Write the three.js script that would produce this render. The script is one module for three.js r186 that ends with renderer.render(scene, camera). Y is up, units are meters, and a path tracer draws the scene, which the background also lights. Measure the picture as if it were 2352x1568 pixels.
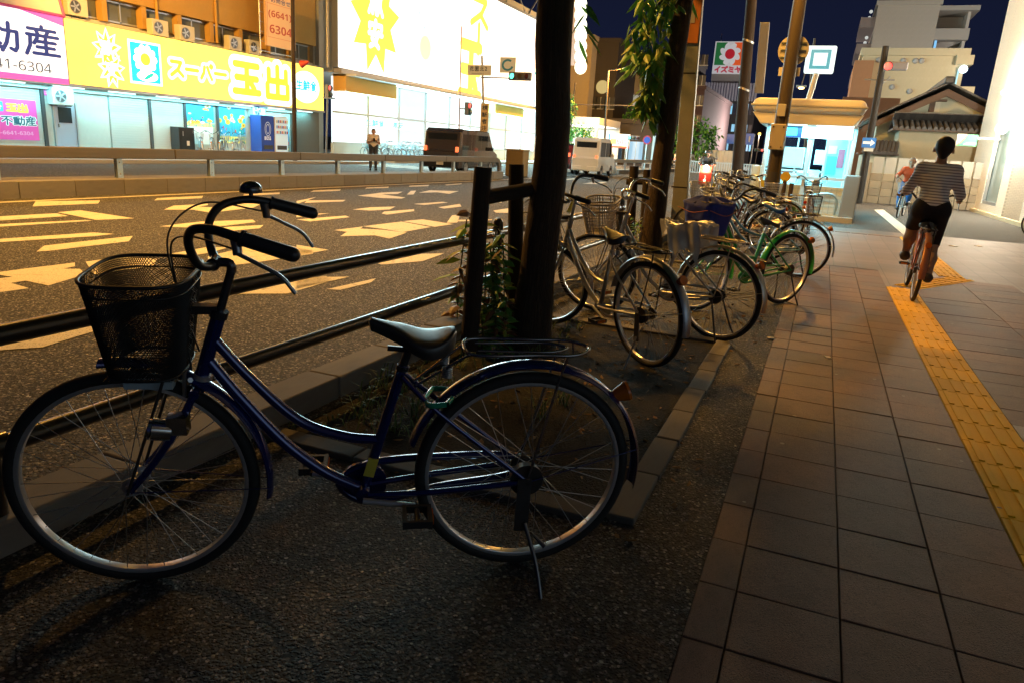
import * as THREE from 'three';
import { mergeGeometries } from 'three/addons/utils/BufferGeometryUtils.js';
import { RoundedBoxGeometry } from 'three/addons/geometries/RoundedBoxGeometry.js';
import { RectAreaLightUniformsLib } from 'three/addons/lights/RectAreaLightUniformsLib.js';
RectAreaLightUniformsLib.init();
// ---------- camera, sky, lamps, exposure ----------
const scene = new THREE.Scene();
const renderer = new THREE.WebGLRenderer({ antialias: true });
renderer.toneMapping = THREE.LinearToneMapping;
renderer.toneMappingExposure = 1.0;
renderer.shadowMap.enabled = true;
const EYE = new THREE.Vector3(0, 1.3, 0), FOC = 1648.2;          // focal length in units of a 2352 x 1568 frame
const camera = new THREE.PerspectiveCamera(2 * Math.atan(784 / FOC) * 180 / Math.PI, 1024 / 682, 0.05, 900);
camera.position.copy(EYE);
camera.rotation.order = 'YXZ';
camera.rotation.set(-0.264872, 0.387449, 0.060395);
camera.updateMatrixWorld(true);
const SKY_W = 256, SKY_H = 128, skyData = new Float32Array(SKY_W * SKY_H * 4);
for (let j = 0; j < SKY_H; j++) {
  const el = ((j + 0.5) / SKY_H - 0.5) * Math.PI, k = Math.exp(-Math.max(0, Math.sin(el)) * 3.2);   // town glow thickening towards the horizon
  for (let i = 0; i < SKY_W; i++) {
    const o = (j * SKY_W + i) * 4;
    skyData[o] = 0.0045 + 0.0035 * k; skyData[o + 1] = 0.005 + 0.007 * k; skyData[o + 2] = 0.0145 + 0.021 * k; skyData[o + 3] = 1;
  }
}
const skyTex = new THREE.DataTexture(skyData, SKY_W, SKY_H, THREE.RGBAFormat, THREE.FloatType);
skyTex.mapping = THREE.EquirectangularReflectionMapping; skyTex.magFilter = THREE.LinearFilter; skyTex.needsUpdate = true;
scene.background = skyTex; scene.environment = skyTex;
const moon = new THREE.DirectionalLight(0xbfd0ff, 0.012);        // a night sky's sun: next to nothing
moon.position.set(-30, 60, 20); moon.castShadow = true; moon.shadow.radius = 20; scene.add(moon);
Object.assign(moon.shadow.camera, { left: -40, right: 40, top: 40, bottom: -40, far: 200 });
const SODIUM = new THREE.Color().setRGB(1, 0.475, 0.08), COOL = new THREE.Color().setRGB(0.42, 0.93, 1), WARM = new THREE.Color().setRGB(1, 0.88, 0.66);
function pointLight(p, color, cd, r = 1) {
  const l = new THREE.PointLight(color, cd, 0, 2); l.position.set(...p); l.castShadow = true; l.shadow.radius = r; scene.add(l); return l;
}
function spotLight(p, to, color, cd, deg, r = 1) {                     // a hooded lantern: light only within its cone
  const l = new THREE.SpotLight(color, cd, 0, deg * Math.PI / 180, 0.35, 2); l.position.set(...p); l.target.position.set(...to); scene.add(l.target); l.target.name = 'lamp_aim'; l.castShadow = true; l.shadow.radius = r; scene.add(l); return l;
}
function rectLight(p, to, w, h, color, nits) {
  const l = new THREE.RectAreaLight(color, nits, w, h); l.position.set(...p); l.lookAt(...to); scene.add(l); return l;
}
const LAMP_WALK = [-1.1, 6.4, -15.5], LAMP_NEAR = [-2.4, 12.4, -27], LAMP_ROAD = [-10.0, 9.4, -7.5], LAMP_SHOP = [-19.6, 9.4, -14];

// ---------- helpers ----------
let seed = 20240517;
const rnd = (a = 1, b) => { seed = (seed * 1664525 + 1013904223) >>> 0; const r = seed / 4294967296; return b === undefined ? r * a : a + r * (b - a); };
const V = (x, y, z) => new THREE.Vector3(x, y, z);
const ray = (u, v) => V((u - 1176) / FOC, (784 - v) / FOC, -1).applyQuaternion(camera.quaternion);
const hit = (u, v, axis, at) => { const d = ray(u, v); return EYE.clone().addScaledVector(d, (at - EYE[axis]) / d[axis]); };
const gp = (u, v, h = 0) => hit(u, v, 'y', h), xp = (u, v, x) => hit(u, v, 'x', x), zp = (u, v, z) => hit(u, v, 'z', z);
// rectangles read off the photograph on walls along (x = const) and across (z = const) the street
const rx = (u0, v0, u1, v1, x) => { const um = (u0 + u1) / 2, vm = (v0 + v1) / 2; return { z0: xp(u0, vm, x).z, z1: xp(u1, vm, x).z, y1: xp(um, v0, x).y, y0: xp(um, v1, x).y }; };
const rz = (u0, v0, u1, v1, z) => { const um = (u0 + u1) / 2, vm = (v0 + v1) / 2; return { x0: zp(u0, vm, z).x, x1: zp(u1, vm, z).x, y1: zp(um, v0, z).y, y0: zp(um, v1, z).y }; };
const used = {};
const numbered = (n) => { const c = used[n] = (used[n] ?? -1) + 1; return c ? n + '_' + String(c).padStart(3, '0') : n; };
function shade(o) { o.castShadow = o.receiveShadow = true; return o; }
function part(name, geo, mat, parent) {
  const g = Array.isArray(geo) ? merge(geo) : geo; const m = shade(new THREE.Mesh(g, mat)); m.name = name; parent.add(m); return m;
}
function merge(list) {
  const l = list.map((g) => { const q = g.index ? g.toNonIndexed() : g; for (const k of Object.keys(q.attributes)) if (!['position', 'normal', 'uv'].includes(k)) q.deleteAttribute(k); return q; });
  return l.length === 1 ? l[0] : mergeGeometries(l, false);
}
function thing(name, label, category, p = [0, 0, 0], turn = 0, group) {
  const o = new THREE.Group(); o.name = numbered(name); o.position.set(...p); o.rotation.order = 'YXZ'; o.rotation.y = turn;
  o.userData = { label, category }; if (group) o.userData.group = group; scene.add(o); return o;
}
function solo(name, geo, mat, label, category, group) {
  const m = part(numbered(name), geo, mat, scene); m.userData = { label, category }; if (group) m.userData.group = group; return m;
}
function struct(name, geo, mat) { const m = part(numbered(name), geo, mat, scene); m.userData.kind = 'structure'; return m; }
function copy(o, p, turn, label, group) {
  const c = o.clone(); c.name = numbered(o.name.replace(/_\d{3}$/, '')); c.userData = { ...o.userData }; c.position.set(...p); c.rotation.y = turn;
  if (label) c.userData.label = label; if (group) c.userData.group = group; scene.add(c); return c;
}
// geometry: uv in metres
function box(w, h, d, x = 0, y = 0, z = 0) {
  const g = new THREE.BoxGeometry(w, h, d), uv = g.attributes.uv, n = g.attributes.normal;
  for (let i = 0; i < uv.count; i++) { const X = Math.abs(n.getX(i)) > 0.5, Y = Math.abs(n.getY(i)) > 0.5; uv.setXY(i, uv.getX(i) * (X ? d : w), uv.getY(i) * (Y ? d : h)); }
  return g.translate(x, y, z);
}
const bx = (x0, x1, y0, y1, z0, z1) => box(Math.abs(x1 - x0), Math.abs(y1 - y0), Math.abs(z1 - z0), (x0 + x1) / 2, (y0 + y1) / 2, (z0 + z1) / 2);
const rbox = (w, h, d, r, x = 0, y = 0, z = 0) => new RoundedBoxGeometry(w, h, d, 3, r).translate(x, y, z);
const UPV = V(0, 1, 0);
function rod(a, b, r0, r1 = r0, seg = 8) {
  const A = V(...a), B = V(...b), d = B.clone().sub(A), g = new THREE.CylinderGeometry(r1, r0, d.length(), seg);
  return g.applyQuaternion(new THREE.Quaternion().setFromUnitVectors(UPV, d.normalize())).translate((A.x + B.x) / 2, (A.y + B.y) / 2, (A.z + B.z) / 2);
}
const tube = (pts, r, n = 24, seg = 8, closed = false) => new THREE.TubeGeometry(new THREE.CatmullRomCurve3(pts.map((p) => V(...p)), closed, 'centripetal'), n, r, seg, closed);
const ball = (r, x, y, z, sx = 1, sy = 1, sz = 1, n = 14) => new THREE.SphereGeometry(r, n, Math.max(6, n >> 1)).scale(sx, sy, sz).translate(x, y, z);
const cyl = (r0, r1, h, x, y, z, seg = 20) => new THREE.CylinderGeometry(r1, r0, h, seg).translate(x, y, z);
function flat(pts, y) {                                               // polygon on the ground, [x, z] points
  const s = new THREE.Shape(pts.map(([x, z]) => new THREE.Vector2(x, -z)));
  const g = new THREE.ShapeGeometry(s).rotateX(-Math.PI / 2); return g.translate(0, y, 0);
}
function slab(pts, depth, bevel = 0) {                                // outline in x-y pushed along z
  return new THREE.ExtrudeGeometry(new THREE.Shape(pts.map(([x, y]) => new THREE.Vector2(x, y))), { depth, bevelEnabled: bevel > 0, bevelSize: bevel, bevelThickness: bevel, bevelSegments: 2, curveSegments: 10 });
}
// materials: colours are linear base colours
const lin = (r, g, b) => new THREE.Color().setRGB(r, g, b);
const mat = (c, roughness = 0.7, metalness = 0, extra = {}) => new THREE.MeshPhysicalMaterial({ color: Array.isArray(c) ? lin(...c) : c, roughness, metalness, ...extra });
const glow = (c, k, extra = {}) => new THREE.MeshStandardMaterial({ color: lin(0.12, 0.12, 0.12), emissive: Array.isArray(c) ? lin(...c) : c, emissiveIntensity: k, roughness: 0.4, ...extra });
function canvasTex(w, h, draw, { srgb = true, repeat } = {}) {
  const c = document.createElement('canvas'); c.width = w; c.height = h; const g = c.getContext('2d'); draw(g, w, h);
  const t = new THREE.CanvasTexture(c); if (srgb) t.colorSpace = THREE.SRGBColorSpace;
  if (repeat) { t.wrapS = t.wrapT = THREE.RepeatWrapping; t.repeat.set(...repeat); }
  t.magFilter = THREE.LinearFilter; t.anisotropy = 8; return t;
}
const grey = (v) => { const q = Math.max(0, Math.min(255, v | 0)); return `rgb(${q},${q},${q})`; };
// stroke lettering (Japanese characters drawn stroke by stroke on a 100 x 100 field)
const GL = {
  'ス': [[15, 18, 80, 18, 58, 58, 12, 92], [54, 60, 90, 92]], 'ー': [[8, 50, 92, 50]], 'ハ': [[40, 22, 32, 55, 12, 88], [62, 22, 72, 55, 90, 88]],
  'パ': [[36, 22, 30, 55, 10, 88], [58, 22, 70, 55, 88, 88], [86, 8, 94, 14, 88, 22, 80, 16, 86, 8]],
  '玉': [[10, 14, 90, 14], [50, 14, 50, 88], [14, 50, 86, 50], [6, 88, 94, 88], [66, 64, 76, 78]], '出': [[50, 6, 50, 90], [16, 16, 16, 46, 84, 46], [84, 16, 84, 46], [10, 58, 10, 92, 90, 92], [90, 58, 90, 92]],
  '不': [[8, 14, 92, 14], [54, 14, 34, 42, 8, 62], [50, 36, 50, 96], [60, 42, 90, 66]],
  '動': [[6, 16, 50, 10], [3, 28, 54, 28], [10, 38, 46, 38, 46, 62, 10, 62, 10, 38], [10, 50, 46, 50], [28, 14, 28, 86], [8, 74, 50, 74], [3, 89, 54, 85], [58, 32, 94, 32, 92, 80, 86, 92, 76, 86], [74, 8, 73, 40, 66, 70, 54, 95]],
  '産': [[50, 2, 50, 13], [14, 13, 86, 13], [34, 16, 40, 30], [66, 16, 60, 30], [10, 32, 92, 32], [18, 32, 16, 65, 5, 94], [36, 40, 27, 58], [32, 51, 84, 51], [34, 69, 80, 69], [58, 40, 58, 90], [24, 90, 93, 90]],
  'り': [[30, 12, 28, 50, 36, 58], [66, 10, 68, 55, 46, 94]],
  '花': [[8, 18, 92, 18], [34, 5, 34, 28], [66, 5, 66, 28], [36, 32, 10, 62], [28, 46, 28, 96], [84, 44, 55, 62], [55, 33, 55, 85, 62, 92, 90, 90, 92, 74]],
  '園': [[10, 8, 90, 8, 90, 92, 10, 92, 10, 8], [50, 14, 50, 38], [28, 24, 72, 24], [22, 38, 78, 38], [34, 46, 66, 46, 66, 58, 34, 58, 34, 46], [48, 60, 24, 78], [42, 68, 42, 84], [54, 62, 78, 84]],
  '北': [[35, 8, 35, 92], [10, 36, 35, 36], [6, 84, 35, 70], [60, 8, 60, 82, 68, 88, 92, 86, 92, 70], [60, 48, 88, 32]],
  '横': [[4, 30, 42, 30], [24, 6, 24, 96], [24, 36, 6, 68], [26, 40, 40, 56], [48, 18, 94, 18], [60, 7, 60, 30], [82, 7, 82, 30], [44, 32, 98, 32], [52, 42, 90, 42, 90, 72, 52, 72, 52, 42], [71, 32, 71, 72], [52, 57, 90, 57], [58, 78, 46, 95], [82, 78, 97, 95]],
  '断': [[8, 8, 8, 92, 52, 92], [30, 10, 30, 84], [14, 46, 50, 46], [16, 18, 24, 34], [44, 18, 36, 34], [28, 50, 14, 76], [32, 52, 48, 72], [90, 8, 62, 18, 62, 56, 52, 94], [62, 42, 97, 42], [80, 42, 80, 96]],
  '者': [[20, 18, 76, 18], [48, 4, 48, 36], [6, 36, 94, 36], [88, 10, 50, 42, 8, 62], [34, 54, 80, 54, 80, 95, 34, 95, 34, 54], [34, 74, 80, 74]],
  '注': [[12, 8, 26, 18], [6, 36, 20, 46], [6, 94, 28, 60], [58, 4, 68, 16], [36, 26, 96, 26], [66, 26, 66, 90], [42, 56, 92, 56], [32, 90, 98, 90]],
  '意': [[50, 2, 50, 12], [16, 12, 84, 12], [34, 16, 40, 26], [66, 16, 60, 26], [8, 28, 92, 28], [24, 36, 76, 36, 76, 64, 24, 64, 24, 36], [24, 50, 76, 50], [16, 74, 8, 94], [34, 72, 38, 94, 70, 94, 72, 82], [52, 68, 58, 80], [82, 72, 94, 90]],
  'イ': [[78, 8, 50, 40, 12, 62], [52, 40, 52, 94]], 'ズ': [[10, 22, 72, 22, 52, 58, 8, 92], [50, 60, 84, 92], [76, 6, 82, 18], [88, 2, 94, 14]], 'ミ': [[20, 12, 78, 26], [24, 42, 76, 56], [14, 72, 82, 92]], 'ヤ': [[6, 46, 90, 28, 72, 58], [34, 10, 58, 94]],
  'お': [[12, 28, 60, 28], [36, 8, 36, 84, 16, 86, 14, 70, 60, 48, 86, 62, 82, 84, 60, 90], [72, 16, 90, 30]], '問': [[10, 8, 10, 94], [10, 8, 42, 8, 42, 38, 10, 38], [10, 23, 42, 23], [90, 8, 90, 92, 80, 90], [90, 8, 58, 8, 58, 38, 90, 38], [58, 23, 90, 23], [34, 52, 66, 52, 66, 80, 34, 80, 34, 52]],
  '合': [[50, 4, 8, 46], [50, 4, 92, 46], [30, 42, 70, 42], [26, 58, 74, 58, 74, 94, 26, 94, 26, 58]], 'せ': [[6, 40, 94, 32], [70, 12, 70, 62, 58, 64], [30, 16, 30, 86, 84, 90]],
  '生': [[28, 8, 12, 42], [22, 28, 88, 28], [50, 4, 50, 90], [18, 58, 84, 58], [6, 90, 94, 90]], '鮮': [[22, 4, 6, 30], [14, 16, 40, 16, 30, 30], [8, 32, 46, 32, 46, 66, 8, 66, 8, 32], [27, 32, 27, 66], [8, 49, 46, 49], [6, 76, 2, 92], [18, 76, 20, 92], [32, 76, 36, 92], [46, 76, 50, 90], [62, 6, 68, 20], [88, 6, 80, 20], [56, 26, 96, 26], [58, 46, 94, 46], [54, 66, 98, 66], [76, 26, 76, 96]],
  '食': [[50, 4, 6, 42], [50, 4, 94, 42], [32, 34, 68, 34], [30, 44, 70, 44, 70, 72, 30, 72, 30, 44], [30, 58, 70, 58], [30, 72, 30, 92, 52, 86], [50, 72, 88, 94]], '激': [[10, 10, 20, 20], [6, 36, 16, 46], [4, 92, 20, 62], [30, 16, 54, 16, 54, 44, 30, 44, 30, 16], [30, 30, 54, 30], [26, 56, 60, 56], [40, 56, 28, 92], [42, 70, 56, 70, 52, 92], [70, 6, 62, 38], [68, 26, 96, 26], [86, 26, 76, 66, 60, 94], [68, 44, 96, 94]],
  '安': [[50, 2, 50, 14], [10, 28, 10, 16, 90, 16, 90, 28], [46, 28, 26, 66, 70, 94], [70, 40, 50, 78, 14, 94], [6, 48, 94, 48]], '駐': [[10, 8, 10, 60], [10, 8, 46, 8], [10, 24, 44, 24], [10, 40, 44, 40], [28, 8, 28, 58], [10, 58, 48, 58, 44, 92, 36, 90], [8, 72, 6, 88], [20, 70, 22, 84], [70, 4, 78, 14], [56, 26, 96, 26], [76, 26, 76, 90], [58, 56, 94, 56], [52, 90, 98, 90]],
};
function word(g, str, x, y, size, lw, color, { vertical = false, sx = 1, gap = 1.06 } = {}) {
  g.strokeStyle = color; g.lineWidth = lw; g.lineCap = 'round'; g.lineJoin = 'round';
  [...str].forEach((ch, i) => {
    const X = vertical ? x : x + i * size * sx * gap, Y = vertical ? y + i * size * gap : y, s = size / 100;
    if (!GL[ch]) { g.fillStyle = color; g.font = `bold ${size}px sans-serif`; g.fillText(ch, X, Y + size * 0.86); return; }
    for (const st of GL[ch]) {
      g.beginPath();
      const horiz = vertical && ch === 'ー';
      for (let k = 0; k < st.length; k += 2) { const a = horiz ? st[k + 1] : st[k], b = horiz ? st[k] : st[k + 1]; g[k ? 'lineTo' : 'moveTo'](X + a * s * sx, Y + b * s); }
      g.stroke();
    }
  });
}
function burst(g, cx, cy, r0, r1, n, color) {
  g.fillStyle = color; g.beginPath();
  for (let i = 0; i < n * 2; i++) { const a = i * Math.PI / n, r = i % 2 ? r0 : r1; g[i ? 'lineTo' : 'moveTo'](cx + Math.sin(a) * r, cy - Math.cos(a) * r * 1.2); }
  g.fill();
}
function flower(g, cx, cy, r, petal, heart, n = 8) {
  g.fillStyle = petal; for (let i = 0; i < n; i++) { const a = i * 2 * Math.PI / n; g.beginPath(); g.ellipse(cx + Math.cos(a) * r * 0.62, cy + Math.sin(a) * r * 0.62, r * 0.4, r * 0.3, a, 0, 7); g.fill(); }
  g.fillStyle = heart; g.beginPath(); g.arc(cx, cy, r * 0.42, 0, 7); g.fill();
}
// ---------- surface textures ----------
const stones = (n, lo, hi, base, r0, r1, light) => (g, w, h) => {
  g.fillStyle = grey(base); g.fillRect(0, 0, w, h);
  for (let i = 0; i < n; i++) {
    const x = rnd(w), y = rnd(h), r = rnd(r0, r1), v = rnd() < light ? rnd(hi, hi * 1.5) : rnd(lo, hi), e = rnd(0.55, 1), a = rnd(3.2);
    g.fillStyle = `rgb(${v | 0},${(v * rnd(0.93, 1)) | 0},${(v * rnd(0.86, 0.98)) | 0})`;
    for (const dx of [0, -w, w]) for (const dy of [0, -h, h]) if (x + dx > -9 && x + dx < w + 9 && y + dy > -9 && y + dy < h + 9) { g.beginPath(); g.ellipse(x + dx, y + dy, r, r * e, a, 0, 7); g.fill(); }
  }
};
const bumpOf = (n, r0, r1) => (g, w, h) => {
  g.fillStyle = grey(40); g.fillRect(0, 0, w, h);
  for (let i = 0; i < n; i++) { const x = rnd(w), y = rnd(h), r = rnd(r0, r1), v = rnd(70, 235); g.fillStyle = grey(v); g.beginPath(); g.ellipse(x, y, r, r * rnd(0.5, 1), rnd(3.2), 0, 7); g.fill(); }
};
const roadTex = canvasTex(1024, 1024, stones(17000, 36, 134, 34, 2, 6.2, 0.1), { repeat: [1 / 1.5, 1 / 1.5] });
const roadBump = canvasTex(1024, 1024, bumpOf(15000, 2, 6.2), { srgb: false, repeat: [1 / 1.5, 1 / 1.5] });
const stripTex = canvasTex(1024, 1024, (g, w, h) => {
  stones(16000, 26, 108, 26, 2, 6, 0.1)(g, w, h);
  for (let i = 0; i < 26; i++) { g.fillStyle = `rgba(${50 + rnd(40) | 0},${36 + rnd(26) | 0},${22 + rnd(14) | 0},0.22)`; g.beginPath(); g.ellipse(rnd(w), rnd(h), rnd(20, 110), rnd(14, 60), rnd(3), 0, 7); g.fill(); }
}, { repeat: [1 / 1.3, 1 / 1.3] });
const stripBump = canvasTex(1024, 1024, bumpOf(22000, 1.5, 5), { srgb: false, repeat: [1 / 1.3, 1 / 1.3] });
const grainTex = (base, spread, n, tint = [1, 1, 1]) => canvasTex(512, 512, (g, w, h) => {
  g.fillStyle = `rgb(${base * tint[0] | 0},${base * tint[1] | 0},${base * tint[2] | 0})`; g.fillRect(0, 0, w, h);
  for (let i = 0; i < n; i++) { const v = base + rnd(-spread, spread), r = rnd(0.5, 2.2); g.fillStyle = `rgba(${v * tint[0] | 0},${v * tint[1] | 0},${v * tint[2] | 0},0.75)`; g.fillRect(rnd(w), rnd(h), r, r * rnd(0.6, 1.6)); }
  for (let i = 0; i < 34; i++) { const v = base + rnd(-spread, spread); g.fillStyle = `rgba(${v * tint[0] | 0},${v * tint[1] | 0},${v * tint[2] | 0},0.12)`; g.beginPath(); g.ellipse(rnd(w), rnd(h), rnd(20, 100), rnd(15, 70), rnd(3), 0, 7); g.fill(); }
}, { repeat: [1.4, 1.4] });
const concreteTex = grainTex(150, 34, 9000, [1, 0.97, 0.92]), wallTex = grainTex(226, 24, 9000, [1, 0.985, 0.96]);
const paverTex = canvasTex(512, 512, (g, w, h) => {
  g.fillStyle = 'rgb(186,178,170)'; g.fillRect(0, 0, w, h);
  for (let i = 0; i < 30; i++) { const v = rnd(110, 235); g.fillStyle = `rgba(${v | 0},${v * 0.95 | 0},${v * 0.9 | 0},0.14)`; g.beginPath(); g.ellipse(rnd(w), rnd(h), rnd(20, 110), rnd(14, 70), rnd(3), 0, 7); g.fill(); }
  for (let i = 0; i < 5200; i++) { const v = rnd(70, 250); g.fillStyle = `rgba(${v | 0},${v * 0.95 | 0},${v * 0.9 | 0},${rnd(0.25, 0.8)})`; g.beginPath(); g.ellipse(rnd(w), rnd(h), rnd(1.2, 4.6), rnd(1, 3.4), rnd(3), 0, 7); g.fill(); }
  for (let i = 0; i < 9; i++) { g.fillStyle = `rgba(60,52,48,${rnd(0.08, 0.22)})`; g.beginPath(); g.ellipse(rnd(w), rnd(h), rnd(6, 34), rnd(4, 18), rnd(3), 0, 7); g.fill(); }
}, { repeat: [1, 1] });
const paverBump = canvasTex(512, 512, (g, w, h) => { g.fillStyle = grey(128); g.fillRect(0, 0, w, h); for (let i = 0; i < 5200; i++) { g.fillStyle = grey(rnd(30, 230)); g.beginPath(); g.ellipse(rnd(w), rnd(h), rnd(1.2, 5), rnd(1, 3.6), rnd(3), 0, 7); g.fill(); } }, { srgb: false, repeat: [1, 1] });
const grainBump = canvasTex(512, 512, (g, w, h) => { g.fillStyle = grey(120); g.fillRect(0, 0, w, h); for (let i = 0; i < 16000; i++) { g.fillStyle = grey(rnd(40, 220)); const r = rnd(0.6, 2.6); g.fillRect(rnd(w), rnd(h), r, r); } }, { srgb: false, repeat: [1.4, 1.4] });
const paintTex = canvasTex(1024, 1024, (g, w, h) => { g.fillStyle = 'rgb(222,216,202)'; g.fillRect(0, 0, w, h); for (let i = 0; i < 9000; i++) { const v = rnd(60, 210); g.fillStyle = `rgba(${v | 0},${v * 0.97 | 0},${v * 0.9 | 0},${rnd(0.2, 0.8)})`; g.beginPath(); g.ellipse(rnd(w), rnd(h), rnd(1, 4), rnd(1, 3), rnd(3), 0, 7); g.fill(); } for (let i = 0; i < 60; i++) { g.fillStyle = `rgba(90,86,80,${rnd(0.08, 0.3)})`; g.beginPath(); g.ellipse(rnd(w), rnd(h), rnd(10, 70), rnd(3, 14), rnd(3), 0, 7); g.fill(); } }, { repeat: [1 / 1.5, 1 / 1.5] });
const M = {
  road: mat(0xffffff, 0.86, 0, { map: roadTex, bumpMap: roadBump, bumpScale: 0.008 }),
  strip: mat(0xffffff, 0.8, 0, { map: stripTex, bumpMap: stripBump, bumpScale: 0.01 }),
  joint: mat([0.06, 0.045, 0.04], 0.95),
  concrete: mat([0.72, 0.72, 0.72], 0.85, 0, { map: concreteTex, bumpMap: grainBump, bumpScale: 0.0015 }),
  kerb: mat([0.5, 0.5, 0.5], 0.8, 0, { map: concreteTex, bumpMap: grainBump, bumpScale: 0.0015 }),
  paint: mat([0.92, 0.92, 0.92], 0.75, 0, { map: paintTex, bumpMap: roadBump, bumpScale: 0.002 }),
  yellow: mat([0.62, 0.34, 0.035], 0.55, 0, { bumpMap: grainBump, bumpScale: 0.0012 }),
  white: mat([0.72, 0.72, 0.7], 0.6), black: mat([0.012, 0.012, 0.013], 0.4), rubber: mat([0.014, 0.013, 0.013], 0.75), chrome: mat([0.75, 0.75, 0.76], 0.22, 1), steel: mat([0.45, 0.45, 0.46], 0.35, 1), darkSteel: mat([0.06, 0.055, 0.052], 0.42, 0.6),
  soil: mat([0.06, 0.042, 0.028], 0.95), skin: mat([0.42, 0.24, 0.16], 0.55),
  glass: new THREE.MeshPhysicalMaterial({ color: 0xffffff, transmission: 1, thickness: 0, roughness: 0.03, ior: 1.45, side: THREE.DoubleSide }),
  tintGlass: mat([0.02, 0.025, 0.03], 0.06),
};
const pavers = [[0.27, 0.16, 0.135], [0.3, 0.175, 0.14], [0.215, 0.14, 0.13], [0.25, 0.16, 0.14], [0.32, 0.185, 0.145]].map((c) => mat(c, 0.66, 0, { map: paverTex, bumpMap: paverBump, bumpScale: 0.003 }));
const paleSlab = mat([0.5, 0.48, 0.45], 0.6, 0, { map: paverTex, bumpMap: grainBump, bumpScale: 0.001 });

// ---------- ground, road, strip, sidewalk ----------
struct('ground', bx(-420, 420, -0.4, -0.06, -560, 60), mat([0.05, 0.048, 0.046], 0.9, 0, { map: roadTex }));
struct('road', flat([[-26, 30], [-2.3, 30], [-2.3, -420], [-26, -420]], -0.02), M.road);
struct('planting_strip', flat([[-2.14, 12], [-0.17, 12], [-0.17, -18.4], [-2.14, -18.4]], 0), M.strip);
struct('side_street', flat([[-2.1, -17.5], [60, -17.5], [60, -420], [-2.1, -420]], -0.004), M.road);
// far sidewalk in front of the shops
const farWalk = struct('far_sidewalk', bx(-26, -21.6, -0.1, 0.1, -33, 10), mat([0.55, 0.55, 0.54], 0.85, 0, { map: wallTex }));
struct('far_sidewalk', bx(-40, -22.5, -0.1, 0.1, -80, -36), mat([0.55, 0.55, 0.54], 0.85, 0, { map: wallTex }));
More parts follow.
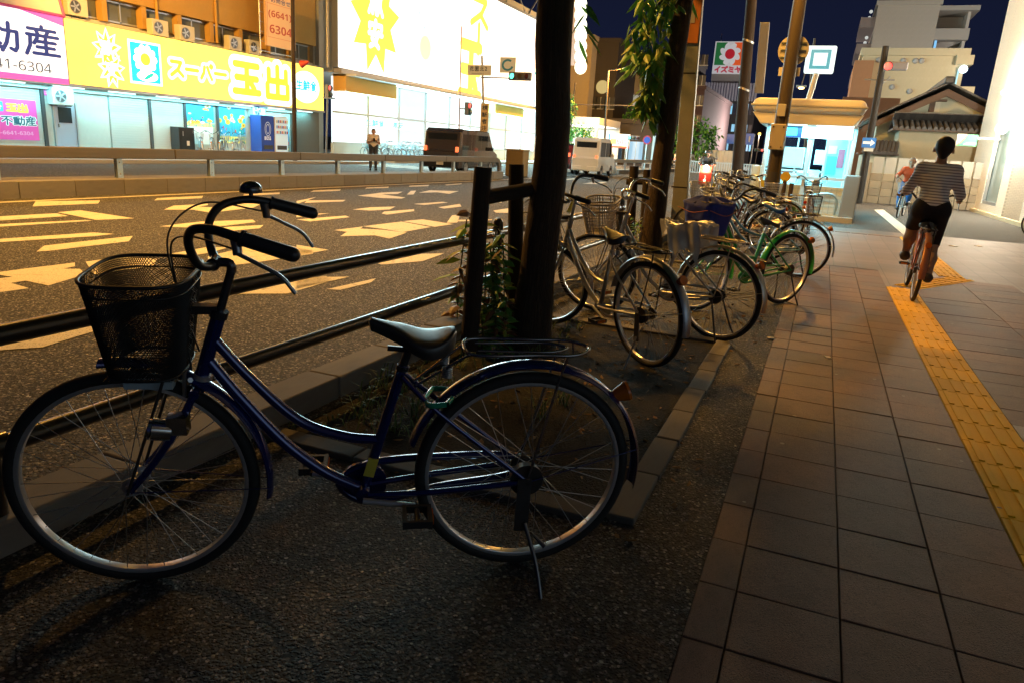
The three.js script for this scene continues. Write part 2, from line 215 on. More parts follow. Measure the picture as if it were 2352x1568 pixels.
// the near sidewalk: bed, then one mesh per paver as far as they can be told apart
const walk = struct('sidewalk', flat([[-0.17, 12], [5.2, 12], [5.2, -17.5], [-0.17, -17.5]], -0.012), M.joint);
const PX = [-0.17, -0.0528, 0.2463, 0.5462, 0.8461], Z0 = -0.79, PITCH = 0.3015;       // joints measured on the photograph
{
  const geos = [];
  const geoFor = (w) => { const k = w.toFixed(3); return geos[k] ??= rbox(w, 0.05, PITCH - 0.0045, 0.003); };
  const cols = []; for (let i = 0; i < 4; i++) cols.push([PX[i], PX[i + 1]]);
  for (let i = 0; i < 4; i++) cols.push([1.146 + i * 0.6, 1.146 + (i + 1) * 0.6]);
  const firstRow = 1;
  for (let r = firstRow; r < 33; r++) cols.forEach(([a, b], c) => {
    if (c > 5 && r > 26) return;
    const z = -1.04 - (r - firstRow) * PITCH - 0.02 + (c > 3 ? 0.06 : 0), w = b - a - 0.0045;
    const pale = c > 3 && (r === 8 || r === 9 || r === 12);
    const m = part('paver', geoFor(w), pale ? paleSlab : pavers[Math.floor(rnd(5))], walk);
    m.position.set((a + b) / 2, -0.025 + rnd(-0.0015, 0.0015), z); m.rotation.set(rnd(-0.005, 0.005), (rnd() < 0.5 ? Math.PI : 0) + rnd(-0.002, 0.002), rnd(-0.005, 0.005));
  });
  const farTex = canvasTex(512, 512, (g, w, h) => {
    g.fillStyle = 'rgb(112,95,86)'; g.fillRect(0, 0, w, h);
    for (let i = 0; i < 5; i++) for (let j = 0; j < 5; j++) { const v = rnd(-7, 7); g.fillStyle = `rgb(${112 + v | 0},${95 + v | 0},${86 + v | 0})`; g.fillRect(i * w / 5 + 1, j * h / 5 + 1, w / 5 - 2, h / 5 - 2); }
    g.fillStyle = 'rgb(60,50,44)'; for (let i = 0; i < 5; i++) { g.fillRect(i * w / 5 - 1, 0, 2, h); g.fillRect(0, i * h / 5 - 1, w, 2); }
    for (let i = 0; i < 6000; i++) { g.fillStyle = `rgba(${rnd(70, 150) | 0},${rnd(62, 125) | 0},${rnd(55, 110) | 0},0.25)`; g.fillRect(rnd(w), rnd(h), 2, 2); }
  }, { repeat: [1 / 1.5, 1 / 1.5] });
  const beds = [[[-0.17, -10.65], [0.8461, -10.65], [0.8461, -17.5], [-0.17, -17.5]], [[1.146, -9], [5.2, -9], [5.2, -17.5], [1.146, -17.5]].map(([x, z]) => [x, z]), [[3.55, 12], [5.2, 12], [5.2, -9], [3.55, -9]], [[-0.17, 12], [3.55, 12], [3.55, -0.9], [-0.17, -0.9]], [[0.8461, -9.2], [1.146, -9.2], [1.146, -17.5], [0.8461, -17.5]]];
  const fp = part('far_paving', beds.map((p) => flat(p, -0.004)), mat(0xffffff, 0.62, 0, { map: farTex, bumpMap: grainBump, bumpScale: 0.001 }), walk);
  fp.userData.kind = 'stuff';
  // yellow tactile tiles with four bars
  const bar = (x) => rbox(0.028, 0.008, 0.268, 0.004, x, 0.029, 0);
  const tile = merge([rbox(0.294, 0.05, PITCH - 0.006, 0.003), ...[-0.108, -0.036, 0.036, 0.108].map(bar)]);
  const yellows = [[0.84, 0.51, 0.014], [0.76, 0.46, 0.018], [0.88, 0.54, 0.014]].map((c) => mat(c, 0.82, 0, { bumpMap: grainBump, bumpScale: 0.001 }));
  const tac = (x, z, turn = 0) => { const m = part('tactile_tile', tile, yellows[Math.floor(rnd(3))], walk); m.position.set(x, -0.022, z); m.rotation.y = turn; };
  for (let r = 0; r < 27; r++) tac(0.996, -1.18 - r * PITCH);
  const turnA = gp(2052, 662), tip = gp(2215, 640);
  const dx = tip.x - 1.0, dz = tip.z + 9.2, L = Math.hypot(dx, dz), ang = Math.atan2(-dx, -dz);
  for (let i = 1; i * PITCH < L; i++) tac(1.0 + dx * i * PITCH / L, -9.2 + dz * i * PITCH / L, ang);
  for (let i = 0; i < 19; i++) tac(tip.x - 0.14, tip.z - 0.15 - i * PITCH);
}
// worn spots of chewing gum on the pavers
{
  const l = []; for (let i = 0; i < 70; i++) { const r = rnd(0.006, 0.013); l.push(new THREE.CircleGeometry(r, 9).rotateX(-Math.PI / 2).scale(1, 1, rnd(0.6, 1)).translate(rnd(-0.1, 2.6), 0.0035, rnd(-9.5, -1.1))); }
  const m = part('gum_spots', l, mat([0.3, 0.25, 0.22], 0.8), walk); m.userData.kind = 'stuff';
}
// kerb of separate blocks between strip and road
const kerb = struct('kerb', bx(-2.31, -2.14, -0.3, -0.03, -60, 12), M.joint);
{
  const g = rbox(0.2, 0.2, 0.592, 0.012), ms = [M.kerb, mat([0.42, 0.41, 0.4], 0.8, 0, { map: concreteTex, bumpMap: grainBump, bumpScale: 0.0015 })];
  for (let i = 0; i < 60; i++) { const m = part('kerb_block', g, ms[i % 3 ? 0 : 1], kerb); m.position.set(-2.225 + rnd(-0.004, 0.004), 0.012 + rnd(-0.003, 0.003), 1 - i * 0.6); }
}
// road paint, read from the photograph on the road's plane
{
  const q = (k, ox, oy, s) => (x, y) => [ox + x * s, oy + y * s];
  const A = q(0, 0, 306.2, 0.3056), B = q(0, 680.6, 340.3, 0.3056), C = q(0, 0, 435.5, 0.3472);
  const polys = [];
  const add = (f, ...n) => { const p = []; for (let i = 0; i < n.length; i += 2) { const w = gp(...f(n[i], n[i + 1]), -0.016); p.push([w.x, w.z]); } polys.push(p); };
  add(A, 240, 550, 265, 512, 750, 505, 735, 528); add(A, 1155, 505, 1180, 488, 1525, 470, 1515, 488); add(A, 1825, 470, 1830, 458, 2100, 445, 2100, 458);
  add(A, 430, 594, 600, 579, 1008, 640, 720, 652, 520, 612); add(A, -60, 628, 420, 602, 510, 622, -60, 660); add(A, -60, 686, 640, 652, 690, 658, -60, 706);
  add(A, -60, 798, 700, 746, 855, 757, 700, 774, -60, 822); add(A, 270, 890, 330, 845, 995, 772, 965, 812, 380, 882);
  add(A, -80, 1052, 260, 1008, 560, 972, 560, 1000, 470, 1018, 600, 1020, 640, 1060, 360, 1145, 190, 1108, 80, 1125, 215, 1165, -80, 1205, -80, 1098, 90, 1080);
  add(A, 640, 965, 900, 930, 1180, 945, 1150, 1000, 700, 1060);
  add(A, 1230, 575, 1300, 545, 1560, 530, 1560, 541, 1490, 552, 1580, 557, 1700, 545, 1800, 516, 1990, 518, 1900, 560, 1580, 597, 1450, 575);
  add(A, 1190, 700, 1500, 665, 1900, 650, 1920, 668, 1480, 720, 1420, 709); add(A, 1510, 755, 1530, 730, 1700, 705, 1980, 690, 1950, 714);
  add(A, 1200, 920, 1560, 855, 1720, 858, 1560, 900, 1330, 935); add(A, 1560, 925, 1750, 880, 1960, 800, 2352, 882, 2352, 905, 1900, 975, 1560, 1010);
  add(C, -40, 972, 600, 880, 640, 930, 280, 1040, -40, 1062); add(C, 1600, 640, 2156, 572, 2200, 600, 1900, 688, 1570, 690);
  add(B, 105, 330, 130, 318, 335, 310, 325, 322); add(B, 515, 305, 530, 296, 695, 290, 690, 300); add(B, 845, 291, 850, 283, 1000, 276, 990, 287); add(B, 1115, 276, 1240, 266, 1245, 271, 1130, 280);
  add(B, 460, 358, 640, 335, 800, 328, 760, 345, 640, 348, 820, 372, 790, 380, 640, 376); add(B, 830, 350, 860, 322, 900, 320, 880, 349); add(B, 920, 336, 1000, 318, 1220, 324, 1150, 345, 1060, 333);
  add(B, 420, 462, 560, 445, 745, 440, 700, 461, 560, 470); add(B, 640, 492, 660, 478, 885, 460, 885, 474, 680, 500);
  add(B, 880, 420, 1100, 404, 1140, 410, 960, 428); add(B, 1065, 445, 1230, 420, 1240, 440, 1110, 455);
  add(B, 285, 617, 500, 590, 480, 606, 640, 614, 830, 636, 700, 680, 590, 656, 330, 662, 380, 630); add(B, 500, 588, 790, 553, 1010, 594, 800, 632, 640, 606); add(B, 800, 550, 950, 536, 1180, 572, 1040, 592);
  add(B, 1130, 562, 1170, 506, 1230, 500, 1210, 560); add(B, 1200, 540, 1470, 535, 1470, 542, 1210, 552);
  add(B, 0, 727, 240, 765, 0, 808); add(B, 0, 972, 400, 966, 0, 1060); add(B, 590, 862, 830, 797, 1110, 792, 950, 850, 640, 876); add(B, 230, 1060, 600, 978, 560, 1010, 330, 1066);
  add(B, 0, 495, 250, 490, 0, 521); add(B, 0, 537, 370, 508, 400, 520, 100, 552); add(B, 0, 398, 150, 368, 80, 394, 0, 420); add(B, 80, 394, 370, 390, 350, 402, 60, 412);
  add(B, 2150, 268, 2240, 255, 2340, 255, 2280, 272); add(B, 1980, 238, 2080, 228, 2110, 232, 2020, 243); add(B, 1940, 360, 2010, 350, 1990, 366); add(B, 1480, 470, 1600, 452, 1600, 488, 1500, 486); add(B, 1450, 400, 1560, 392, 1540, 412);
  for (const p of polys) struct('road_marking', flat(p, -0.016), M.paint);
  struct('road_marking', flat([[-11.9, 20], [-11.76, 20], [-11.76, -40], [-11.9, -40]], -0.016), M.paint);
  for (let i = 0; i < 14; i++) struct('road_marking', flat([[-13.4 - i * 0.9, -30.2], [-13.85 - i * 0.9, -30.2], [-13.85 - i * 0.9, -33.8], [-13.4 - i * 0.9, -33.8]], -0.016), M.paint);
  // pale line and blue lane on the side street, dotted guide line across
  const line = [gp(2008, 482), gp(2030, 482), gp(2150, 575), gp(2118, 575)].map((p) => [p.x, p.z]); struct('road_marking', flat(line, 0.002), M.paint);
  const cross = []; for (let i = 0; i < 8; i++) cross.push([-0.1 + i * 0.31, -16.4]);
  for (const [x, z] of cross) { const m = part('guide_tile', rbox(0.29, 0.04, 0.29, 0.004), mat([0.4, 0.26, 0.14], 0.6, 0, { map: paverTex }), walk); m.position.set(x, -0.016, z); }
}
// tree pit borders
for (const [label, x0, x1, z0, z1] of [['stone border of the planted pit at the staked tree', -2.05, -0.44, -5.3, -2.35], ['stone border of the planted pit beside the tall white sign post', -2.05, -0.9, -11.6, -9.2]]) {
  const o = thing('tree_pit', label, 'tree pit', [0, 0, 0]);
  const st = [grey, 1] && [mat([0.34, 0.32, 0.29], 0.75, 0, { map: concreteTex, bumpMap: grainBump, bumpScale: 0.002 }), mat([0.27, 0.25, 0.23], 0.8, 0, { map: concreteTex, bumpMap: grainBump, bumpScale: 0.002 })];
  part('soil', flat([[x0, z1], [x1 - 0.1, z1], [x1 - 0.1, z0], [x0, z0]], 0.004), mat([0.075, 0.052, 0.034], 0.95, 0, { map: stripTex, bumpMap: stripBump, bumpScale: 0.008 }), o);
  const n = Math.round((z1 - z0) / 0.45), s = (z1 - z0) / n;
  for (let i = 0; i < n; i++) { const m = part('border_stone', rbox(0.11, 0.08, s - 0.008, 0.008, 0, 0, 0), st[i % 2], o); m.position.set(x1 - 0.05 + rnd(-0.006, 0.006), -0.016 + rnd(-0.004, 0.004), z0 + (i + 0.5) * s); }
  for (const z of [z0, z1]) for (let i = 0; i < 3; i++) { const w = (x1 - x0) / 3, m = part('border_stone', rbox(w - 0.008, 0.08, 0.11, 0.008), st[(i + 1) % 2], o); m.position.set(x0 + (i + 0.5) * w - 0.11, -0.018, z); m.rotation.y = rnd(-0.02, 0.02); }
}
// ---------- pipe barrier along the kerb ----------
const pipePaint = mat([0.022, 0.017, 0.014], 0.28, 0.1, { clearcoat: 0.6, clearcoatRoughness: 0.15 });
{
  const t = thing('pipe_barrier', 'dark two-rail steel pipe barrier standing along the kerb', 'barrier', [-2.3, 0, 0]);
  t.position.x = -2.2;
  const zs = [2.3, -1.24, -4.98, -8.62];
  for (const z of zs) { const p = part('post', [cyl(0.038, 0.038, 0.74, 0, 0.37, z, 16), ball(0.038, 0, 0.74, z)], pipePaint, t); for (const y of [0.325, 0.665]) part('collar', rod([0, y, z - 0.06], [0, y, z + 0.06], 0.042, 0.042, 16), pipePaint, p); }
  for (let i = 0; i < 3; i++) for (const y of [0.325, 0.665]) part('rail', rod([0, y, zs[i]], [0, y, zs[i + 1]], 0.032, 0.032, 18), pipePaint, t);
}
// ---------- median with box-beam guardrail ----------
const median = struct('median', bx(-13.1, -12.33, -0.3, 0.2, -27.9, 12), M.concrete);
{
  const g = rbox(0.07, 0.3, 0.99, 0.01), ms = [mat([0.66, 0.66, 0.64], 0.85, 0, { map: concreteTex, bumpMap: grainBump, bumpScale: 0.002 }), mat([0.58, 0.57, 0.55], 0.85, 0, { map: concreteTex, bumpMap: grainBump, bumpScale: 0.002 })];
  for (let i = 0; i < 36; i++) { const m = part('kerb_block', g, ms[i % 4 === 1 ? 1 : 0], median); m.position.set(-12.3, 0.11, 7.5 - i); }
  for (let i = 0; i < 36; i++) { const m = part('cap_block', rbox(0.8, 0.06, 0.99, 0.01), ms[i % 3 ? 0 : 1], median); m.position.set(-12.7, 0.232, 7.5 - i); }
  const t = thing('guardrail', 'grey box-beam guardrail with steel posts on the concrete median', 'guardrail', [-12.6, 0.26, 0]);
  const rail = mat([0.5, 0.48, 0.44], 0.5, 0.35, { map: concreteTex }), post = mat([0.4, 0.5, 0.55], 0.4, 0.6);
  for (let i = 0; i < 9; i++) part('beam', rbox(0.12, 0.2, 3.98, 0.02, 0, 0.465, 8.5 - i * 4 - 2), rail, t);
  part('beam_end', new THREE.ExtrudeGeometry(new THREE.Shape([new THREE.Vector2(0, 0.365), new THREE.Vector2(0, 0.565), new THREE.Vector2(0.5, 0.545), new THREE.Vector2(0.8, 0.42), new THREE.Vector2(0.92, 0.2), new THREE.Vector2(0.94, 0), new THREE.Vector2(0.74, 0), new THREE.Vector2(0.7, 0.2), new THREE.Vector2(0.58, 0.34), new THREE.Vector2(0.4, 0.37)]), { depth: 0.12, bevelEnabled: false }).translate(0, 0, -0.06).rotateY(Math.PI / 2).translate(0, 0, -27.48), rail, t);
  for (let i = 0; i < 13; i++) { const z = -26.5 + i * 2.33; const p = part('post', [box(0.09, 0.37, 0.12, -0.02, 0.185, z)], post, t); part('bolt', [0.08, 0.3].map((y) => ball(0.016, 0.028, y, z, 1, 1, 1, 8)), M.steel, p); }
}
// ---------- trees ----------
const barkTex = canvasTex(512, 512, (g, w, h) => {
  g.fillStyle = 'rgb(92,74,58)'; g.fillRect(0, 0, w, h);
  for (let i = 0; i < 2600; i++) { const v = rnd(46, 128); g.fillStyle = `rgba(${v | 0},${v * 0.82 | 0},${v * 0.66 | 0},0.5)`; g.fillRect(rnd(w), rnd(h), rnd(2, 6), rnd(8, 60)); }
}, { repeat: [2, 1] });
const barkBump = canvasTex(512, 512, (g, w, h) => { g.fillStyle = grey(128); g.fillRect(0, 0, w, h); for (let i = 0; i < 2600; i++) { g.fillStyle = grey(rnd(20, 235)); g.fillRect(rnd(w), rnd(h), rnd(2, 6), rnd(8, 50)); } }, { srgb: false, repeat: [2, 1] });
const bark = mat([0.46, 0.43, 0.41], 0.9, 0, { map: barkTex, bumpMap: barkBump, bumpScale: 0.012 });
function trunkGeo(pts, radii, lump) {
  const c = new THREE.CatmullRomCurve3(pts.map((p) => V(...p))), N = 46, K = 22, pos = [], uv = [], idx = [];
  for (let i = 0; i <= N; i++) {
    const t = i / N, p = c.getPoint(t), f = t * (radii.length - 1), k = Math.min(radii.length - 2, Math.floor(f)), r = radii[k] + (radii[k + 1] - radii[k]) * (f - k);
    for (let j = 0; j <= K; j++) { const a = j / K * 2 * Math.PI, R = r * (1 + lump * (0.5 * Math.sin(a * 3 + t * 9) + 0.3 * Math.sin(a * 7 - t * 23) + 0.25 * Math.sin(a * 2 + t * 61))); pos.push(p.x + Math.cos(a) * R, p.y, p.z + Math.sin(a) * R); uv.push(j / K, p.y * 0.7); }
  }
  for (let i = 0; i < N; i++) for (let j = 0; j < K; j++) { const a = i * (K + 1) + j, b = a + K + 1; idx.push(a, b, a + 1, b, b + 1, a + 1); }
  const g = new THREE.BufferGeometry(); g.setAttribute('position', new THREE.Float32BufferAttribute(pos, 3)); g.setAttribute('uv', new THREE.Float32BufferAttribute(uv, 2)); g.setIndex(idx); g.computeVertexNormals(); return g;
}
const leafMats = [[0.06, 0.21, 0.04], [0.12, 0.32, 0.05], [0.21, 0.29, 0.04], [0.16, 0.07, 0.03]].map((c) => mat(c, 0.5, 0, { side: THREE.DoubleSide, transmission: 0.25, thickness: 0 }));
function leafInto(arr, p, dir, len, wid, curl) {                        // one leaf: a folded lance of six faces, drooping at the tip
  const d = dir.clone().normalize(), side = V(0, 1, 0).cross(d); if (side.lengthSq() < 1e-4) side.set(1, 0, 0); side.normalize(); side.applyAxisAngle(d, rnd(-0.9, 0.9));
  const up = d.clone().cross(side).normalize().multiplyScalar(-1), P = (t, s, h) => p.clone().addScaledVector(d, t * len).addScaledVector(side, s * wid).addScaledVector(up, h * len).add(V(0, -curl * t * t * len, 0));
  const b = P(0, 0, 0), m1 = P(0.35, 0, -0.03), m2 = P(0.7, 0, -0.02), tip = P(1, 0, 0), l1 = P(0.32, 0.5, 0.05), l2 = P(0.66, 0.4, 0.05), r1 = P(0.32, -0.5, 0.05), r2 = P(0.66, -0.4, 0.05);
  for (const f of [[b, m1, l1], [l1, m1, m2], [l1, m2, l2], [l2, m2, tip], [b, r1, m1], [r1, m2, m1], [r1, r2, m2], [r2, tip, m2]]) for (const q of f) arr.push(q.x, q.y, q.z);
}
function leafGeo(arr) { const g = new THREE.BufferGeometry(); g.setAttribute('position', new THREE.Float32BufferAttribute(arr, 3)); g.computeVertexNormals(); g.setAttribute('uv', new THREE.Float32BufferAttribute(new Float32Array(arr.length / 3 * 2), 2)); return g; }
function crown(t, c, r, h, n, low, len = 0.15, clump = 60) {
  const lowAt = (x, z) => typeof low === 'number' ? low : low(x, z);               // leaves in clumps through the crown's volume
  const sets = [[], [], []], tw = [], cl = [];
  for (let i = 0; i < clump; i++) { const a = rnd(6.283), q = Math.sqrt(rnd()) * r, y = rnd(); const k = Math.sqrt(Math.max(0.05, 1 - (y * 1.6 - 0.6) ** 2)); const X = c[0] + Math.cos(a) * q * k, Z = c[2] + Math.sin(a) * q * k; cl.push(V(X, lowAt(X, Z) + 0.15 + y * h, Z)); }
  for (const q of cl) tw.push(rod([c[0] + (q.x - c[0]) * 0.15, Math.max(lowAt(c[0], c[2]), q.y - 0.6 - rnd(0.5)), c[2] + (q.z - c[2]) * 0.15], q.toArray(), 0.02, 0.006, 5));
  for (let i = 0; i < n; i++) { const q = cl[Math.floor(rnd(cl.length))], s = 0.42, p = V(q.x + rnd(-s, s), q.y + rnd(-s, s) * 0.7, q.z + rnd(-s, s)); { const lo = lowAt(p.x, p.z) + 0.14; if (p.y < lo) p.y = lo + rnd(0.3); } leafInto(sets[i % 3], p, V(rnd(-1, 1), rnd(-0.9, 0.3), rnd(-1, 1)), len * rnd(0.7, 1.25), len * rnd(0.28, 0.4), 0.35); }
  const cr = part('crown', leafGeo(sets[0]), leafMats[0], t); part('leaves', leafGeo(sets[1]), leafMats[1], cr); part('leaves', leafGeo(sets[2]), leafMats[2], cr);
  part('branches', tw, bark, t); return cr;
}
{ // the staked tree in the middle: its crown hangs above the frame and shades the ground
  const b = gp(1216, 792), top = zp(1278, 0, b.z);
  const t = thing('street_tree', 'dark rough-barked street tree between the wooden stakes', 'tree', [0, 0, 0]);
  part('trunk', trunkGeo([[b.x, -0.05, b.z], [b.x + 0.02, 0.5, b.z], [b.x + 0.06, 1.3, b.z], [top.x, top.y, b.z], [top.x + 0.08, top.y + 1.2, b.z - 0.1], [top.x + 0.05, top.y + 2.4, b.z]], [0.15, 0.118, 0.108, 0.112, 0.09, 0.05], 0.05), bark, t);
  crown(t, [b.x - 0.2, 0, b.z + 0.1], 3.1, 3.0, 15000, (x, z) => 1.4 + 0.24 * Math.hypot(x, z), 0.17, 130);
  const few = []; for (const [u, v] of [[1332, 12], [1345, 30], [1338, 55], [1350, 78], [1330, 90], [1344, 8]]) leafInto(few, zp(u, v, b.z + 0.1), V(rnd(-0.4, 1), -0.5, rnd(-0.5, 0.5)), 0.13, 0.045, 0.3);
  part('low_leaves', leafGeo(few), leafMats[1], t);
}
{ // second tree with a hanging leafy branch
  const b = gp(1492, 575), tp = zp(1572, 0, b.z);
  const t = thing('street_tree', 'leaning street tree with a hanging leafy branch beside the tall white sign post', 'tree', [0, 0, 0]);
  const trunkAt = (k) => [b.x + (tp.x - b.x) * k, tp.y * k, b.z];
  part('trunk', trunkGeo([[b.x, -0.05, b.z], trunkAt(0.3), trunkAt(0.62), trunkAt(1), [tp.x + 0.1, tp.y + 1.5, b.z], [tp.x, tp.y + 2.8, b.z]], [0.17, 0.135, 0.125, 0.12, 0.09, 0.05], 0.05), bark, t);
  crown(t, [tp.x, 0, b.z - 0.5], 3.0, 3.0, 10000, (x, z) => 1.42 + 0.25 * Math.hypot(x, z), 0.17, 130);
  const sets = [[], [], []], tw = [];
  const spine = [[1560, -40], [1505, 20], [1488, 80], [1490, 140], [1502, 190], [1490, 230], [1498, 262]].map(([u, v]) => zp(u, v, b.z + 0.12));
  for (let i = 0; i + 1 < spine.length; i++) tw.push(rod(spine[i].toArray(), spine[i + 1].toArray(), 0.012 - i * 0.0015, 0.011 - i * 0.0015, 6));
  for (let i = 0; i < 330; i++) {
    const k = rnd(), f = k * (spine.length - 1), j = Math.min(spine.length - 2, Math.floor(f)), p = spine[j].clone().lerp(spine[j + 1], f - j), s = k < 0.55 ? 0.26 : 0.11;
    p.add(V(rnd(-s, s), rnd(-0.12, 0.12), rnd(-s, s))); const d = V(rnd(-0.7, 0.7), rnd(-1, -0.15), rnd(-0.7, 0.7));
    leafInto(sets[i % 3], p, d, rnd(0.15, 0.26), rnd(0.06, 0.1), 0.25);
  }
  const hb = part('hanging_branch', tw, bark, t); sets.forEach((s, i) => part('leaves', leafGeo(s), leafMats[[1, 2, 0][i]], hb));
}
{ // next tree of the row, behind the camera: only its shade is seen
  const t = thing('street_tree', 'street tree next along the row beyond the dark blue bicycle', 'tree', [0, 0, 0]);
  part('trunk', trunkGeo([[-1.75, -0.05, 1.75], [-1.7, 1.5, 1.75], [-1.72, 3, 1.7], [-1.7, 4.4, 1.75]], [0.15, 0.12, 0.1, 0.06], 0.05), bark, t);
  crown(t, [-1.7, 0, 1.75], 2.6, 3.2, 4200, 2.7, 0.16, 80);
}
// wooden tree stakes
const woodTex = canvasTex(256, 512, (g, w, h) => { g.fillStyle = 'rgb(96,78,62)'; g.fillRect(0, 0, w, h); for (let i = 0; i < 900; i++) { const v = rnd(50, 130); g.fillStyle = `rgba(${v | 0},${v * 0.83 | 0},${v * 0.68 | 0},0.35)`; g.fillRect(rnd(w), rnd(h), rnd(1, 3), rnd(30, 200)); } }, { repeat: [1, 1] });
const stakeMat = mat([0.28, 0.27, 0.27], 0.85, 0, { map: woodTex, bumpMap: barkBump, bumpScale: 0.004 });
{
  const a = gp(1076, 806), at = zp(1110, 384, a.z), c = gp(1182, 770), ct = zp(1186, 378, c.z);
  const t = thing('tree_stake', 'weathered wooden stake frame with crossbar propping the middle tree', 'tree stake', [0, 0, 0]);
  part('stake', rod([a.x, -0.05, a.z], at.toArray(), 0.058, 0.055, 18), stakeMat, t); part('stake', rod([c.x, -0.05, c.z], ct.toArray(), 0.055, 0.052, 18), stakeMat, t);
  const k = zp(1105, 455, a.z), l = zp(1240, 432, (a.z + c.z) / 2 - 0.1); part('crossbar', rod(k.toArray(), l.toArray(), 0.046, 0.044, 16), stakeMat, t);
  const u = thing('tree_stake', 'pair of dark wooden stakes propping the leaning tree', 'tree stake', [0, 0, 0]);
  const e = gp(1446, 552), et = zp(1457, 382, e.z), f = gp(1476, 560), ft = zp(1487, 390, f.z);
  part('stake', rod([e.x, -0.05, e.z], et.toArray(), 0.075, 0.07, 16), stakeMat, u); part('stake', rod([f.x, -0.05, f.z], ft.toArray(), 0.06, 0.055, 16), stakeMat, u);
  part('crossbar', rod(zp(1440, 418, e.z).toArray(), zp(1510, 418, e.z).toArray(), 0.045, 0.045, 14), stakeMat, u);
}
// leafy weeds between the stakes
function weed(label, x, z, h, stems, len, browns) {
  const t = thing('leafy_plant', label, 'plant', [0, 0, 0]), st = [], sets = [[], [], [], []];
  for (let s = 0; s < stems; s++) {
    const bx0 = x + rnd(-0.09, 0.09), bz = z + rnd(-0.09, 0.09), lx = rnd(-0.12, 0.12), lz = rnd(-0.12, 0.12), H = h * rnd(0.6, 1), pts = [0, 0.33, 0.66, 1].map((k) => [bx0 + lx * k * k, H * k, bz + lz * k * k]);
    st.push(tube(pts, 0.005, 10, 5)); const cv = new THREE.CatmullRomCurve3(pts.map((p) => V(...p)));
    for (let i = 2; i < 15; i++) for (const o of [0, 2.6]) { const p = cv.getPoint(i / 15), a = i * 1.9 + o + rnd(0.5); leafInto(sets[rnd() < browns ? 3 : Math.floor(rnd(3))], p, V(Math.cos(a), rnd(-0.25, 0.45), Math.sin(a)), len * rnd(0.65, 1.2), len * rnd(0.32, 0.46), 0.4); }
  }
  const sm = mat([0.08, 0.09, 0.03], 0.8), s = part('stem', st[0], sm, t); for (const g of st.slice(1)) part('stem', g, sm, t); sets.forEach((q, i) => q.length && part('leaves', leafGeo(q), leafMats[i], s));
}
{
  const p = gp(1135, 790); weed('leafy green weeds with brown leaves growing between the wooden stakes', p.x - 0.02, p.z - 0.05, 0.92, 5, 0.13, 0.12);
  const q = gp(1108, 800); weed('tall drooping weed rising behind the wooden stake by the road', q.x - 0.25, q.z - 0.3, 1.08, 2, 0.17, 0.6);
  const r = gp(1150, 800); weed('low bushy weeds at the foot of the middle tree', r.x, r.z + 0.12, 0.4, 5, 0.1, 0.3);
  const s = gp(1462, 572); weed('small yellow-green plant at the foot of the leaning tree', s.x, s.z, 0.55, 3, 0.09, 0.05);
}
{ // grass and leaf litter of the pit
  const blades = [], add = (x, z, n, hh) => { for (let i = 0; i < n; i++) { const a = rnd(6.28), l = rnd(0.4, 1) * hh, bx0 = x + rnd(-0.04, 0.04), bz = z + rnd(-0.04, 0.04), d = V(Math.cos(a), 0, Math.sin(a)), w = d.clone().cross(UPV).multiplyScalar(0.003), p0 = V(bx0, 0, bz), p1 = p0.clone().addScaledVector(d, l * 0.35).add(V(0, l * 0.75, 0)), p2 = p0.clone().addScaledVector(d, l * 0.9).add(V(0, l * 0.85, 0)); for (const q of [p0.clone().sub(w), p0.clone().add(w), p1.clone().add(w), p0.clone().sub(w), p1.clone().add(w), p1.clone().sub(w), p1.clone().sub(w), p1.clone().add(w), p2]) blades.push(q.x, q.y, q.z); } };
  for (const [u, v] of [[845, 930], [830, 960], [920, 900], [950, 960], [880, 890], [965, 900], [1240, 960], [1010, 970], [1290, 930], [900, 985]]) { const p = gp(u, v); add(p.x, p.z, 16, 0.17); }
  for (let i = 0; i < 120; i++) add(rnd(-2.05, -1.5), rnd(-5.2, -2.4), 5, 0.07);
  const g = solo('grass', leafGeo(blades), mat([0.1, 0.15, 0.04], 0.7, 0, { side: THREE.DoubleSide }), 'thin grass and weeds sprouting in the tree pit', 'grass'); g.userData.kind = 'stuff';
  const lit = []; for (let i = 0; i < 420; i++) leafInto(lit, V(rnd(-2.05, -0.3), 0.008, rnd(-8, -2.2)), V(rnd(-1, 1), rnd(0, 0.12), rnd(-1, 1)), rnd(0.02, 0.06), rnd(0.012, 0.026), 0);
  const m = solo('leaf_litter', leafGeo(lit), mat([0.2, 0.11, 0.04], 0.85, 0, { side: THREE.DoubleSide }), 'scattered dry leaves on the planting strip', 'leaves'); m.userData.kind = 'stuff';
}
for (const [u, v, w, l, lab] of [[1902, 822, 0.035, 0.05, 'pale square scrap of paper on the pavers'], [1771, 778, 0.05, 0.04, 'small yellow scrap at the edge of the pavers'], [2190, 566, 0.09, 0.12, 'white scrap lying on the side street'], [2248, 566, 0.1, 0.1, 'small white scrap lying beyond the turned tactile strip']]) {
  const p = gp(u, v); const m = solo('paper_scrap', rbox(w, 0.006, l, 0.002), mat([0.7, 0.6, 0.45], 0.8), lab, 'litter'); m.position.set(p.x, 0.007, p.z); m.rotation.y = rnd(1);
}
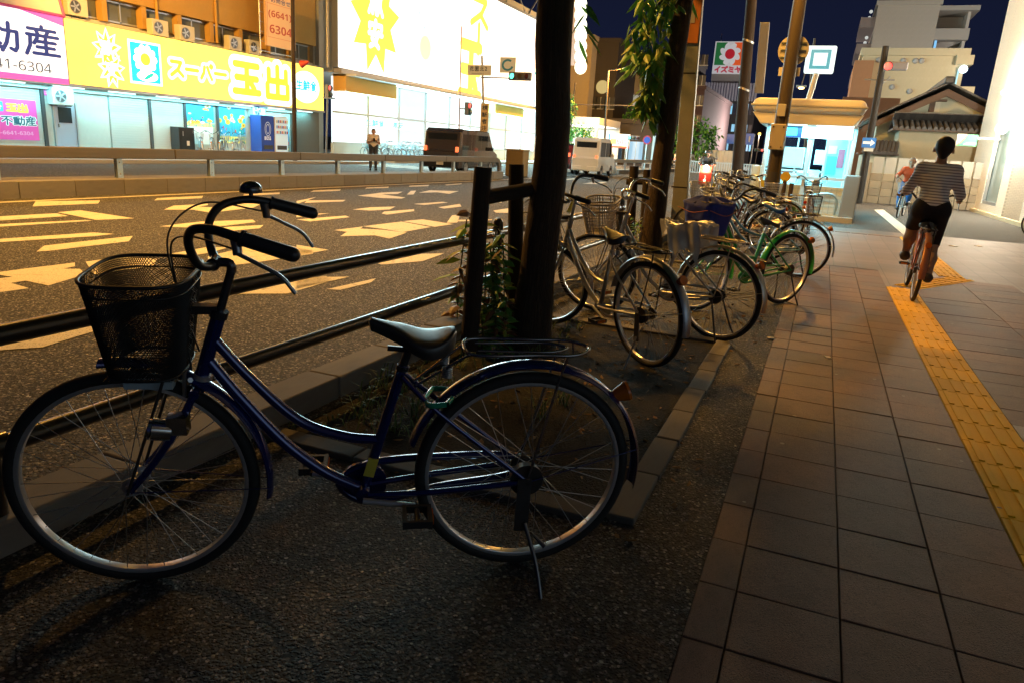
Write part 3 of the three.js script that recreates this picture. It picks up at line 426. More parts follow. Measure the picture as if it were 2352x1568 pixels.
// ---------- street lamps ----------
const poleBrown = mat([0.03, 0.02, 0.016], 0.85, 0), poleOchre = mat([0.2, 0.15, 0.1], 0.6, 0.1, { map: concreteTex });
function lampHead(t, p, dir, cd, aim) {
  part('lamp_housing', [rbox(0.75, 0.16, 0.3, 0.06).rotateY(Math.atan2(-dir[1], dir[0])).translate(p[0], p[1] + 0.12, p[2])], mat([0.3, 0.3, 0.3], 0.5, 0.4), t);
  part('lamp_bulb', ball(0.2, p[0], p[1], p[2], 1.1, 0.55, 0.9), glow([1, 0.62, 0.2], cd ? 5 : 9), t);
  if (cd && aim) spotLight([p[0], p[1], p[2]], aim.slice(0, 3), SODIUM, cd, aim[3], 8); else if (cd) pointLight([p[0], p[1], p[2]], SODIUM, cd, 8);
}
{ // pole beside the shelter: carries the lamp that lights the sidewalk, above the frame
  const t = thing('lamp_post', 'tall dark brown lamp post with a slim yellow side sign behind the parked bicycles', 'lamp post', [0, 0, 0]);
  const z = -27.2, b = zp(1688, 462, z), m = zp(1727, 0, z);
  part('pole', rod([b.x, -0.1, z], [b.x + (m.x - b.x) * 1.95, 12.6, z], 0.21, 0.14, 20), poleBrown, t);
  for (const v of [95, 205]) { const p = zp(1688 + (470 - v) * 0.083, v, z); part('band', rod([p.x - 0.01, p.y - 0.03, z], [p.x + 0.01, p.y + 0.03, z], 0.205, 0.205, 20), M.steel, t); }
  const a = zp(1752, 52, z), c = zp(1738, 212, z); part('side_sign', [slab([[a.x - 0.06, a.y], [a.x + 0.2, a.y], [c.x + 0.2, c.y], [c.x - 0.06, c.y]], 0.14, 0.02).translate(0, 0, z - 0.2)], mat([0.24, 0.23, 0.22], 0.6), t);
  part('lamp_arm', tube([[b.x - 0.3, 12.5, z], [b.x + 0.1, 12.7, z], [LAMP_NEAR[0], LAMP_NEAR[1] + 0.2, LAMP_NEAR[2]]], 0.05, 14, 8), poleBrown, t);
  lampHead(t, LAMP_NEAR, [-1, 0], 560);
}
{
  const t = thing('lamp_post', 'sodium street lamp post rising from the median beside the guardrail', 'lamp post', [0, 0, 0]);
  part('pole', rod([-12.75, 0.2, -6.2], [-12.75, 9.3, -6.2], 0.1, 0.07, 14), poleOchre, t); part('lamp_arm', tube([[-12.75, 9.2, -6.2], [-12, 9.6, -6.5], LAMP_ROAD], 0.04, 12, 8), poleOchre, t);
  lampHead(t, LAMP_ROAD, [1, 0], 860, [-10, 0, -11.5, 70]);
}
{
  const t = thing('lamp_post', 'sodium street lamp post on the far sidewalk before the shop block', 'lamp post', [0, 0, 0]);
  part('pole', rod([-22, 0.1, -10.5], [-22, 9.3, -10.5], 0.1, 0.07, 14), poleOchre, t); part('lamp_arm', tube([[-22, 9.2, -10.5], [-21.4, 9.6, -11.4], LAMP_SHOP], 0.04, 12, 8), poleOchre, t);
  lampHead(t, LAMP_SHOP, [1, 0], 1700, [-27, 9.2, -26, 46]);
}
function farLamp(label, u, vTop, vBase, ul, vl, z, cd) {
  const t = thing('lamp_post', label, 'lamp post', [0, 0, 0]), top = zp(u, vTop, z), b = zp(u - (vBase - vTop) * 0.05, vBase, z), l = zp(ul, vl, z);
  part('pole', rod([b.x, -0.05, z], top.toArray(), 0.11, 0.08, 12), poleOchre, t); part('lamp_arm', rod(top.toArray(), [l.x, l.y + 0.1, z], 0.05, 0.04, 8), poleOchre, t); lampHead(t, [l.x, l.y, z], [1, 0], cd);
}
farLamp('orange-lit street lamp on a pale pole beyond the end of the median', 1398, 162, 345, 1436, 160, -68, 1300);
farLamp('street lamp glowing beside the square emblem sign above the shelter', 1872, 88, 300, 1841, 202, -62, 0);
// utility pole with boxes and the back of a round sign
{
  const z = -16.6, b = zp(1762, 500, z), m = zp(1838, 0, z), k = (v) => zp(1762 + (500 - v) * 0.152, v, z);
  const t = thing('utility_pole', 'ochre utility pole with signal boxes and a round sign seen from behind', 'utility pole', [0, 0, 0]);
  part('pole', rod([b.x, -0.1, z], [b.x + (m.x - b.x) * 1.3, m.y * 1.3, z], 0.15, 0.12, 20), poleOchre, t);
  part('lamp_arm', rod([k(-60).x, 6.5, z], [LAMP_WALK[0], 6.6, LAMP_WALK[2]], 0.04, 0.035, 8), poleOchre, t); lampHead(t, LAMP_WALK, [0, 1], 95);
  part('conduit', rod([b.x + 0.13, 0, z + 0.12], [k(250).x + 0.1, k(250).y, z + 0.12], 0.03, 0.03, 8), poleOchre, t);
  part('control_box', rbox(0.16, 0.24, 0.1, 0.01, k(255).x - 0.02, k(255).y, z + 0.18), mat([0.5, 0.46, 0.4], 0.5), t);
  const bg = part('speaker_box', rbox(0.3, 0.52, 0.16, 0.02, k(316).x - 0.02, k(316).y, z + 0.22), mat([0.42, 0.36, 0.28], 0.6), t); part('bolt', [[-0.1, 0.2], [0.1, 0.2], [-0.1, -0.2], [0.1, -0.2]].map(([x, y]) => ball(0.018, k(316).x - 0.02 + x, k(316).y + y, z + 0.305, 1, 1, 1, 8)), M.darkSteel, bg);
  part('cover_plate', [rod([k(395).x, k(395).y, z], [k(470).x, 0.4, z], 0.16, 0.165, 20)], mat([0.05, 0.045, 0.05], 0.6), t);
  const r = zp(1822, 112, z); const s = part('round_sign', new THREE.CylinderGeometry(0.3, 0.3, 0.012, 36).rotateX(Math.PI / 2).translate(r.x, r.y, z - 0.22), mat([0.55, 0.5, 0.42], 0.45, 0.3), t);
  part('sign_bracket', [-0.14, 0, 0.14].map((y) => box(0.5, 0.025, 0.02, r.x, r.y + y, z - 0.2)), M.steel, s); part('small_plate', rbox(0.42, 0.17, 0.012, 0.01, r.x - 0.02, r.y - 0.42, z - 0.22), mat([0.6, 0.55, 0.46], 0.5), t);
}
{ // tall white sign post beside the second tree
  const z = -11.4, b = zp(1556, 560, z), m = zp(1598, 0, z), t = thing('sign_post', 'tall flat pale grey sign post beside the leaning tree', 'sign post', [0, 0, 0]);
  part('post', slab([[b.x - 0.11, 0], [b.x + 0.1, 0], [m.x + 0.1, m.y + 0.3], [m.x - 0.09, m.y + 0.3]], 0.09, 0.008).translate(0, 0, z), mat([0.85, 0.92, 0.92], 0.45, 0.1, { map: concreteTex }), t);
  const p = zp(1590, 50, z); part('orange_sign', rbox(0.24, 0.62, 0.02, 0.01, p.x + 0.02, p.y, z + 0.115), mat([0.5, 0.16, 0.03], 0.5), t); part('sign_print', box(0.08, 0.18, 0.004, p.x + 0.02, p.y + 0.05, z + 0.128), mat([0.4, 0.36, 0.32], 0.6), t);
  part('band', [170, 430].map((v) => { const q = zp(1594 - v * 0.072, v, z); return box(0.24, 0.02, 0.11, q.x, q.y, z + 0.045); }), M.darkSteel, t);
}
// ---------- the shop block across the road (facade plane x = -26) ----------
const FX = -26;
function panelX(name, r, tex, m, parent, x = FX, th = 0.06) {           // an upright board facing +x; r from rx()
  const w = Math.abs(r.z1 - r.z0), h = r.y1 - r.y0, g = new THREE.PlaneGeometry(w, h).rotateY(Math.PI / 2).translate(x + th, (r.y0 + r.y1) / 2, (r.z0 + r.z1) / 2);
  const back = part(name, bx(x, x + th - 0.004, r.y0, r.y1, r.z0, r.z1), m.back || M.white, parent); const f = part('face', g, m.front || m, back); return back;
}
const sheet = (tex, k = 0) => new THREE.MeshStandardMaterial(k ? { map: tex, emissive: 0xffffff, emissiveMap: tex, emissiveIntensity: k, roughness: 0.5 } : { map: tex, roughness: 0.6 });
const shutterMat = mat([0.5, 0.53, 0.52], 0.5, 0.3), wallWhite = mat([0.66, 0.68, 0.67], 0.8, 0, { map: wallTex }), ochre = mat([0.62, 0.4, 0.13], 0.85, 0, { map: wallTex }), aluFrame = mat([0.4, 0.42, 0.44], 0.4, 0.7), dim = mat([0.05, 0.055, 0.06], 0.3);
const shop = thing('shop_building', 'two-storey shop block with pink and yellow lit signs and closed shutters', 'building', [0, 0, 0]);
{
  const zc = -33.7;
  part('wall', [bx(-38, FX - 0.35, 0, 5.0, -6, zc), bx(FX - 0.35, FX - 0.05, 2.3, 4.9, -6, zc)], wallWhite, shop);
  part('upper_wall', [bx(-38, FX - 0.12, 5.85, 15, -6, zc), bx(-38, FX - 0.55, 5.0, 5.85, -6, zc)], ochre, shop);
  for (let i = 0; i < 9; i++) { const z = -17.4 - i * 1.78; part('wall_pier', bx(FX - 0.55, FX - 0.14, 5.0, 5.84, z, z - 0.22), ochre, shop); const w = part('window', [bx(FX - 0.5, FX - 0.44, 5.05, 5.82, z - 0.24, z - 1.76)], i % 3 === 0 ? mat([0.16, 0.2, 0.22], 0.1) : mat([0.1, 0.11, 0.1], 0.12), shop); part('frame', [bx(FX - 0.44, FX - 0.4, 5.02, 5.82, z - 0.97, z - 1.03), bx(FX - 0.44, FX - 0.4, 5.76, 5.82, z - 0.24, z - 1.76), bx(FX - 0.44, FX - 0.4, 5.04, 5.1, z - 0.24, z - 1.76)], aluFrame, w); }
  for (const z of [-23.4, -26.6, -30]) part('drain_pipe', rod([FX - 0.05, 5, z], [FX - 0.05, 15, z], 0.06, 0.06, 10), ochre, shop);
  // lower front: floors of the bays, read from the photograph
  const bay = (u0, u1) => { const r = rx(u0, 250, u1, 250, FX); return [r.z0, r.z1]; };
  const shutter = (u0, u1, x = FX) => { const [a, b] = bay(u0, u1), s = []; for (let i = 0; i < 24; i++) s.push(rbox(0.03, 0.092, Math.abs(a - b), 0.012, x - 0.28, 0.16 + i * 0.094, (a + b) / 2)); const sh = part('shutter', bx(x - 0.34, x - 0.3, 0.1, 2.4, a, b), shutterMat, shop); for (const g of s) part('slat', g, shutterMat, sh); part('shutter_post', bx(x - 0.34, x - 0.2, 0.1, 2.42, b, b - 0.12), dim, shop); };
  shutter(-60, 105); shutter(262, 350); shutter(354, 430);
  { const [a, b] = bay(107, 258); part('white_wall', bx(FX - 0.34, FX - 0.26, 0.1, 2.5, a, b), wallWhite, shop); }
  { const r = rx(136, 240, 184, 345, FX); const d = part('door', bx(FX - 0.27, FX - 0.22, 0.1, r.y1, r.z0, r.z1), mat([0.4, 0.44, 0.55], 0.5, 0.3), shop); part('door_pane', bx(FX - 0.22, FX - 0.2, (r.y1 + 1.1) / 2 - 0.3, r.y1 - 0.12, r.z0 - 0.16, r.z1 + 0.16), M.tintGlass, d); part('door_frame', [bx(FX - 0.26, FX - 0.18, 0.1, r.y1 + 0.06, r.z0 + 0.06, r.z0), bx(FX - 0.26, FX - 0.18, 0.1, r.y1 + 0.06, r.z1, r.z1 - 0.06)], aluFrame, d); part('handle', bx(FX - 0.2, FX - 0.14, 1.0, 1.12, r.z0 - 0.1, r.z0 - 0.16), M.steel, d); }
  part('white_wall', bx(FX - 0.34, FX - 0.3, 0.1, 2.45, bay(432, 680)[0], zc), wallWhite, shop);
  part('corner_column', bx(FX - 0.4, FX + 0.02, 0.1, 2.5, bay(676, 690)[0], zc), mat([0.14, 0.14, 0.13], 0.5, 0.3, { map: wallTex }), shop);
  part('step', bx(FX - 0.3, FX + 0.6, 0.1, 0.2, -6, zc), mat([0.5, 0.55, 0.55], 0.7), shop);
  part('sign_soffit', bx(FX - 0.05, FX + 0.42, 2.46, 2.54, -6, zc), aluFrame, shop);
  // the tubes under the sign that light the shutters
  for (let i = 0; i < 8; i++) { const z = -16.2 - i * 2.2; const f = part('tube_light', rod([FX + 0.28, 2.42, z], [FX + 0.28, 2.42, z - 1.2], 0.02, 0.02, 8), glow([0.7, 1, 1], 2.5), shop); part('tube_fitting', bx(FX + 0.24, FX + 0.32, 2.44, 2.46, z + 0.03, z - 1.23), M.white, f); }
  rectLight([FX + 0.28, 2.39, -24.4], [FX + 0.1, 0, -24.4], 17, 0.1, lin(0.26, 0.9, 1), 100);
  // signs
  const yr = { z0: -18.95, z1: -33.6, y0: 2.55, y1: 4.74 }, W = 1700, Hh = 256;
  const yTex = canvasTex(W, Hh, (g) => {
    g.fillStyle = 'rgb(255,222,96)'; g.fillRect(0, 0, W, Hh);
    const white = 'rgb(255,255,244)';
    burst(g, 190, 92, 44, 74, 9, white); burst(g, 205, 176, 42, 70, 9, white); burst(g, 188, 90, 30, 60, 9, 'rgb(250,200,60)'); burst(g, 208, 176, 28, 56, 9, 'rgb(250,200,60)'); word(g, '激', 158, 56, 62, 13, white); word(g, '安', 178, 146, 60, 13, white);
    g.fillStyle = white; g.fillRect(296, 34, 178, 190); g.fillStyle = 'rgb(20,190,215)'; g.fillRect(306, 44, 158, 170); flower(g, 386, 112, 64, white, 'rgb(252,205,60)', 10); g.fillStyle = white; g.beginPath(); g.ellipse(392, 186, 58, 24, 0, 0, 7); g.fill(); g.fillStyle = 'rgb(20,170,160)'; g.beginPath(); g.ellipse(400, 186, 30, 8, -0.5, 0, 7); g.fill();
    for (const [o, c] of [[44, white], [17, 'rgb(246,190,56)']]) { word(g, 'スーパー', 520, 86, 84, o * 1.05, c, { sx: 1.05 }); word(g, '玉出', 930, 34, 188, o * 2.1, c, { sx: 1.12, gap: 1.16 }); }
    g.fillStyle = white; g.beginPath(); g.ellipse(1530, 128, 130, 92, 0, 0, 7); g.fill(); word(g, '生鮮食', 1440, 88, 62, 8, 'rgb(0,170,205)');
  });
  panelX('yellow_sign', yr, yTex, { front: sheet(yTex, 1.5), back: aluFrame }, shop, FX, 0.42);
  rectLight([FX + 0.5, 3.65, -26.3], [0, 3.4, -26.3], 14.4, 2.1, lin(1, 0.86, 0.42), 1.6);
  const pTex = canvasTex(640, 384, (g) => {
    g.fillStyle = 'rgb(255,252,248)'; g.fillRect(0, 0, 640, 384); g.fillStyle = 'rgb(236,92,172)'; g.fillRect(0, 350, 640, 34); g.beginPath(); g.moveTo(0, 0); g.lineTo(640, 0); g.lineTo(640, 50); g.lineTo(430, 0); g.fill();
    word(g, '不動産', 40, 70, 172, 19, 'rgb(38,52,112)', { sx: 1.05, gap: 1.1 }); g.fillStyle = 'rgb(60,66,76)'; g.font = '74px sans-serif'; g.fillText('6641-6304', 210, 330);
  });
  panelX('real_estate_sign', { z0: -14.2, z1: -18.9, y0: 2.5, y1: 4.75 }, pTex, { front: sheet(pTex, 1.15), back: aluFrame }, shop, FX, 0.44);
  rectLight([FX + 0.52, 3.6, -16.5], [0, 3.3, -16.5], 4.4, 2, lin(1, 0.93, 0.95), 1.6);
  { const aw = part('awning', slab([[0, 4.8], [0.02, 6.2], [0.46, 4.8]], 5.2, 0.01).translate(FX - 0.02, 0, -18.9), mat([0.78, 0.74, 0.76], 0.6), shop); part('awning_edge', [rod([FX + 0.46, 4.8, -18.95], [FX, 6.22, -18.95], 0.05), rod([FX + 0.47, 4.8, -13.7], [FX + 0.47, 4.8, -18.95], 0.05)], mat([0.7, 0.1, 0.42], 0.5), aw); }
  const posterTex = canvasTex(256, 256, (g) => {
    g.fillStyle = 'rgb(240,80,172)'; g.fillRect(0, 0, 256, 256); g.fillStyle = 'rgb(40,180,205)'; g.fillRect(22, 20, 62, 60); flower(g, 52, 50, 26, 'rgb(255,255,255)', 'rgb(250,200,50)'); word(g, '玉出', 100, 26, 54, 13, 'rgb(250,205,70)'); word(g, 'り不動産', 6, 104, 60, 15, 'rgb(255,255,255)', { gap: 1.02 }); word(g, 'り不動産', 6, 104, 60, 7, 'rgb(20,90,110)', { gap: 1.02 }); g.fillStyle = 'rgb(252,170,215)'; g.font = 'bold 34px sans-serif'; g.fillText('06-6641-6304', 18, 224);
  });
  const pr = rx(-20, 228, 95, 322, FX); panelX('pink_poster', pr, posterTex, { front: sheet(posterTex), back: M.white }, shop, FX - 0.26, 0.03);
  const small = canvasTex(64, 96, (g) => { g.fillStyle = 'rgb(240,80,170)'; g.fillRect(0, 0, 64, 96); word(g, '駐安', 14, 8, 36, 5, 'rgb(255,220,235)', { vertical: true }); });
  panelX('small_pink_sign', rx(106, 190, 128, 220, FX), small, { front: sheet(small), back: M.white }, shop, FX - 0.26, 0.05);
  // mural panels with painted sunflowers
  const mural = (w, h, s) => canvasTex(w, h, (g) => {
    g.fillStyle = 'rgb(60,160,205)'; g.fillRect(0, 0, w, h); g.fillStyle = 'rgb(244,222,120)'; g.fillRect(0, h * 0.82, w, h * 0.2);
    for (let i = 0; i < 46; i++) { g.fillStyle = `rgba(${rnd(20, 90) | 0},${rnd(110, 190) | 0},${rnd(150, 220) | 0},0.6)`; g.beginPath(); g.ellipse(rnd(w), rnd(h), rnd(5, 26), rnd(4, 14), rnd(3), 0, 7); g.fill(); }
    for (let i = 0; i < s; i++) { const x = rnd(w), y = rnd(h * 0.5) + (i % 2) * h * 0.35; g.strokeStyle = 'rgb(40,140,110)'; g.lineWidth = 3; g.beginPath(); g.moveTo(x, y); g.lineTo(x + rnd(-8, 8), h); g.stroke(); flower(g, x, y, rnd(10, 24), i % 3 ? 'rgb(250,190,50)' : 'rgb(250,250,244)', 'rgb(190,120,40)', 10); }
    for (let i = 0; i < 8; i++) { g.fillStyle = ['rgb(220,70,50)', 'rgb(250,250,250)', 'rgb(30,70,130)'][i % 3]; g.fillRect(rnd(w), h * rnd(0.55, 0.8), rnd(5, 12), rnd(10, 26)); }
  });
  const mA = mural(192, 288, 9), mB = mural(256, 320, 14), mC = mural(160, 160, 8);
  panelX('mural', rx(434, 238, 500, 292, FX), mA, { front: sheet(mA), back: M.white }, shop, FX - 0.28, 0.03);
  panelX('white_board', rx(436, 292, 498, 332, FX), null, { front: mat([0.7, 0.74, 0.72], 0.4), back: aluFrame }, shop, FX - 0.27, 0.05);
  panelX('mural', rx(510, 242, 572, 330, FX), mB, { front: sheet(mB), back: M.white }, shop, FX - 0.28, 0.03);
  panelX('mural', rx(640, 296, 672, 345, FX), mC, { front: sheet(mC), back: M.white }, shop, FX - 0.28, 0.03);
  part('drain_pipe', rod([FX - 0.2, 0.1, bay(506, 506)[0]], [FX - 0.2, 2.45, bay(506, 506)[0]], 0.07, 0.07, 10), dim, shop);
}
// things in front of the shop block
const acFan = (label, y, z, x = FX, m = mat([0.6, 0.6, 0.55], 0.5)) => {
  const t = thing('air_conditioner', label, 'air conditioner', [x, y, z]);
  part('casing', rbox(0.34, 0.62, 0.8, 0.03, 0, 0.31, 0), m, t); const gr = part('fan_grille', new THREE.TorusGeometry(0.22, 0.012, 6, 28).rotateY(Math.PI / 2).translate(0.175, 0.31, 0.1), aluFrame, t);
  part('fan_opening', new THREE.CylinderGeometry(0.21, 0.21, 0.006, 26).rotateZ(Math.PI / 2).translate(0.171, 0.31, 0.1), dim, gr); for (let i = 0; i < 5; i++) part('fan_blade', box(0.005, 0.055, 0.18, 0.178, 0, 0.1).rotateX(i * 1.257).translate(0, 0.31, 0.1), aluFrame, gr);
  part('bracket', bx(-0.2, 0.17, -0.03, 0, -0.3, -0.26), M.darkSteel, t); part('bracket', bx(-0.2, 0.17, -0.03, 0, 0.26, 0.3), M.darkSteel, t); return t;
};
{
  const zs = [[362, 78, 'air conditioner nearest the pink awning of four above the yellow sign'], [424, 90, 'air conditioner with round fan second along the sill above the yellow sign'], [535, 112, 'air conditioner third along the sill above the yellow sign'], [580, 122, 'air conditioner next to the orange phone number sign']];
  zs.forEach(([u, v, l]) => { const p = xp(u, v, FX + 0.1); acFan(l, 4.79, p.z, FX + 0.1); });
  { const p = xp(172, 30, FX - 0.1); acFan('air conditioner on the sill beside the pink awning', 4.95, p.z, FX - 0.1); }
  { const p = xp(140, 222, FX); acFan('white air conditioner hung on the wall above the grey door', p.y - 0.3, p.z, FX - 0.06); }
  { const p = xp(592, 255, FX); acFan('white air conditioner hung above the blue vending machine', p.y - 0.3, p.z, FX - 0.1); }
  const c = rx(400, 292, 436, 343, FX); { const t = thing('metal_cabinet', 'dark metal cabinet standing against the shutter', 'cabinet', [0, 0, 0]); part('body', rbox(0.5, c.y1 - 0.2, Math.abs(c.z1 - c.z0), 0.02, FX + 0.02, (c.y1 + 0.2) / 2, (c.z0 + c.z1) / 2), mat([0.03, 0.035, 0.04], 0.4, 0.3), t); part('handle', bx(FX + 0.27, FX + 0.29, 0.9, 1.1, c.z0 - 0.2, c.z0 - 0.23), M.steel, t); part('notice', bx(FX + 0.272, FX + 0.276, 0.5, 0.7, c.z0 - 0.4, c.z0 - 0.55), M.white, t); }
  // vending machines
  const vm = (label, u0, u1, col, lit) => {
    const r = rx(u0, 276, u1, 350, FX), zc = (r.z0 + r.z1) / 2, w = Math.abs(r.z1 - r.z0), t = thing('vending_machine', label, 'vending machine', [FX + 0.25, 0.2, zc]);
    const tex = canvasTex(192, 320, (g) => { g.fillStyle = col; g.fillRect(0, 0, 192, 320); if (!lit) { g.fillStyle = 'rgb(230,240,250)'; g.font = 'bold 44px sans-serif'; g.fillText('BOSS', 34, 208); g.strokeStyle = 'rgb(220,235,250)'; g.lineWidth = 5; g.beginPath(); g.ellipse(94, 110, 46, 60, 0, 0, 7); g.stroke(); g.beginPath(); g.ellipse(94, 110, 28, 40, 0, 0, 7); g.stroke(); } });
    const b = part('cabinet', rbox(0.7, 1.85, w, 0.03, 0, 0.925, 0), mat(lit ? [0.6, 0.66, 0.7] : [0.02, 0.06, 0.3], 0.4), t); part('front', new THREE.PlaneGeometry(w * 0.92, 1.7).rotateY(Math.PI / 2).translate(0.356, 0.95, 0), sheet(tex, lit ? 0.4 : 0.25), t);
    if (lit) for (let i = 0; i < 3; i++) { const sh = part('shelf', bx(0.36, 0.4, 1.0 + i * 0.26, 1.02 + i * 0.26, -w * 0.42, w * 0.42), M.white, t); for (let k = 0; k < 7; k++) part('can', cyl(0.03, 0.03, 0.13, 0.39, 1.09 + i * 0.26, -w * 0.38 + k * w * 0.125, 10), [mat([0.5, 0.1, 0.08], 0.4), mat([0.1, 0.25, 0.5], 0.4), mat([0.6, 0.5, 0.2], 0.4)][(k + i) % 3], sh); }
    part('pickup_flap', bx(0.36, 0.375, 0.25, 0.45, -w * 0.35, w * 0.35), dim, t);
  };
  vm('blue vending machine with white lettering under the yellow sign', 578, 608, 'rgb(24,62,150)', false); vm('pale vending machine with rows of cans beside the blue one', 609, 640, 'rgb(196,222,240)', true);
}
{ // orange phone-number sign on a steel frame above
  const tex = canvasTex(256, 416, (g) => { g.fillStyle = 'rgb(240,190,128)'; g.fillRect(0, 0, 256, 416); word(g, 'お問合せ', 40, 30, 42, 5, 'rgb(96,84,110)'); g.fillStyle = 'rgb(196,78,38)'; g.font = 'bold 72px sans-serif'; g.fillText('(6641)', 16, 186); g.font = 'bold 92px sans-serif'; g.fillText('6304', 22, 312); g.strokeStyle = 'rgb(206,120,70)'; g.lineWidth = 3; g.strokeRect(10, 84, 236, 262); });
  const t = thing('phone_sign', 'orange board with a phone number on a steel ladder frame', 'sign', [0, 0, 0]), r = rx(606, -10, 672, 110, FX + 0.9), z = (r.z0 + r.z1) / 2;
  panelX('board', r, tex, { front: sheet(tex, 0.18), back: mat([0.6, 0.4, 0.25], 0.6) }, t, FX + 0.9, 0.14);
  const f = []; for (const zz of [r.z0 + 0.25, r.z1 - 0.1]) f.push(rod([FX + 0.85, 4.8, zz], [FX + 0.85, r.y1 + 0.2, zz], 0.04, 0.04, 8)); for (const g of f) part('upright', g, M.steel, t); for (let i = 0; i < 9; i++) part('rung', rod([FX + 0.85, 4.95 + i * 0.42, r.z0 + 0.25], [FX + 0.85, 4.95 + i * 0.42, i < 3 ? r.z1 - 0.1 : r.z0], 0.02, 0.02, 6), M.steel, t);
}
{ // grey-blue tower wall beyond the sign
  const t = thing('grey_building', 'plain grey-blue wall rising between the yellow sign and the huge white sign', 'building', [0, 0, 0]), g = mat([0.42, 0.48, 0.54], 0.7, 0, { map: wallTex });
  part('wall', bx(-36, FX - 0.3, 4.9, 18, -33.71, -34.9), g, t); part('pilaster', bx(FX - 0.3, FX, 4.9, 18, -33.8, -34.2), g, t); part('base', bx(-36, FX - 0.3, 0, 4.9, -33.71, -34.5), g, t); part('drain_pipe', rod([FX + 0.05, 4.9, -34.45], [FX + 0.05, 18, -34.45], 0.08, 0.08, 10), aluFrame, t);
}
// ---------- the supermarket with the huge lit sign ----------
{
  const t = thing('supermarket', 'supermarket with a huge glowing white sign and glaring lit shop front', 'building', [0, 0, 0]);
  const z0 = -34.95, z1 = -66.5, y0 = 4.95, y1 = 12.2, W = 2048, Hh = 470, ux = (u, v = 100) => (z0 - xp(u, v, FX).z) / (z0 - z1) * W, uy = (u, v) => (y1 - xp(u, v, FX).y) / (y1 - y0) * Hh;
  const tex = canvasTex(W, Hh, (g) => {
    g.fillStyle = 'rgb(255,255,250)'; g.fillRect(0, 0, W, Hh); const y = 'rgb(246,208,74)';
    burst(g, ux(850), uy(850, 45), 104, 168, 9, y); word(g, '激', ux(850) - 52, uy(850, 45) - 112, 100, 17, 'rgb(255,255,250)'); word(g, '安', ux(850) - 52, uy(850, 45) + 4, 100, 19, 'rgb(255,255,250)');
    flower(g, ux(965), uy(965, 110), 118, 'rgb(252,252,240)', 'rgb(253,236,160)', 10); g.fillStyle = 'rgb(130,225,240)'; for (const [u, v] of [[948, 25], [925, 115], [1042, 140], [1040, 155], [1030, 170], [960, 60]]) g.fillRect(ux(u, v), uy(u, v), 16, 12);
    word(g, 'スー', ux(1075, 40) - 40, uy(1075, 18) - 74, 150, 30, y, { vertical: true, sx: 1.5, gap: 0.85 }); word(g, '玉', ux(1065, 130) - 90, uy(1065, 82), 300, 54, y, { sx: 0.8 }); 
    g.fillStyle = 'rgb(90,210,235)'; for (const [u, v] of [[1215, 140], [1217, 165], [1212, 190], [1216, 228], [1180, 205]]) g.fillRect(ux(u, v), uy(u, v), 26, 15); g.strokeStyle = 'rgb(110,205,230)'; g.lineWidth = 12; g.beginPath(); g.arc(ux(1168, 150), uy(1168, 152), 34, 0.4, 5); g.stroke();
  });
  panelX('giant_sign', { z0, z1, y0, y1 }, tex, { front: sheet(tex, 1.6), back: aluFrame }, t, FX, 0.4);
  rectLight([FX + 0.5, 8.5, -50.7], [0, 6, -50.7], 31, 7, lin(0.62, 0.96, 1), 15);
  part('sign_lip', bx(FX + 0.1, FX + 0.6, 4.66, 4.9, z0, z1), mat([0.5, 0.5, 0.52], 0.5, 0.4), t);
  part('wall', bx(-40, FX - 0.02, 4.7, 13, z0, z1), wallWhite, t); part('roof_sign_frame', [bx(FX - 0.3, FX, 12.2, 12.6, z0, z1), rod([FX, 12.6, -58], [FX - 0.5, 15, -60], 0.08), rod([FX, 12.6, -62], [FX - 0.5, 15, -60], 0.08), rod([FX, 12.6, -63], [FX, 15, -66], 0.08)], aluFrame, t);
  const aw = rx(740, 168, 830, 196, FX + 0.6); part('orange_awning', bx(FX + 0.05, FX + 0.9, 3.7, 4.6, -34.95, -40.2), mat([0.72, 0.42, 0.1], 0.6), t);
  part('yellow_awning', bx(FX + 0.05, FX + 0.9, 3.8, 4.5, -55, -61), mat([0.75, 0.55, 0.12], 0.6), t);
  // shop front: glazed bays lit from inside
  for (let i = 0; i < 9; i++) { const a = -35.1 - i * 3.5, b = a - 3.36; const w = part('lit_window', bx(FX - 0.2, FX - 0.12, 0.9, 4.5, a, b), glow([0.86, 1, 1], i % 4 === 2 ? 0.95 : 1.5), t); part('window_frame', [bx(FX - 0.14, FX - 0.02, 0.3, 4.66, b, b - 0.14), bx(FX - 0.12, FX - 0.04, 2.55, 2.65, a, b), bx(FX - 0.12, FX - 0.04, 0.85, 0.95, a, b)], mat([0.6, 0.64, 0.66], 0.4, 0.4), w); part('plinth', bx(FX - 0.25, FX - 0.05, 0.1, 0.88, a, b), mat([0.6, 0.68, 0.7], 0.6), t); }
  rectLight([FX + 0.1, 2.7, -50.7], [0, 1.2, -50.7], 31, 3.4, COOL, 18);
  part('canopy', bx(FX, FX + 1.6, 4.5, 4.62, z0, z1), mat([0.65, 0.65, 0.66], 0.5), t);
  const ban = canvasTex(512, 64, (g) => { g.fillStyle = 'rgb(236,250,250)'; g.fillRect(0, 0, 512, 64); word(g, '生鮮食', 20, 8, 48, 5, 'rgb(70,190,205)'); word(g, '激安', 240, 8, 48, 5, 'rgb(90,200,205)'); }); panelX('banner', { z0: -38, z1: -45, y0: 1.9, y1: 2.45 }, ban, { front: sheet(ban, 0.9), back: M.white }, t, FX - 0.1, 0.06);
}
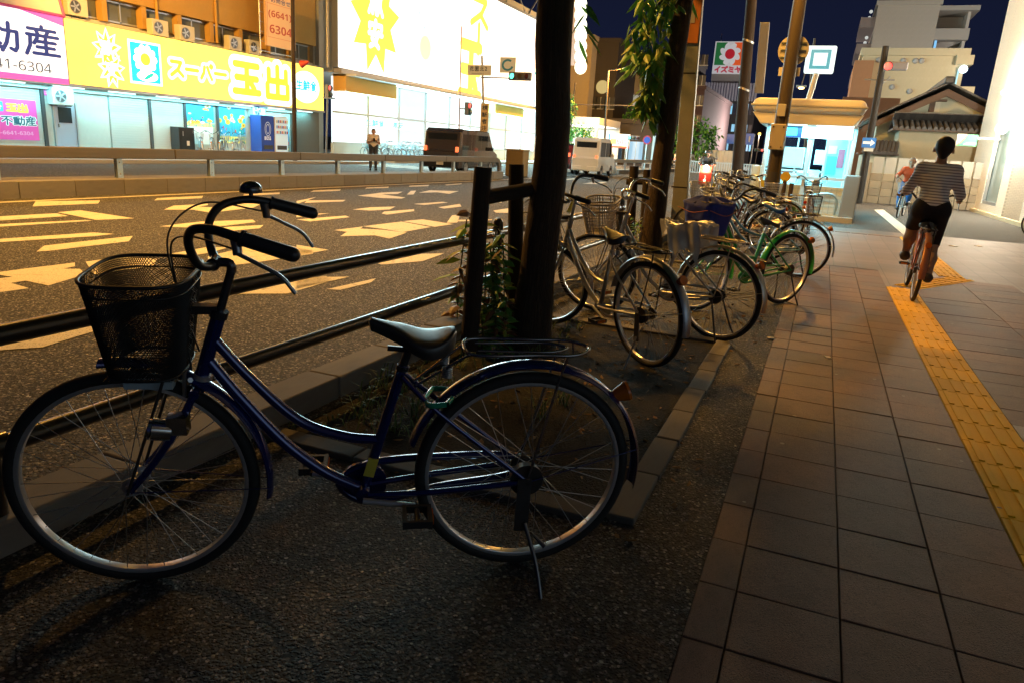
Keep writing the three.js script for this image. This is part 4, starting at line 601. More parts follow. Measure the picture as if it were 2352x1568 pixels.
// ---------- street furniture by the crossing ----------
function signalHead(t, p, lamps, on, vertical, col) {
  const n = lamps.length, b = part('signal_housing', vertical ? rbox(0.2, 0.3 * n, 0.34, 0.03, p[0], p[1], p[2]) : rbox(0.36 * n, 0.36, 0.2, 0.05, p[0], p[1], p[2]), mat([0.16, 0.17, 0.2], 0.5), t);
  lamps.forEach((c, i) => { const d = vertical ? [p[0] + 0.11, p[1] + 0.15 * (n - 1) - 0.3 * i, p[2]] : [p[0] + (i - (n - 1) / 2) * 0.35, p[1], p[2] + 0.11]; part('signal_lens', ball(0.12, d[0], d[1], d[2], vertical ? 0.3 : 1, 1, vertical ? 1 : 0.3), i === on ? glow(c, 3) : mat(c.map((q) => q * 0.1 + 0.01), 0.3), b); part('visor', new THREE.CylinderGeometry(0.135, 0.135, 0.16, 16, 1, true, 0, Math.PI).rotateX(Math.PI / 2).translate(d[0], d[1], d[2] + 0.05), mat([0.1, 0.1, 0.12], 0.5, 0, { side: THREE.DoubleSide }), b); });
}
const RED = [1, 0.08, 0.06], GRN = [0.1, 1, 0.7], AMB = [1, 0.6, 0.1];
{
  const z = -30.5, b = zp(748, 384, z), k = zp(752, 222, z), t = thing('pedestrian_signal', 'pedestrian signal with red lamp on a slim pole by the crossing', 'traffic signal', [0, 0, 0]);
  part('pole', rod([b.x, -0.02, z], [k.x, k.y, z], 0.05, 0.045, 12), mat([0.16, 0.17, 0.2], 0.5, 0.4), t); signalHead(t, [k.x + 0.05, k.y + 0.25, z], [RED, GRN], 0, true);
  part('hood', bx(k.x - 0.12, k.x + 0.3, k.y - 0.1, k.y - 0.04, z - 0.2, z + 0.2), mat([0.16, 0.17, 0.2], 0.5), t);
}
{ // slim pole with speaker at the corner of the yellow sign
  const z = -26.8, b = zp(677, 368, z), k = zp(672, 0, z), t = thing('utility_pole', 'brown utility pole with a red horn in front of the yellow sign', 'utility pole', [0, 0, 0]);
  part('pole', rod([b.x, -0.02, z], [k.x, k.y * 1.2, z], 0.1, 0.08, 12), poleBrown, t); const h = zp(700, 145, z); part('horn', new THREE.CylinderGeometry(0.05, 0.16, 0.4, 14).rotateZ(-1.3).translate(h.x, h.y, z), mat([0.5, 0.05, 0.04], 0.5), t);
}
{ // sign pole: caution board and street name
  const z = -31.4, b = zp(1115, 395, z), k = zp(1106, 150, z), t = thing('sign_pole', 'pole with vertical caution board and a street name plate by the crossing', 'sign', [0, 0, 0]);
  part('pole', rod([b.x, -0.02, z], [k.x, k.y + 0.4, z], 0.06, 0.05, 12), mat([0.5, 0.46, 0.38], 0.6), t);
  const zface = (name, r, tex, k2 = 0) => { const s = part(name, bx(r.x0, r.x1, r.y0, r.y1, z + 0.06, z + 0.09), M.white, t); part('face', new THREE.PlaneGeometry(r.x1 - r.x0, r.y1 - r.y0).translate((r.x0 + r.x1) / 2, (r.y0 + r.y1) / 2, z + 0.094), sheet(tex, k2), s); };
  const c1 = canvasTex(96, 480, (g) => { g.fillStyle = 'rgb(224,196,140)'; g.fillRect(0, 0, 96, 480); word(g, '横断者注意', 18, 24, 62, 8, 'rgb(52,56,62)', { vertical: true, gap: 1.4 }); });
  zface('caution_board', rz(1105, 238, 1123, 324, z), c1);
  const c2 = canvasTex(256, 96, (g) => { g.fillStyle = 'rgb(240,240,226)'; g.fillRect(0, 0, 256, 96); word(g, '花園北2', 22, 12, 46, 5, 'rgb(70,76,80)', { gap: 1.2 }); g.fillStyle = 'rgb(120,124,128)'; g.font = '18px sans-serif'; g.fillText('Hanazono-kita 2', 46, 84); });
  zface('street_name_plate', rz(1076, 150, 1130, 174, z), c2);
  const c3 = canvasTex(128, 128, (g) => { g.fillStyle = 'rgb(236,244,246)'; g.fillRect(0, 0, 128, 128); g.strokeStyle = 'rgb(60,150,190)'; g.lineWidth = 16; g.beginPath(); g.arc(64, 64, 40, 0.3, 5.4); g.stroke(); }); zface('round_arrow_sign', rz(1150, 132, 1186, 168, z), c3);
  part('sign_arm', rod([k.x, zp(1110, 178, z).y, z], zp(1190, 180, z).toArray(), 0.03, 0.03, 8), M.steel, t);
  const m = zp(1196, 176, z); signalHead(t, [m.x, m.y, z + 0.05], [GRN, AMB, RED], 0, false);
}
{
  const z = -33.2, k = zp(1072, 250, z), b = zp(1068, 392, z), t = thing('pedestrian_signal', 'pedestrian signal on a red and white pole in front of the huge sign', 'traffic signal', [0, 0, 0]);
  part('pole', rod([zp(1052, 392, z).x, -0.02, z], zp(1060, 60, z).toArray(), 0.035, 0.03, 8), mat([0.5, 0.3, 0.26], 0.6), t); signalHead(t, [k.x + 0.05, k.y, z], [RED, GRN], 0, true); part('signal_bracket', rod([zp(1056, 250, z).x, k.y, z], [k.x, k.y, z], 0.03, 0.03, 6), M.steel, t);
}
{ // yellow bin-like marker at the median end
  const z = -31, r = rz(1168, 346, 1208, 396, z), t = thing('impact_barrel', 'tan boxy crash cushion at the end of the median', 'crash cushion', [0, 0, 0]); part('body', rbox(r.x1 - r.x0, r.y1 + 0.02, 0.7, 0.05, (r.x0 + r.x1) / 2, r.y1 / 2, z), mat([0.3, 0.22, 0.1], 0.7, 0, { map: wallTex }), t); part('lid', rbox(r.x1 - r.x0 + 0.06, 0.06, 0.76, 0.02, (r.x0 + r.x1) / 2, r.y1 + 0.03, z), mat([0.5, 0.4, 0.24], 0.6), t);
}
// ---------- bicycles ----------
// local frame: x forward from the rear axle, y up, z to the rider's right
const R_TYRE = 0.335, WB = 1.112;
function ribbon(r, a0, a1, half, crown, n = 36) {                      // mudguard: a strip bent over the wheel, angles from +x
  const prof = [-1, -0.75, -0.3, 0.3, 0.75, 1], pos = [], idx = [], uv = [];
  for (let s = 0; s < 2; s++) for (let i = 0; i <= n; i++) { const a = a0 + (a1 - a0) * i / n; prof.forEach((p, j) => { const R = r - crown * p * p - s * 0.0025; pos.push(Math.cos(a) * R, Math.sin(a) * R, p * half); uv.push(i / n, j / 5); }); }
  const W = prof.length, L = (n + 1) * W;
  for (let s = 0; s < 2; s++) for (let i = 0; i < n; i++) for (let j = 0; j < W - 1; j++) { const a = s * L + i * W + j, b = a + W; s ? idx.push(a, a + 1, b, b, a + 1, b + 1) : idx.push(a, b, a + 1, b, b + 1, a + 1); }
  const g = new THREE.BufferGeometry(); g.setAttribute('position', new THREE.Float32BufferAttribute(pos, 3)); g.setAttribute('uv', new THREE.Float32BufferAttribute(uv, 2)); g.setIndex(idx); g.computeVertexNormals(); return g;
}
const lathe = (pts, seg = 64) => new THREE.LatheGeometry(pts.map(([x, y]) => new THREE.Vector2(x, y)), seg).rotateX(Math.PI / 2);
const TYRE = new THREE.TorusGeometry(R_TYRE - 0.019, 0.019, 10, 72);
const RIM = lathe([[0.292, -0.011], [0.297, -0.014], [0.312, -0.013], [0.312, -0.0095], [0.3, -0.0085], [0.3, 0.0085], [0.312, 0.0095], [0.312, 0.013], [0.297, 0.014], [0.292, 0.011], [0.292, -0.011]], 72);
function spokeSet(n, hubR, w, r = 0.00125) {
  const l = []; for (let i = 0; i < n; i++) { const a = i * 2 * Math.PI / n, s = i % 2 ? 1 : -1, t = a + (i % 4 < 2 ? 0.9 : -0.9); l.push(rod([Math.cos(t) * hubR, Math.sin(t) * hubR, s * w], [Math.cos(a) * 0.296, Math.sin(a) * 0.296, s * 0.004], r, r, 4)); }
  return l;
}
const SPOKES_REAR = merge(spokeSet(36, 0.045, 0.028)), SPOKES_FRONT = merge(spokeSet(36, 0.022, 0.032)), SPOKES_FEW = merge(spokeSet(20, 0.03, 0.03, 0.002));
const HUB = merge([new THREE.CylinderGeometry(0.016, 0.016, 0.11, 14).rotateX(Math.PI / 2), ...[-0.034, 0.034].map((z) => new THREE.CylinderGeometry(0.028, 0.028, 0.004, 18).rotateX(Math.PI / 2).translate(0, 0, z)), new THREE.CylinderGeometry(0.006, 0.006, 0.15, 8).rotateX(Math.PI / 2)]);
const DRUM = merge([HUB, new THREE.CylinderGeometry(0.05, 0.052, 0.028, 24).rotateX(Math.PI / 2).translate(0, 0, -0.042), new THREE.CylinderGeometry(0.036, 0.036, 0.012, 20).rotateX(Math.PI / 2).translate(0, 0, 0.04)]);
const ALU = mat([0.66, 0.66, 0.68], 0.32, 0.75), SPOKE = mat([0.5, 0.5, 0.52], 0.35, 1), PLASTIC = mat([0.02, 0.02, 0.022], 0.45), AMBER = mat([0.55, 0.13, 0.01], 0.2), REDLENS = mat([0.4, 0.02, 0.015], 0.18), TAGYELLOW = mat([0.6, 0.5, 0.05], 0.7), SADDLE = mat([0.02, 0.019, 0.019], 0.42, 0, { clearcoat: 0.6, clearcoatRoughness: 0.4 }), CABLE = mat([0.02, 0.02, 0.022], 0.4);
function saddleGeo() {
  const pos = [], idx = [], N = 20, K = 14;                           // long nose forward (+x), padded rear
  for (let i = 0; i <= N; i++) {
    const t = i / N, x = -0.135 + 0.27 * t, w = t < 0.5 ? 0.096 * Math.sqrt(Math.max(0.02, 1 - ((0.34 - t) / 0.36) ** 2)) : 0.022 + 0.066 * Math.pow(1 - (t - 0.5) / 0.5, 1.5), top = 0.036 - 0.05 * Math.sin(Math.min(1, t / 0.62) * Math.PI) * 0.55 + (t > 0.62 ? 0.03 * ((t - 0.62) / 0.38) : 0), dep = 0.088 - 0.055 * t;
    for (let k = 0; k <= K; k++) { const a = Math.PI * (k / K) * 1.24 - 0.12 * Math.PI, c = Math.cos(a), s = Math.sin(a); pos.push(x, s > 0 ? top - 0.024 * (1 - Math.pow(s, 0.6)) : top - 0.024 + s * dep * 1.15, w * Math.sign(c) * Math.pow(Math.abs(c), 0.7)); }
  }
  for (let i = 0; i < N; i++) for (let k = 0; k < K; k++) { const a = i * (K + 1) + k, b = a + K + 1; idx.push(a, a + 1, b, b, a + 1, b + 1); }
  const cap = (row, rev) => { const c = pos.length / 3; let y = 0, x = 0; for (let k = 0; k <= K; k++) { x += pos[(row * (K + 1) + k) * 3]; y += pos[(row * (K + 1) + k) * 3 + 1]; } pos.push(x / (K + 1) + (rev ? -0.008 : 0.008), y / (K + 1), 0); for (let k = 0; k < K; k++) { const a = row * (K + 1) + k; rev ? idx.push(c, a + 1, a) : idx.push(c, a, a + 1); } };
  cap(0, true); cap(N, false);
  const g = new THREE.BufferGeometry(); g.setAttribute('position', new THREE.Float32BufferAttribute(pos, 3)); g.setAttribute('uv', new THREE.Float32BufferAttribute(new Float32Array(pos.length / 3 * 2), 2)); g.setIndex(idx); g.computeVertexNormals(); return g;
}
const SADDLE_GEO = saddleGeo();
function basketShape(th, h, b) {                                       // a rounded box widening upwards
  const a = th * 2 * Math.PI, c = Math.cos(a), s = Math.sin(a), p = 0.55, L = b.l0 + (b.l1 - b.l0) * h, W = b.w0 + (b.w1 - b.w0) * h;
  return [b.x + b.lean * h + Math.sign(c) * Math.pow(Math.abs(c), p) * L / 2, b.y + b.h * h - (b.dip || 0) * h * Math.max(0, Math.cos(a - 0)) ** 2 * 0, Math.sign(s) * Math.pow(Math.abs(s), p) * W / 2];
}
function meshBasket(b) {
  const l = [], n = b.n || 84, path = (f, k = 9) => { const p = []; for (let i = 0; i <= k; i++) p.push(f(i / k)); return p; };
  const strand = (pts, r) => { for (let i = 0; i + 1 < pts.length; i++) l.push(rod(pts[i], pts[i + 1], r, r, 3)); };
  for (let i = 0; i < n; i++) for (const d of b.plain ? [0] : [-1, 1]) strand(path((t) => basketShape(i / n + d * t * 0.16 + (b.plain ? 0 : 0), t, b), b.plain ? 2 : 8), b.r);
  if (b.plain) for (let j = 1; j < b.plain; j++) strand(path((t) => basketShape(t, j / b.plain, b), 40), b.r);
  for (let i = 0; i < 14; i++) { const q = -0.5 + (i + 0.5) / 14; l.push(rod([b.x + q * b.l0, b.y, -b.w0 / 2], [b.x + q * b.l0, b.y, b.w0 / 2], b.r, b.r, 3), rod([b.x - b.l0 / 2, b.y, q * b.w0], [b.x + b.l0 / 2, b.y, q * b.w0], b.r, b.r, 3)); }
  return l;
}
function loop(h, b, r, up = 0) { const p = []; for (let i = 0; i < 36; i++) { const q = basketShape(i / 36, h, b); q[1] += up * (1 - Math.cos(i / 36 * 4 * Math.PI)) ; p.push(q); } return tube(p, r, 72, 6, true); }
function makeBike(o) {
  const t = thing(o.name || 'bicycle', o.label, 'bicycle', [o.rear[0], 0, o.rear[1]], Math.atan2(-o.dir[1], o.dir[0]), o.group);
  t.rotation.x = -(o.lean ?? 4) * Math.PI / 180;
  const fm = o.frame, gm = o.guard || fm, few = o.far, sg = few ? 5 : 10;
  // everything that steers turns about the head axis
  const H0 = V(0.92, 0.63, 0), HA = V(0.87, 0.8, 0).sub(H0).normalize(), sq = new THREE.Quaternion().setFromAxisAngle(HA, (o.steer || 0) * Math.PI / 180);
  const S = (g) => { const q = Array.isArray(g) ? merge(g) : g; return q.clone().translate(-H0.x, -H0.y, -H0.z).applyQuaternion(sq).translate(H0.x, H0.y, H0.z); };
  const wheel = (x, rear) => {
    const w = new THREE.Group(); w.name = 'wheel'; t.add(w); const pose = (g) => { const q = g.clone().translate(x, R_TYRE, 0); return rear ? q : S(q); };
    part('tyre', pose(TYRE), o.tyre || M.rubber, w); part('rim', pose(RIM), o.rim || ALU, w); part('hub', pose(rear ? DRUM : HUB), rear ? (o.drum || M.darkSteel) : ALU, w);
    const sp = part('spokes', pose(few ? SPOKES_FEW : rear ? SPOKES_REAR : SPOKES_FRONT), SPOKE, w); sp.userData.kind = 'stuff';
  };
  wheel(0, true); wheel(WB, false);
  const BB = [0.485, 0.285, 0], seatTop = [0.375, 0.69, 0], ry = R_TYRE;
  const tubes = [rod([0.862, 0.825, 0], [0.915, 0.655, 0], 0.019, 0.019, 14), rod(BB, seatTop, 0.0155, 0.0155, 12), rod([0.485, 0.285, -0.035], [0.485, 0.285, 0.035], 0.022, 0.022, 14)];
  if (!o.straight) tubes.push(tube([[0.884, 0.77, 0], [0.8, 0.66, 0], [0.66, 0.515, 0], [0.54, 0.465, 0], [0.437, 0.452, 0]], 0.0145, 26, sg), tube([[0.902, 0.71, 0], [0.82, 0.59, 0], [0.7, 0.44, 0], [0.59, 0.345, 0], [0.485, 0.288, 0]], 0.0165, 26, sg));
  else tubes.push(tube([[0.9, 0.715, 0], [0.72, 0.43, 0], [0.6, 0.33, 0], [0.485, 0.288, 0]], 0.02, 24, sg));
  for (const s of [-1, 1]) tubes.push(tube([[0.47, 0.285, s * 0.03], [0.3, 0.3, s * 0.05], [0.0, ry, s * 0.062]], 0.0095, 10, sg), tube([[0.378, 0.66, s * 0.018], [0.3, 0.585, s * 0.045], [0.0, ry, s * 0.062]], 0.008, 10, sg));
  const fr = part('frame', tubes, fm, t);
  if (o.sticker) { const k = part('sticker', box(0.03, 0.06, 0.004, 0, 0, 0), TAGYELLOW, t); k.position.set(0.463, 0.37, -0.018); k.rotation.z = 0.25; }
  const fork = []; for (const s of [-1, 1]) fork.push(tube([[0.928, 0.62, s * 0.045], [0.99, 0.5, s * 0.056], [1.07, 0.385, s * 0.06], [WB, ry, s * 0.06]], 0.0105, 14, sg)); fork.push(rod([0.928, 0.62, -0.05], [0.928, 0.62, 0.05], 0.014, 0.014, 10), rod([0.928, 0.615, 0], [0.913, 0.665, 0], 0.02, 0.02, 12));
  part('fork', S(fork), fm, t);
  part('headset', S(rod([0.914, 0.648, 0], [0.911, 0.662, 0], 0.025, 0.025, 14)), ALU, t);
  part('stem', S([rod([0.863, 0.822, 0], [0.857, 0.842, 0], 0.0235, 0.0235, 14), rod([0.858, 0.835, 0], [0.822, 0.952, 0], 0.0115, 0.0115, 10), tube([[0.822, 0.945, 0], [0.824, 0.968, 0], [0.845, 0.972, 0], [0.86, 0.97, 0]], 0.0125, 10, 8), rod([0.862, 0.97, -0.022], [0.862, 0.97, 0.022], 0.017, 0.017, 12)]), o.stem || ALU, t);
  // handlebar, grips, levers
  const bp = o.bar === 'wide' ? [[0.862, 0.97, 0], [0.866, 0.97, 0.05], [0.872, 0.995, 0.11], [0.86, 1.05, 0.17], [0.82, 1.075, 0.225], [0.74, 1.06, 0.265], [0.66, 1.035, 0.275]] : [[0.862, 0.97, 0], [0.868, 0.97, 0.04], [0.884, 0.985, 0.075], [0.895, 1.04, 0.105], [0.875, 1.085, 0.15], [0.82, 1.1, 0.2], [0.76, 1.092, 0.232], [0.655, 1.065, 0.25]];
  const side = (p, s) => p.map(([x, y, z]) => [x, y, z * s]);
  part('handlebar', S([-1, 1].map((s) => tube(side(bp, s), 0.0112, 40, sg))), o.barMat || M.black, t);
  for (const s of [-1, 1]) {
    const e = side(bp.slice(-2), s), a = V(...e[0]), b = V(...e[1]), d = b.clone().sub(a), a2 = a.clone().addScaledVector(d, 0.08), b2 = a.clone().addScaledVector(d, 1.16);
    part('grip', S([rod(a2.toArray(), b2.toArray(), 0.0165, 0.0175, 12), rod(a2.toArray(), a2.clone().addScaledVector(d, 0.06).toArray(), 0.02, 0.02, 12), ball(0.0175, b2.x, b2.y, b2.z, 1, 1, 1, 10)]), o.gripMat || PLASTIC, t);
    const l = a.clone().addScaledVector(d, -0.06);
    const lv = part('brake_lever', S([rod([l.x, l.y - 0.004, l.z - 0.012 * s], [l.x - 0.005, l.y - 0.045, l.z - 0.006 * s], 0.013, 0.011, 10), tube([[l.x - 0.005, l.y - 0.04, l.z], [l.x - 0.05, l.y - 0.062, l.z + 0.004 * s], [l.x - 0.1, l.y - 0.09, l.z + 0.008 * s], [l.x - 0.13, l.y - 0.13, l.z + 0.006 * s]], 0.0052, 14, 6)]), o.leverMat || ALU, t);
    if (!few) part('brake_cable', S(tube(s < 0 ? [[l.x, l.y - 0.03, l.z], [0.9, 1.06, -0.1], [0.955, 1.02, -0.03], [0.95, 0.86, -0.012], [0.935, 0.68, -0.02]] : [[l.x, l.y - 0.03, l.z], [0.91, 1.1, 0.12], [0.97, 1.04, 0.01], [0.955, 0.88, 0.0], [0.92, 0.72, 0.015]], 0.0026, 40, 5)), CABLE, t);
  }
  if (o.bell) { const bl = part('bell', S([cyl(0.006, 0.006, 0.03, 0.8, 1.118, 0.215, 8), new THREE.SphereGeometry(0.03, 18, 8, 0, 7, 0, 1.6).scale(1, 0.75, 1).translate(0.8, 1.128, 0.215), cyl(0.031, 0.031, 0.008, 0.8, 1.124, 0.215, 18)]), mat([0.12, 0.13, 0.14], 0.2, 0.9), t); }
  // saddle
  { const sd = part('saddle', SADDLE_GEO.clone().scale(0.86, 0.84, 0.84).translate(0.35, 0.772, 0), o.saddle || SADDLE, t); part('saddle_spring', [-1, 1].map((s) => { const p = []; for (let i = 0; i <= 40; i++) p.push([0.255 + Math.cos(i * 0.9) * 0.013, 0.672 + i * 0.0008, s * 0.05 + Math.sin(i * 0.9) * 0.013]); return tube(p, 0.0028, 90, 5); }), M.steel, sd); }
  part('seat_post', [rod(seatTop, [0.358, 0.745, 0], 0.0125, 0.0125, 12), rod([0.379, 0.675, 0], [0.376, 0.688, 0], 0.019, 0.019, 12), rod([0.372, 0.683, -0.025], [0.372, 0.683, 0.025], 0.005, 0.005, 6), rod([0.31, 0.73, 0], [0.42, 0.74, 0], 0.008, 0.008, 6)], o.post || ALU, t);
  // mudguards with stays
  const G = (g, x) => g.clone().translate(x, ry, 0);
  part('mudguard', [G(ribbon(0.372, 0.3, Math.PI + 0.16, 0.031, 0.014), 0), rod([-0.345, 0.42, 0.03], [0, ry, 0.066], 0.0022, 0.0022, 4), rod([-0.345, 0.42, -0.03], [0, ry, -0.066], 0.0022, 0.0022, 4)], gm, t);
  if (!o.noFrontGuard) part('mudguard', S([G(ribbon(0.372, 1.42, Math.PI + 0.16, 0.029, 0.013), WB), rod([WB - 0.366, ry - 0.02, 0.028], [WB, ry, 0.066], 0.002, 0.002, 4), rod([WB - 0.366, ry - 0.02, -0.028], [WB, ry, -0.066], 0.002, 0.002, 4)]), gm, t);
  // rear rack
  if (!o.noRack) {
    const y = 0.745, rk = [tube([[0.19, y, 0.058], [0.0, y, 0.062], [-0.12, y, 0.055], [-0.165, y, 0.0], [-0.12, y, -0.055], [0.0, y, -0.062], [0.19, y, -0.058], [0.205, y, 0]], 0.0055, 60, 6, true), tube([[0.17, y, 0.03], [-0.06, y, 0.032], [-0.1, y, 0], [-0.06, y, -0.032], [0.17, y, -0.03]], 0.0042, 40, 6)];
    for (const s of [-1, 1]) rk.push(rod([0.19, y, s * 0.05], [0.345, 0.63, s * 0.018], 0.0042, 0.0042, 6), tube([[-0.09, y, s * 0.055], [-0.075, 0.68, s * 0.05], [0, ry + 0.01, s * 0.068]], 0.0045, 12, 6)); rk.push(rod([0.12, y, 0.0], [0.12, 0.712, 0], 0.004, 0.004, 6), rod([-0.13, y, 0.05], [-0.135, 0.705, 0.05], 0.004, 0.004, 6));
    part('rear_rack', rk, o.rackMat || mat([0.3, 0.3, 0.31], 0.22, 0.95), t);
  }
  // crank, chain case, pedals
  part('chain_case', [tube([[0.485, 0.34, 0.048], [0.25, 0.365, 0.05], [0.02, 0.36, 0.05], [-0.03, ry, 0.05], [0.02, 0.3, 0.05], [0.25, 0.26, 0.05], [0.485, 0.215, 0.048], [0.56, 0.28, 0.048]], 0.012, 50, 6, true), new THREE.CylinderGeometry(0.07, 0.07, 0.012, 24).rotateX(Math.PI / 2).translate(0.485, 0.28, 0.05)], o.chain || gm, t);
  const ca = (o.crank ?? 160) * Math.PI / 180, cv = [Math.cos(ca) * 0.155, Math.sin(ca) * 0.155];
  for (const s of [-1, 1]) {
    const ex = 0.485 - s * cv[0], ey = 0.285 - s * cv[1];
    part('crank', [rod([0.485, 0.285, s * 0.062], [ex, ey, s * 0.075], 0.0095, 0.008, 8)], ALU, t);
    const pd = part('pedal', [bx(ex - 0.04, ex + 0.04, ey - 0.011, ey + 0.011, s * 0.085, s * 0.096), bx(ex - 0.04, ex + 0.04, ey - 0.011, ey + 0.011, s * 0.164, s * 0.175), bx(ex - 0.042, ex - 0.03, ey - 0.012, ey + 0.012, s * 0.084, s * 0.176), bx(ex + 0.03, ex + 0.042, ey - 0.012, ey + 0.012, s * 0.084, s * 0.176), rod([ex, ey, s * 0.07], [ex, ey, s * 0.17], 0.008, 0.008, 8)], PLASTIC, t);
    part('pedal_reflector', [bx(ex - 0.046, ex - 0.043, ey - 0.008, ey + 0.008, s * 0.1, s * 0.16)], AMBER, pd);
  }
  // stand
  if (o.stand === 'none'); else if (o.stand === 'centre') part('kickstand', [tube([[0.01, ry - 0.02, -0.075], [-0.05, 0.12, -0.11], [-0.09, 0.012, -0.14]], 0.007, 10, 6), tube([[0.01, ry - 0.02, 0.075], [-0.05, 0.12, 0.11], [-0.09, 0.012, 0.14]], 0.007, 10, 6), rod([-0.088, 0.012, -0.14], [-0.088, 0.012, 0.14], 0.006, 0.006, 6)], M.darkSteel, t);
  else part('kickstand', [bx(-0.012, 0.03, 0.17, 0.35, -0.075, -0.069), tube([[0.0, 0.2, -0.08], [-0.03, 0.1, -0.15], [-0.045, 0.012 - (o.lean ?? 4) * 0.0042, -0.215]], 0.0068, 12, 7), rod([-0.06, 0.14, -0.12], [-0.02, 0.175, -0.09], 0.008, 0.003, 5)], mat([0.16, 0.16, 0.165], 0.35, 0.9), t);
  // basket
  if (o.basket) {
    const b = { x: 1.075, y: 0.69, h: 0.255, l0: 0.2, l1: 0.285, w0: 0.26, w1: 0.355, lean: 0.0, r: 0.0012, n: few ? 40 : 160, ...o.basket };
    if (b.solid) { const w = []; const N = 46; for (let i = 0; i < N; i++) { const a = basketShape(i / N, 0, b), c = basketShape(i / N, 1, b); w.push(rod(a, c, 0.0042, 0.0042, 4)); } for (let j = 0; j <= 9; j++) w.push(loop(j / 9, b, j === 9 || j === 7 ? 0.007 : 0.0032)); w.push(bx(b.x - b.l0 / 2, b.x + b.l0 / 2, b.y - 0.004, b.y + 0.004, -b.w0 / 2, b.w0 / 2)); const k = part('basket', S(w), b.mat, t); }
    else { const k = part('basket', S(meshBasket(b)), b.mat || M.black, t); part('basket_rim', S([loop(1, b, 0.005), loop(0.88, b, 0.0022), loop(0, b, 0.004)]), b.rimMat || b.mat || M.black, k); }
    part('basket_bracket', S([rod([0.985, 0.7, -0.06], [WB, ry, -0.075], 0.0045, 0.0045, 6), rod([0.985, 0.7, 0.06], [WB, ry, 0.075], 0.0045, 0.0045, 6), rod([b.x - b.l0 / 2 + 0.02, 0.71, -0.06], [1.0, 0.69, -0.06], 0.004, 0.004, 5), box(0.085, 0.022, 0.03, 0.905, 0.845, 0), rod([0.95, 0.84, 0], [b.x - b.l1 / 2 + 0.02, 0.86, 0], 0.006, 0.006, 6), bx(0.955, 1.08, 0.683, 0.69, -0.04, 0.04)]), M.darkSteel, t);
  }
  if (o.headlamp) part('headlamp', S([rod([0.985, 0.53, -0.075], [1.03, 0.54, -0.085], 0.028, 0.03, 14), rod([1.03, 0.54, -0.085], [1.038, 0.542, -0.086], 0.03, 0.026, 14), box(0.05, 0.05, 0.045, 0.965, 0.55, -0.075)]), mat([0.7, 0.72, 0.74], 0.12, 1), t);
  if (o.brake !== false && !few) part('front_brake', S([rod([0.935, 0.66, -0.04], [0.965, 0.63, 0.04], 0.007, 0.007, 6), rod([0.95, 0.69, -0.035], [0.955, 0.61, -0.03], 0.006, 0.006, 6), rod([0.95, 0.69, 0.03], [0.955, 0.61, 0.03], 0.006, 0.006, 6)]), M.steel, t);
  part('rear_reflector', [rod([-0.258, 0.588, 0], [-0.298, 0.606, 0], 0.016, 0.03, 16), rod([-0.298, 0.606, 0], [-0.306, 0.609, 0], 0.031, 0.029, 16)], o.reflector || AMBER, t);
  return t;
}
const BLUE = mat([0.006, 0.015, 0.13], 0.22, 0.4, { clearcoat: 1, clearcoatRoughness: 0.06 });
const SILVER = mat([0.55, 0.56, 0.6], 0.3, 0.9), GREEN = mat([0.015, 0.34, 0.085], 0.3, 0.1, { clearcoat: 1, clearcoatRoughness: 0.1 }), SKYBLUE = mat([0.16, 0.42, 0.62], 0.3, 0.2, { clearcoat: 1 }), GREYGUARD = mat([0.4, 0.4, 0.42], 0.35, 0.9);
{
  const b = makeBike({ label: 'dark blue city bicycle with black mesh front basket and green ring lock', rear: [-0.733, -1.937], dir: [-0.837, 0.547], lean: 5, frame: BLUE, guard: BLUE, basket: { x: 1.035, l0: 0.18, l1: 0.25, w0: 0.24, w1: 0.32 }, bell: true, headlamp: true, sticker: true, leverMat: mat([0.3, 0.3, 0.31], 0.3, 0.9), stem: mat([0.1, 0.1, 0.11], 0.25, 0.8), post: mat([0.06, 0.06, 0.07], 0.3, 0.8), crank: 185 });
  part('ring_lock', [tube([[0.255, 0.6, -0.075], [0.235, 0.597, -0.02], [0.24, 0.59, 0.05], [0.285, 0.586, 0.066]].map(([x, y, z]) => [x, y, z]), 0.0085, 24, 8), tube([[0.255, 0.6, -0.075], [0.3, 0.595, -0.07], [0.31, 0.592, -0.02], [0.285, 0.586, 0.066]], 0.0085, 24, 8)], mat([0.01, 0.3, 0.16], 0.25, 0, { clearcoat: 1 }), b);
  part('clear_lamp_cover', [box(0.12, 0.02, 0.05, 1.04, 0.645, -0.02)], mat([0.5, 0.6, 0.65], 0.1, 0.2), b);
}
{
  const b = makeBike({ label: 'silver step-through bicycle with black handlebar parked behind the staked tree', rear: [-0.875, -4.41], dir: [-0.8, -0.6], lean: 4, steer: 42, frame: SILVER, guard: GREYGUARD, basket: { mat: mat([0.3, 0.3, 0.31], 0.4, 0.7), n: 60 }, bar: 'wide', headlamp: false, rackMat: M.black, crank: 200, chain: SILVER });
  const tg = part('paper_tag', box(0.002, 0.11, 0.06, 0, 0, 0), TAGYELLOW, b); tg.position.set(0.9, 0.92, 0.03); tg.rotation.set(0.2, 0.5, 0.3);
  const t2 = part('paper_tag', [box(0.06, 0.002, 0.05, 0, 0, 0)], TAGYELLOW, b); t2.position.set(-0.09, 0.757, -0.03); t2.rotation.z = -0.3;
}
{
  const b = makeBike({ label: 'silver bicycle with plastic bag over the saddle and beige basket', rear: [-0.57, -5.37], dir: [-0.93, -0.37], lean: 3, steer: 24, frame: SILVER, guard: mat([0.5, 0.44, 0.38], 0.3, 0.9), basket: { solid: true, mat: mat([0.42, 0.37, 0.3], 0.6), h: 0.25 }, bar: 'wide', barMat: M.chrome, bag: true, saddle: SADDLE, stand: 'centre', rackMat: mat([0.55, 0.5, 0.42], 0.3, 1), reflector: AMBER, crank: 150, chain: GREYGUARD });
}
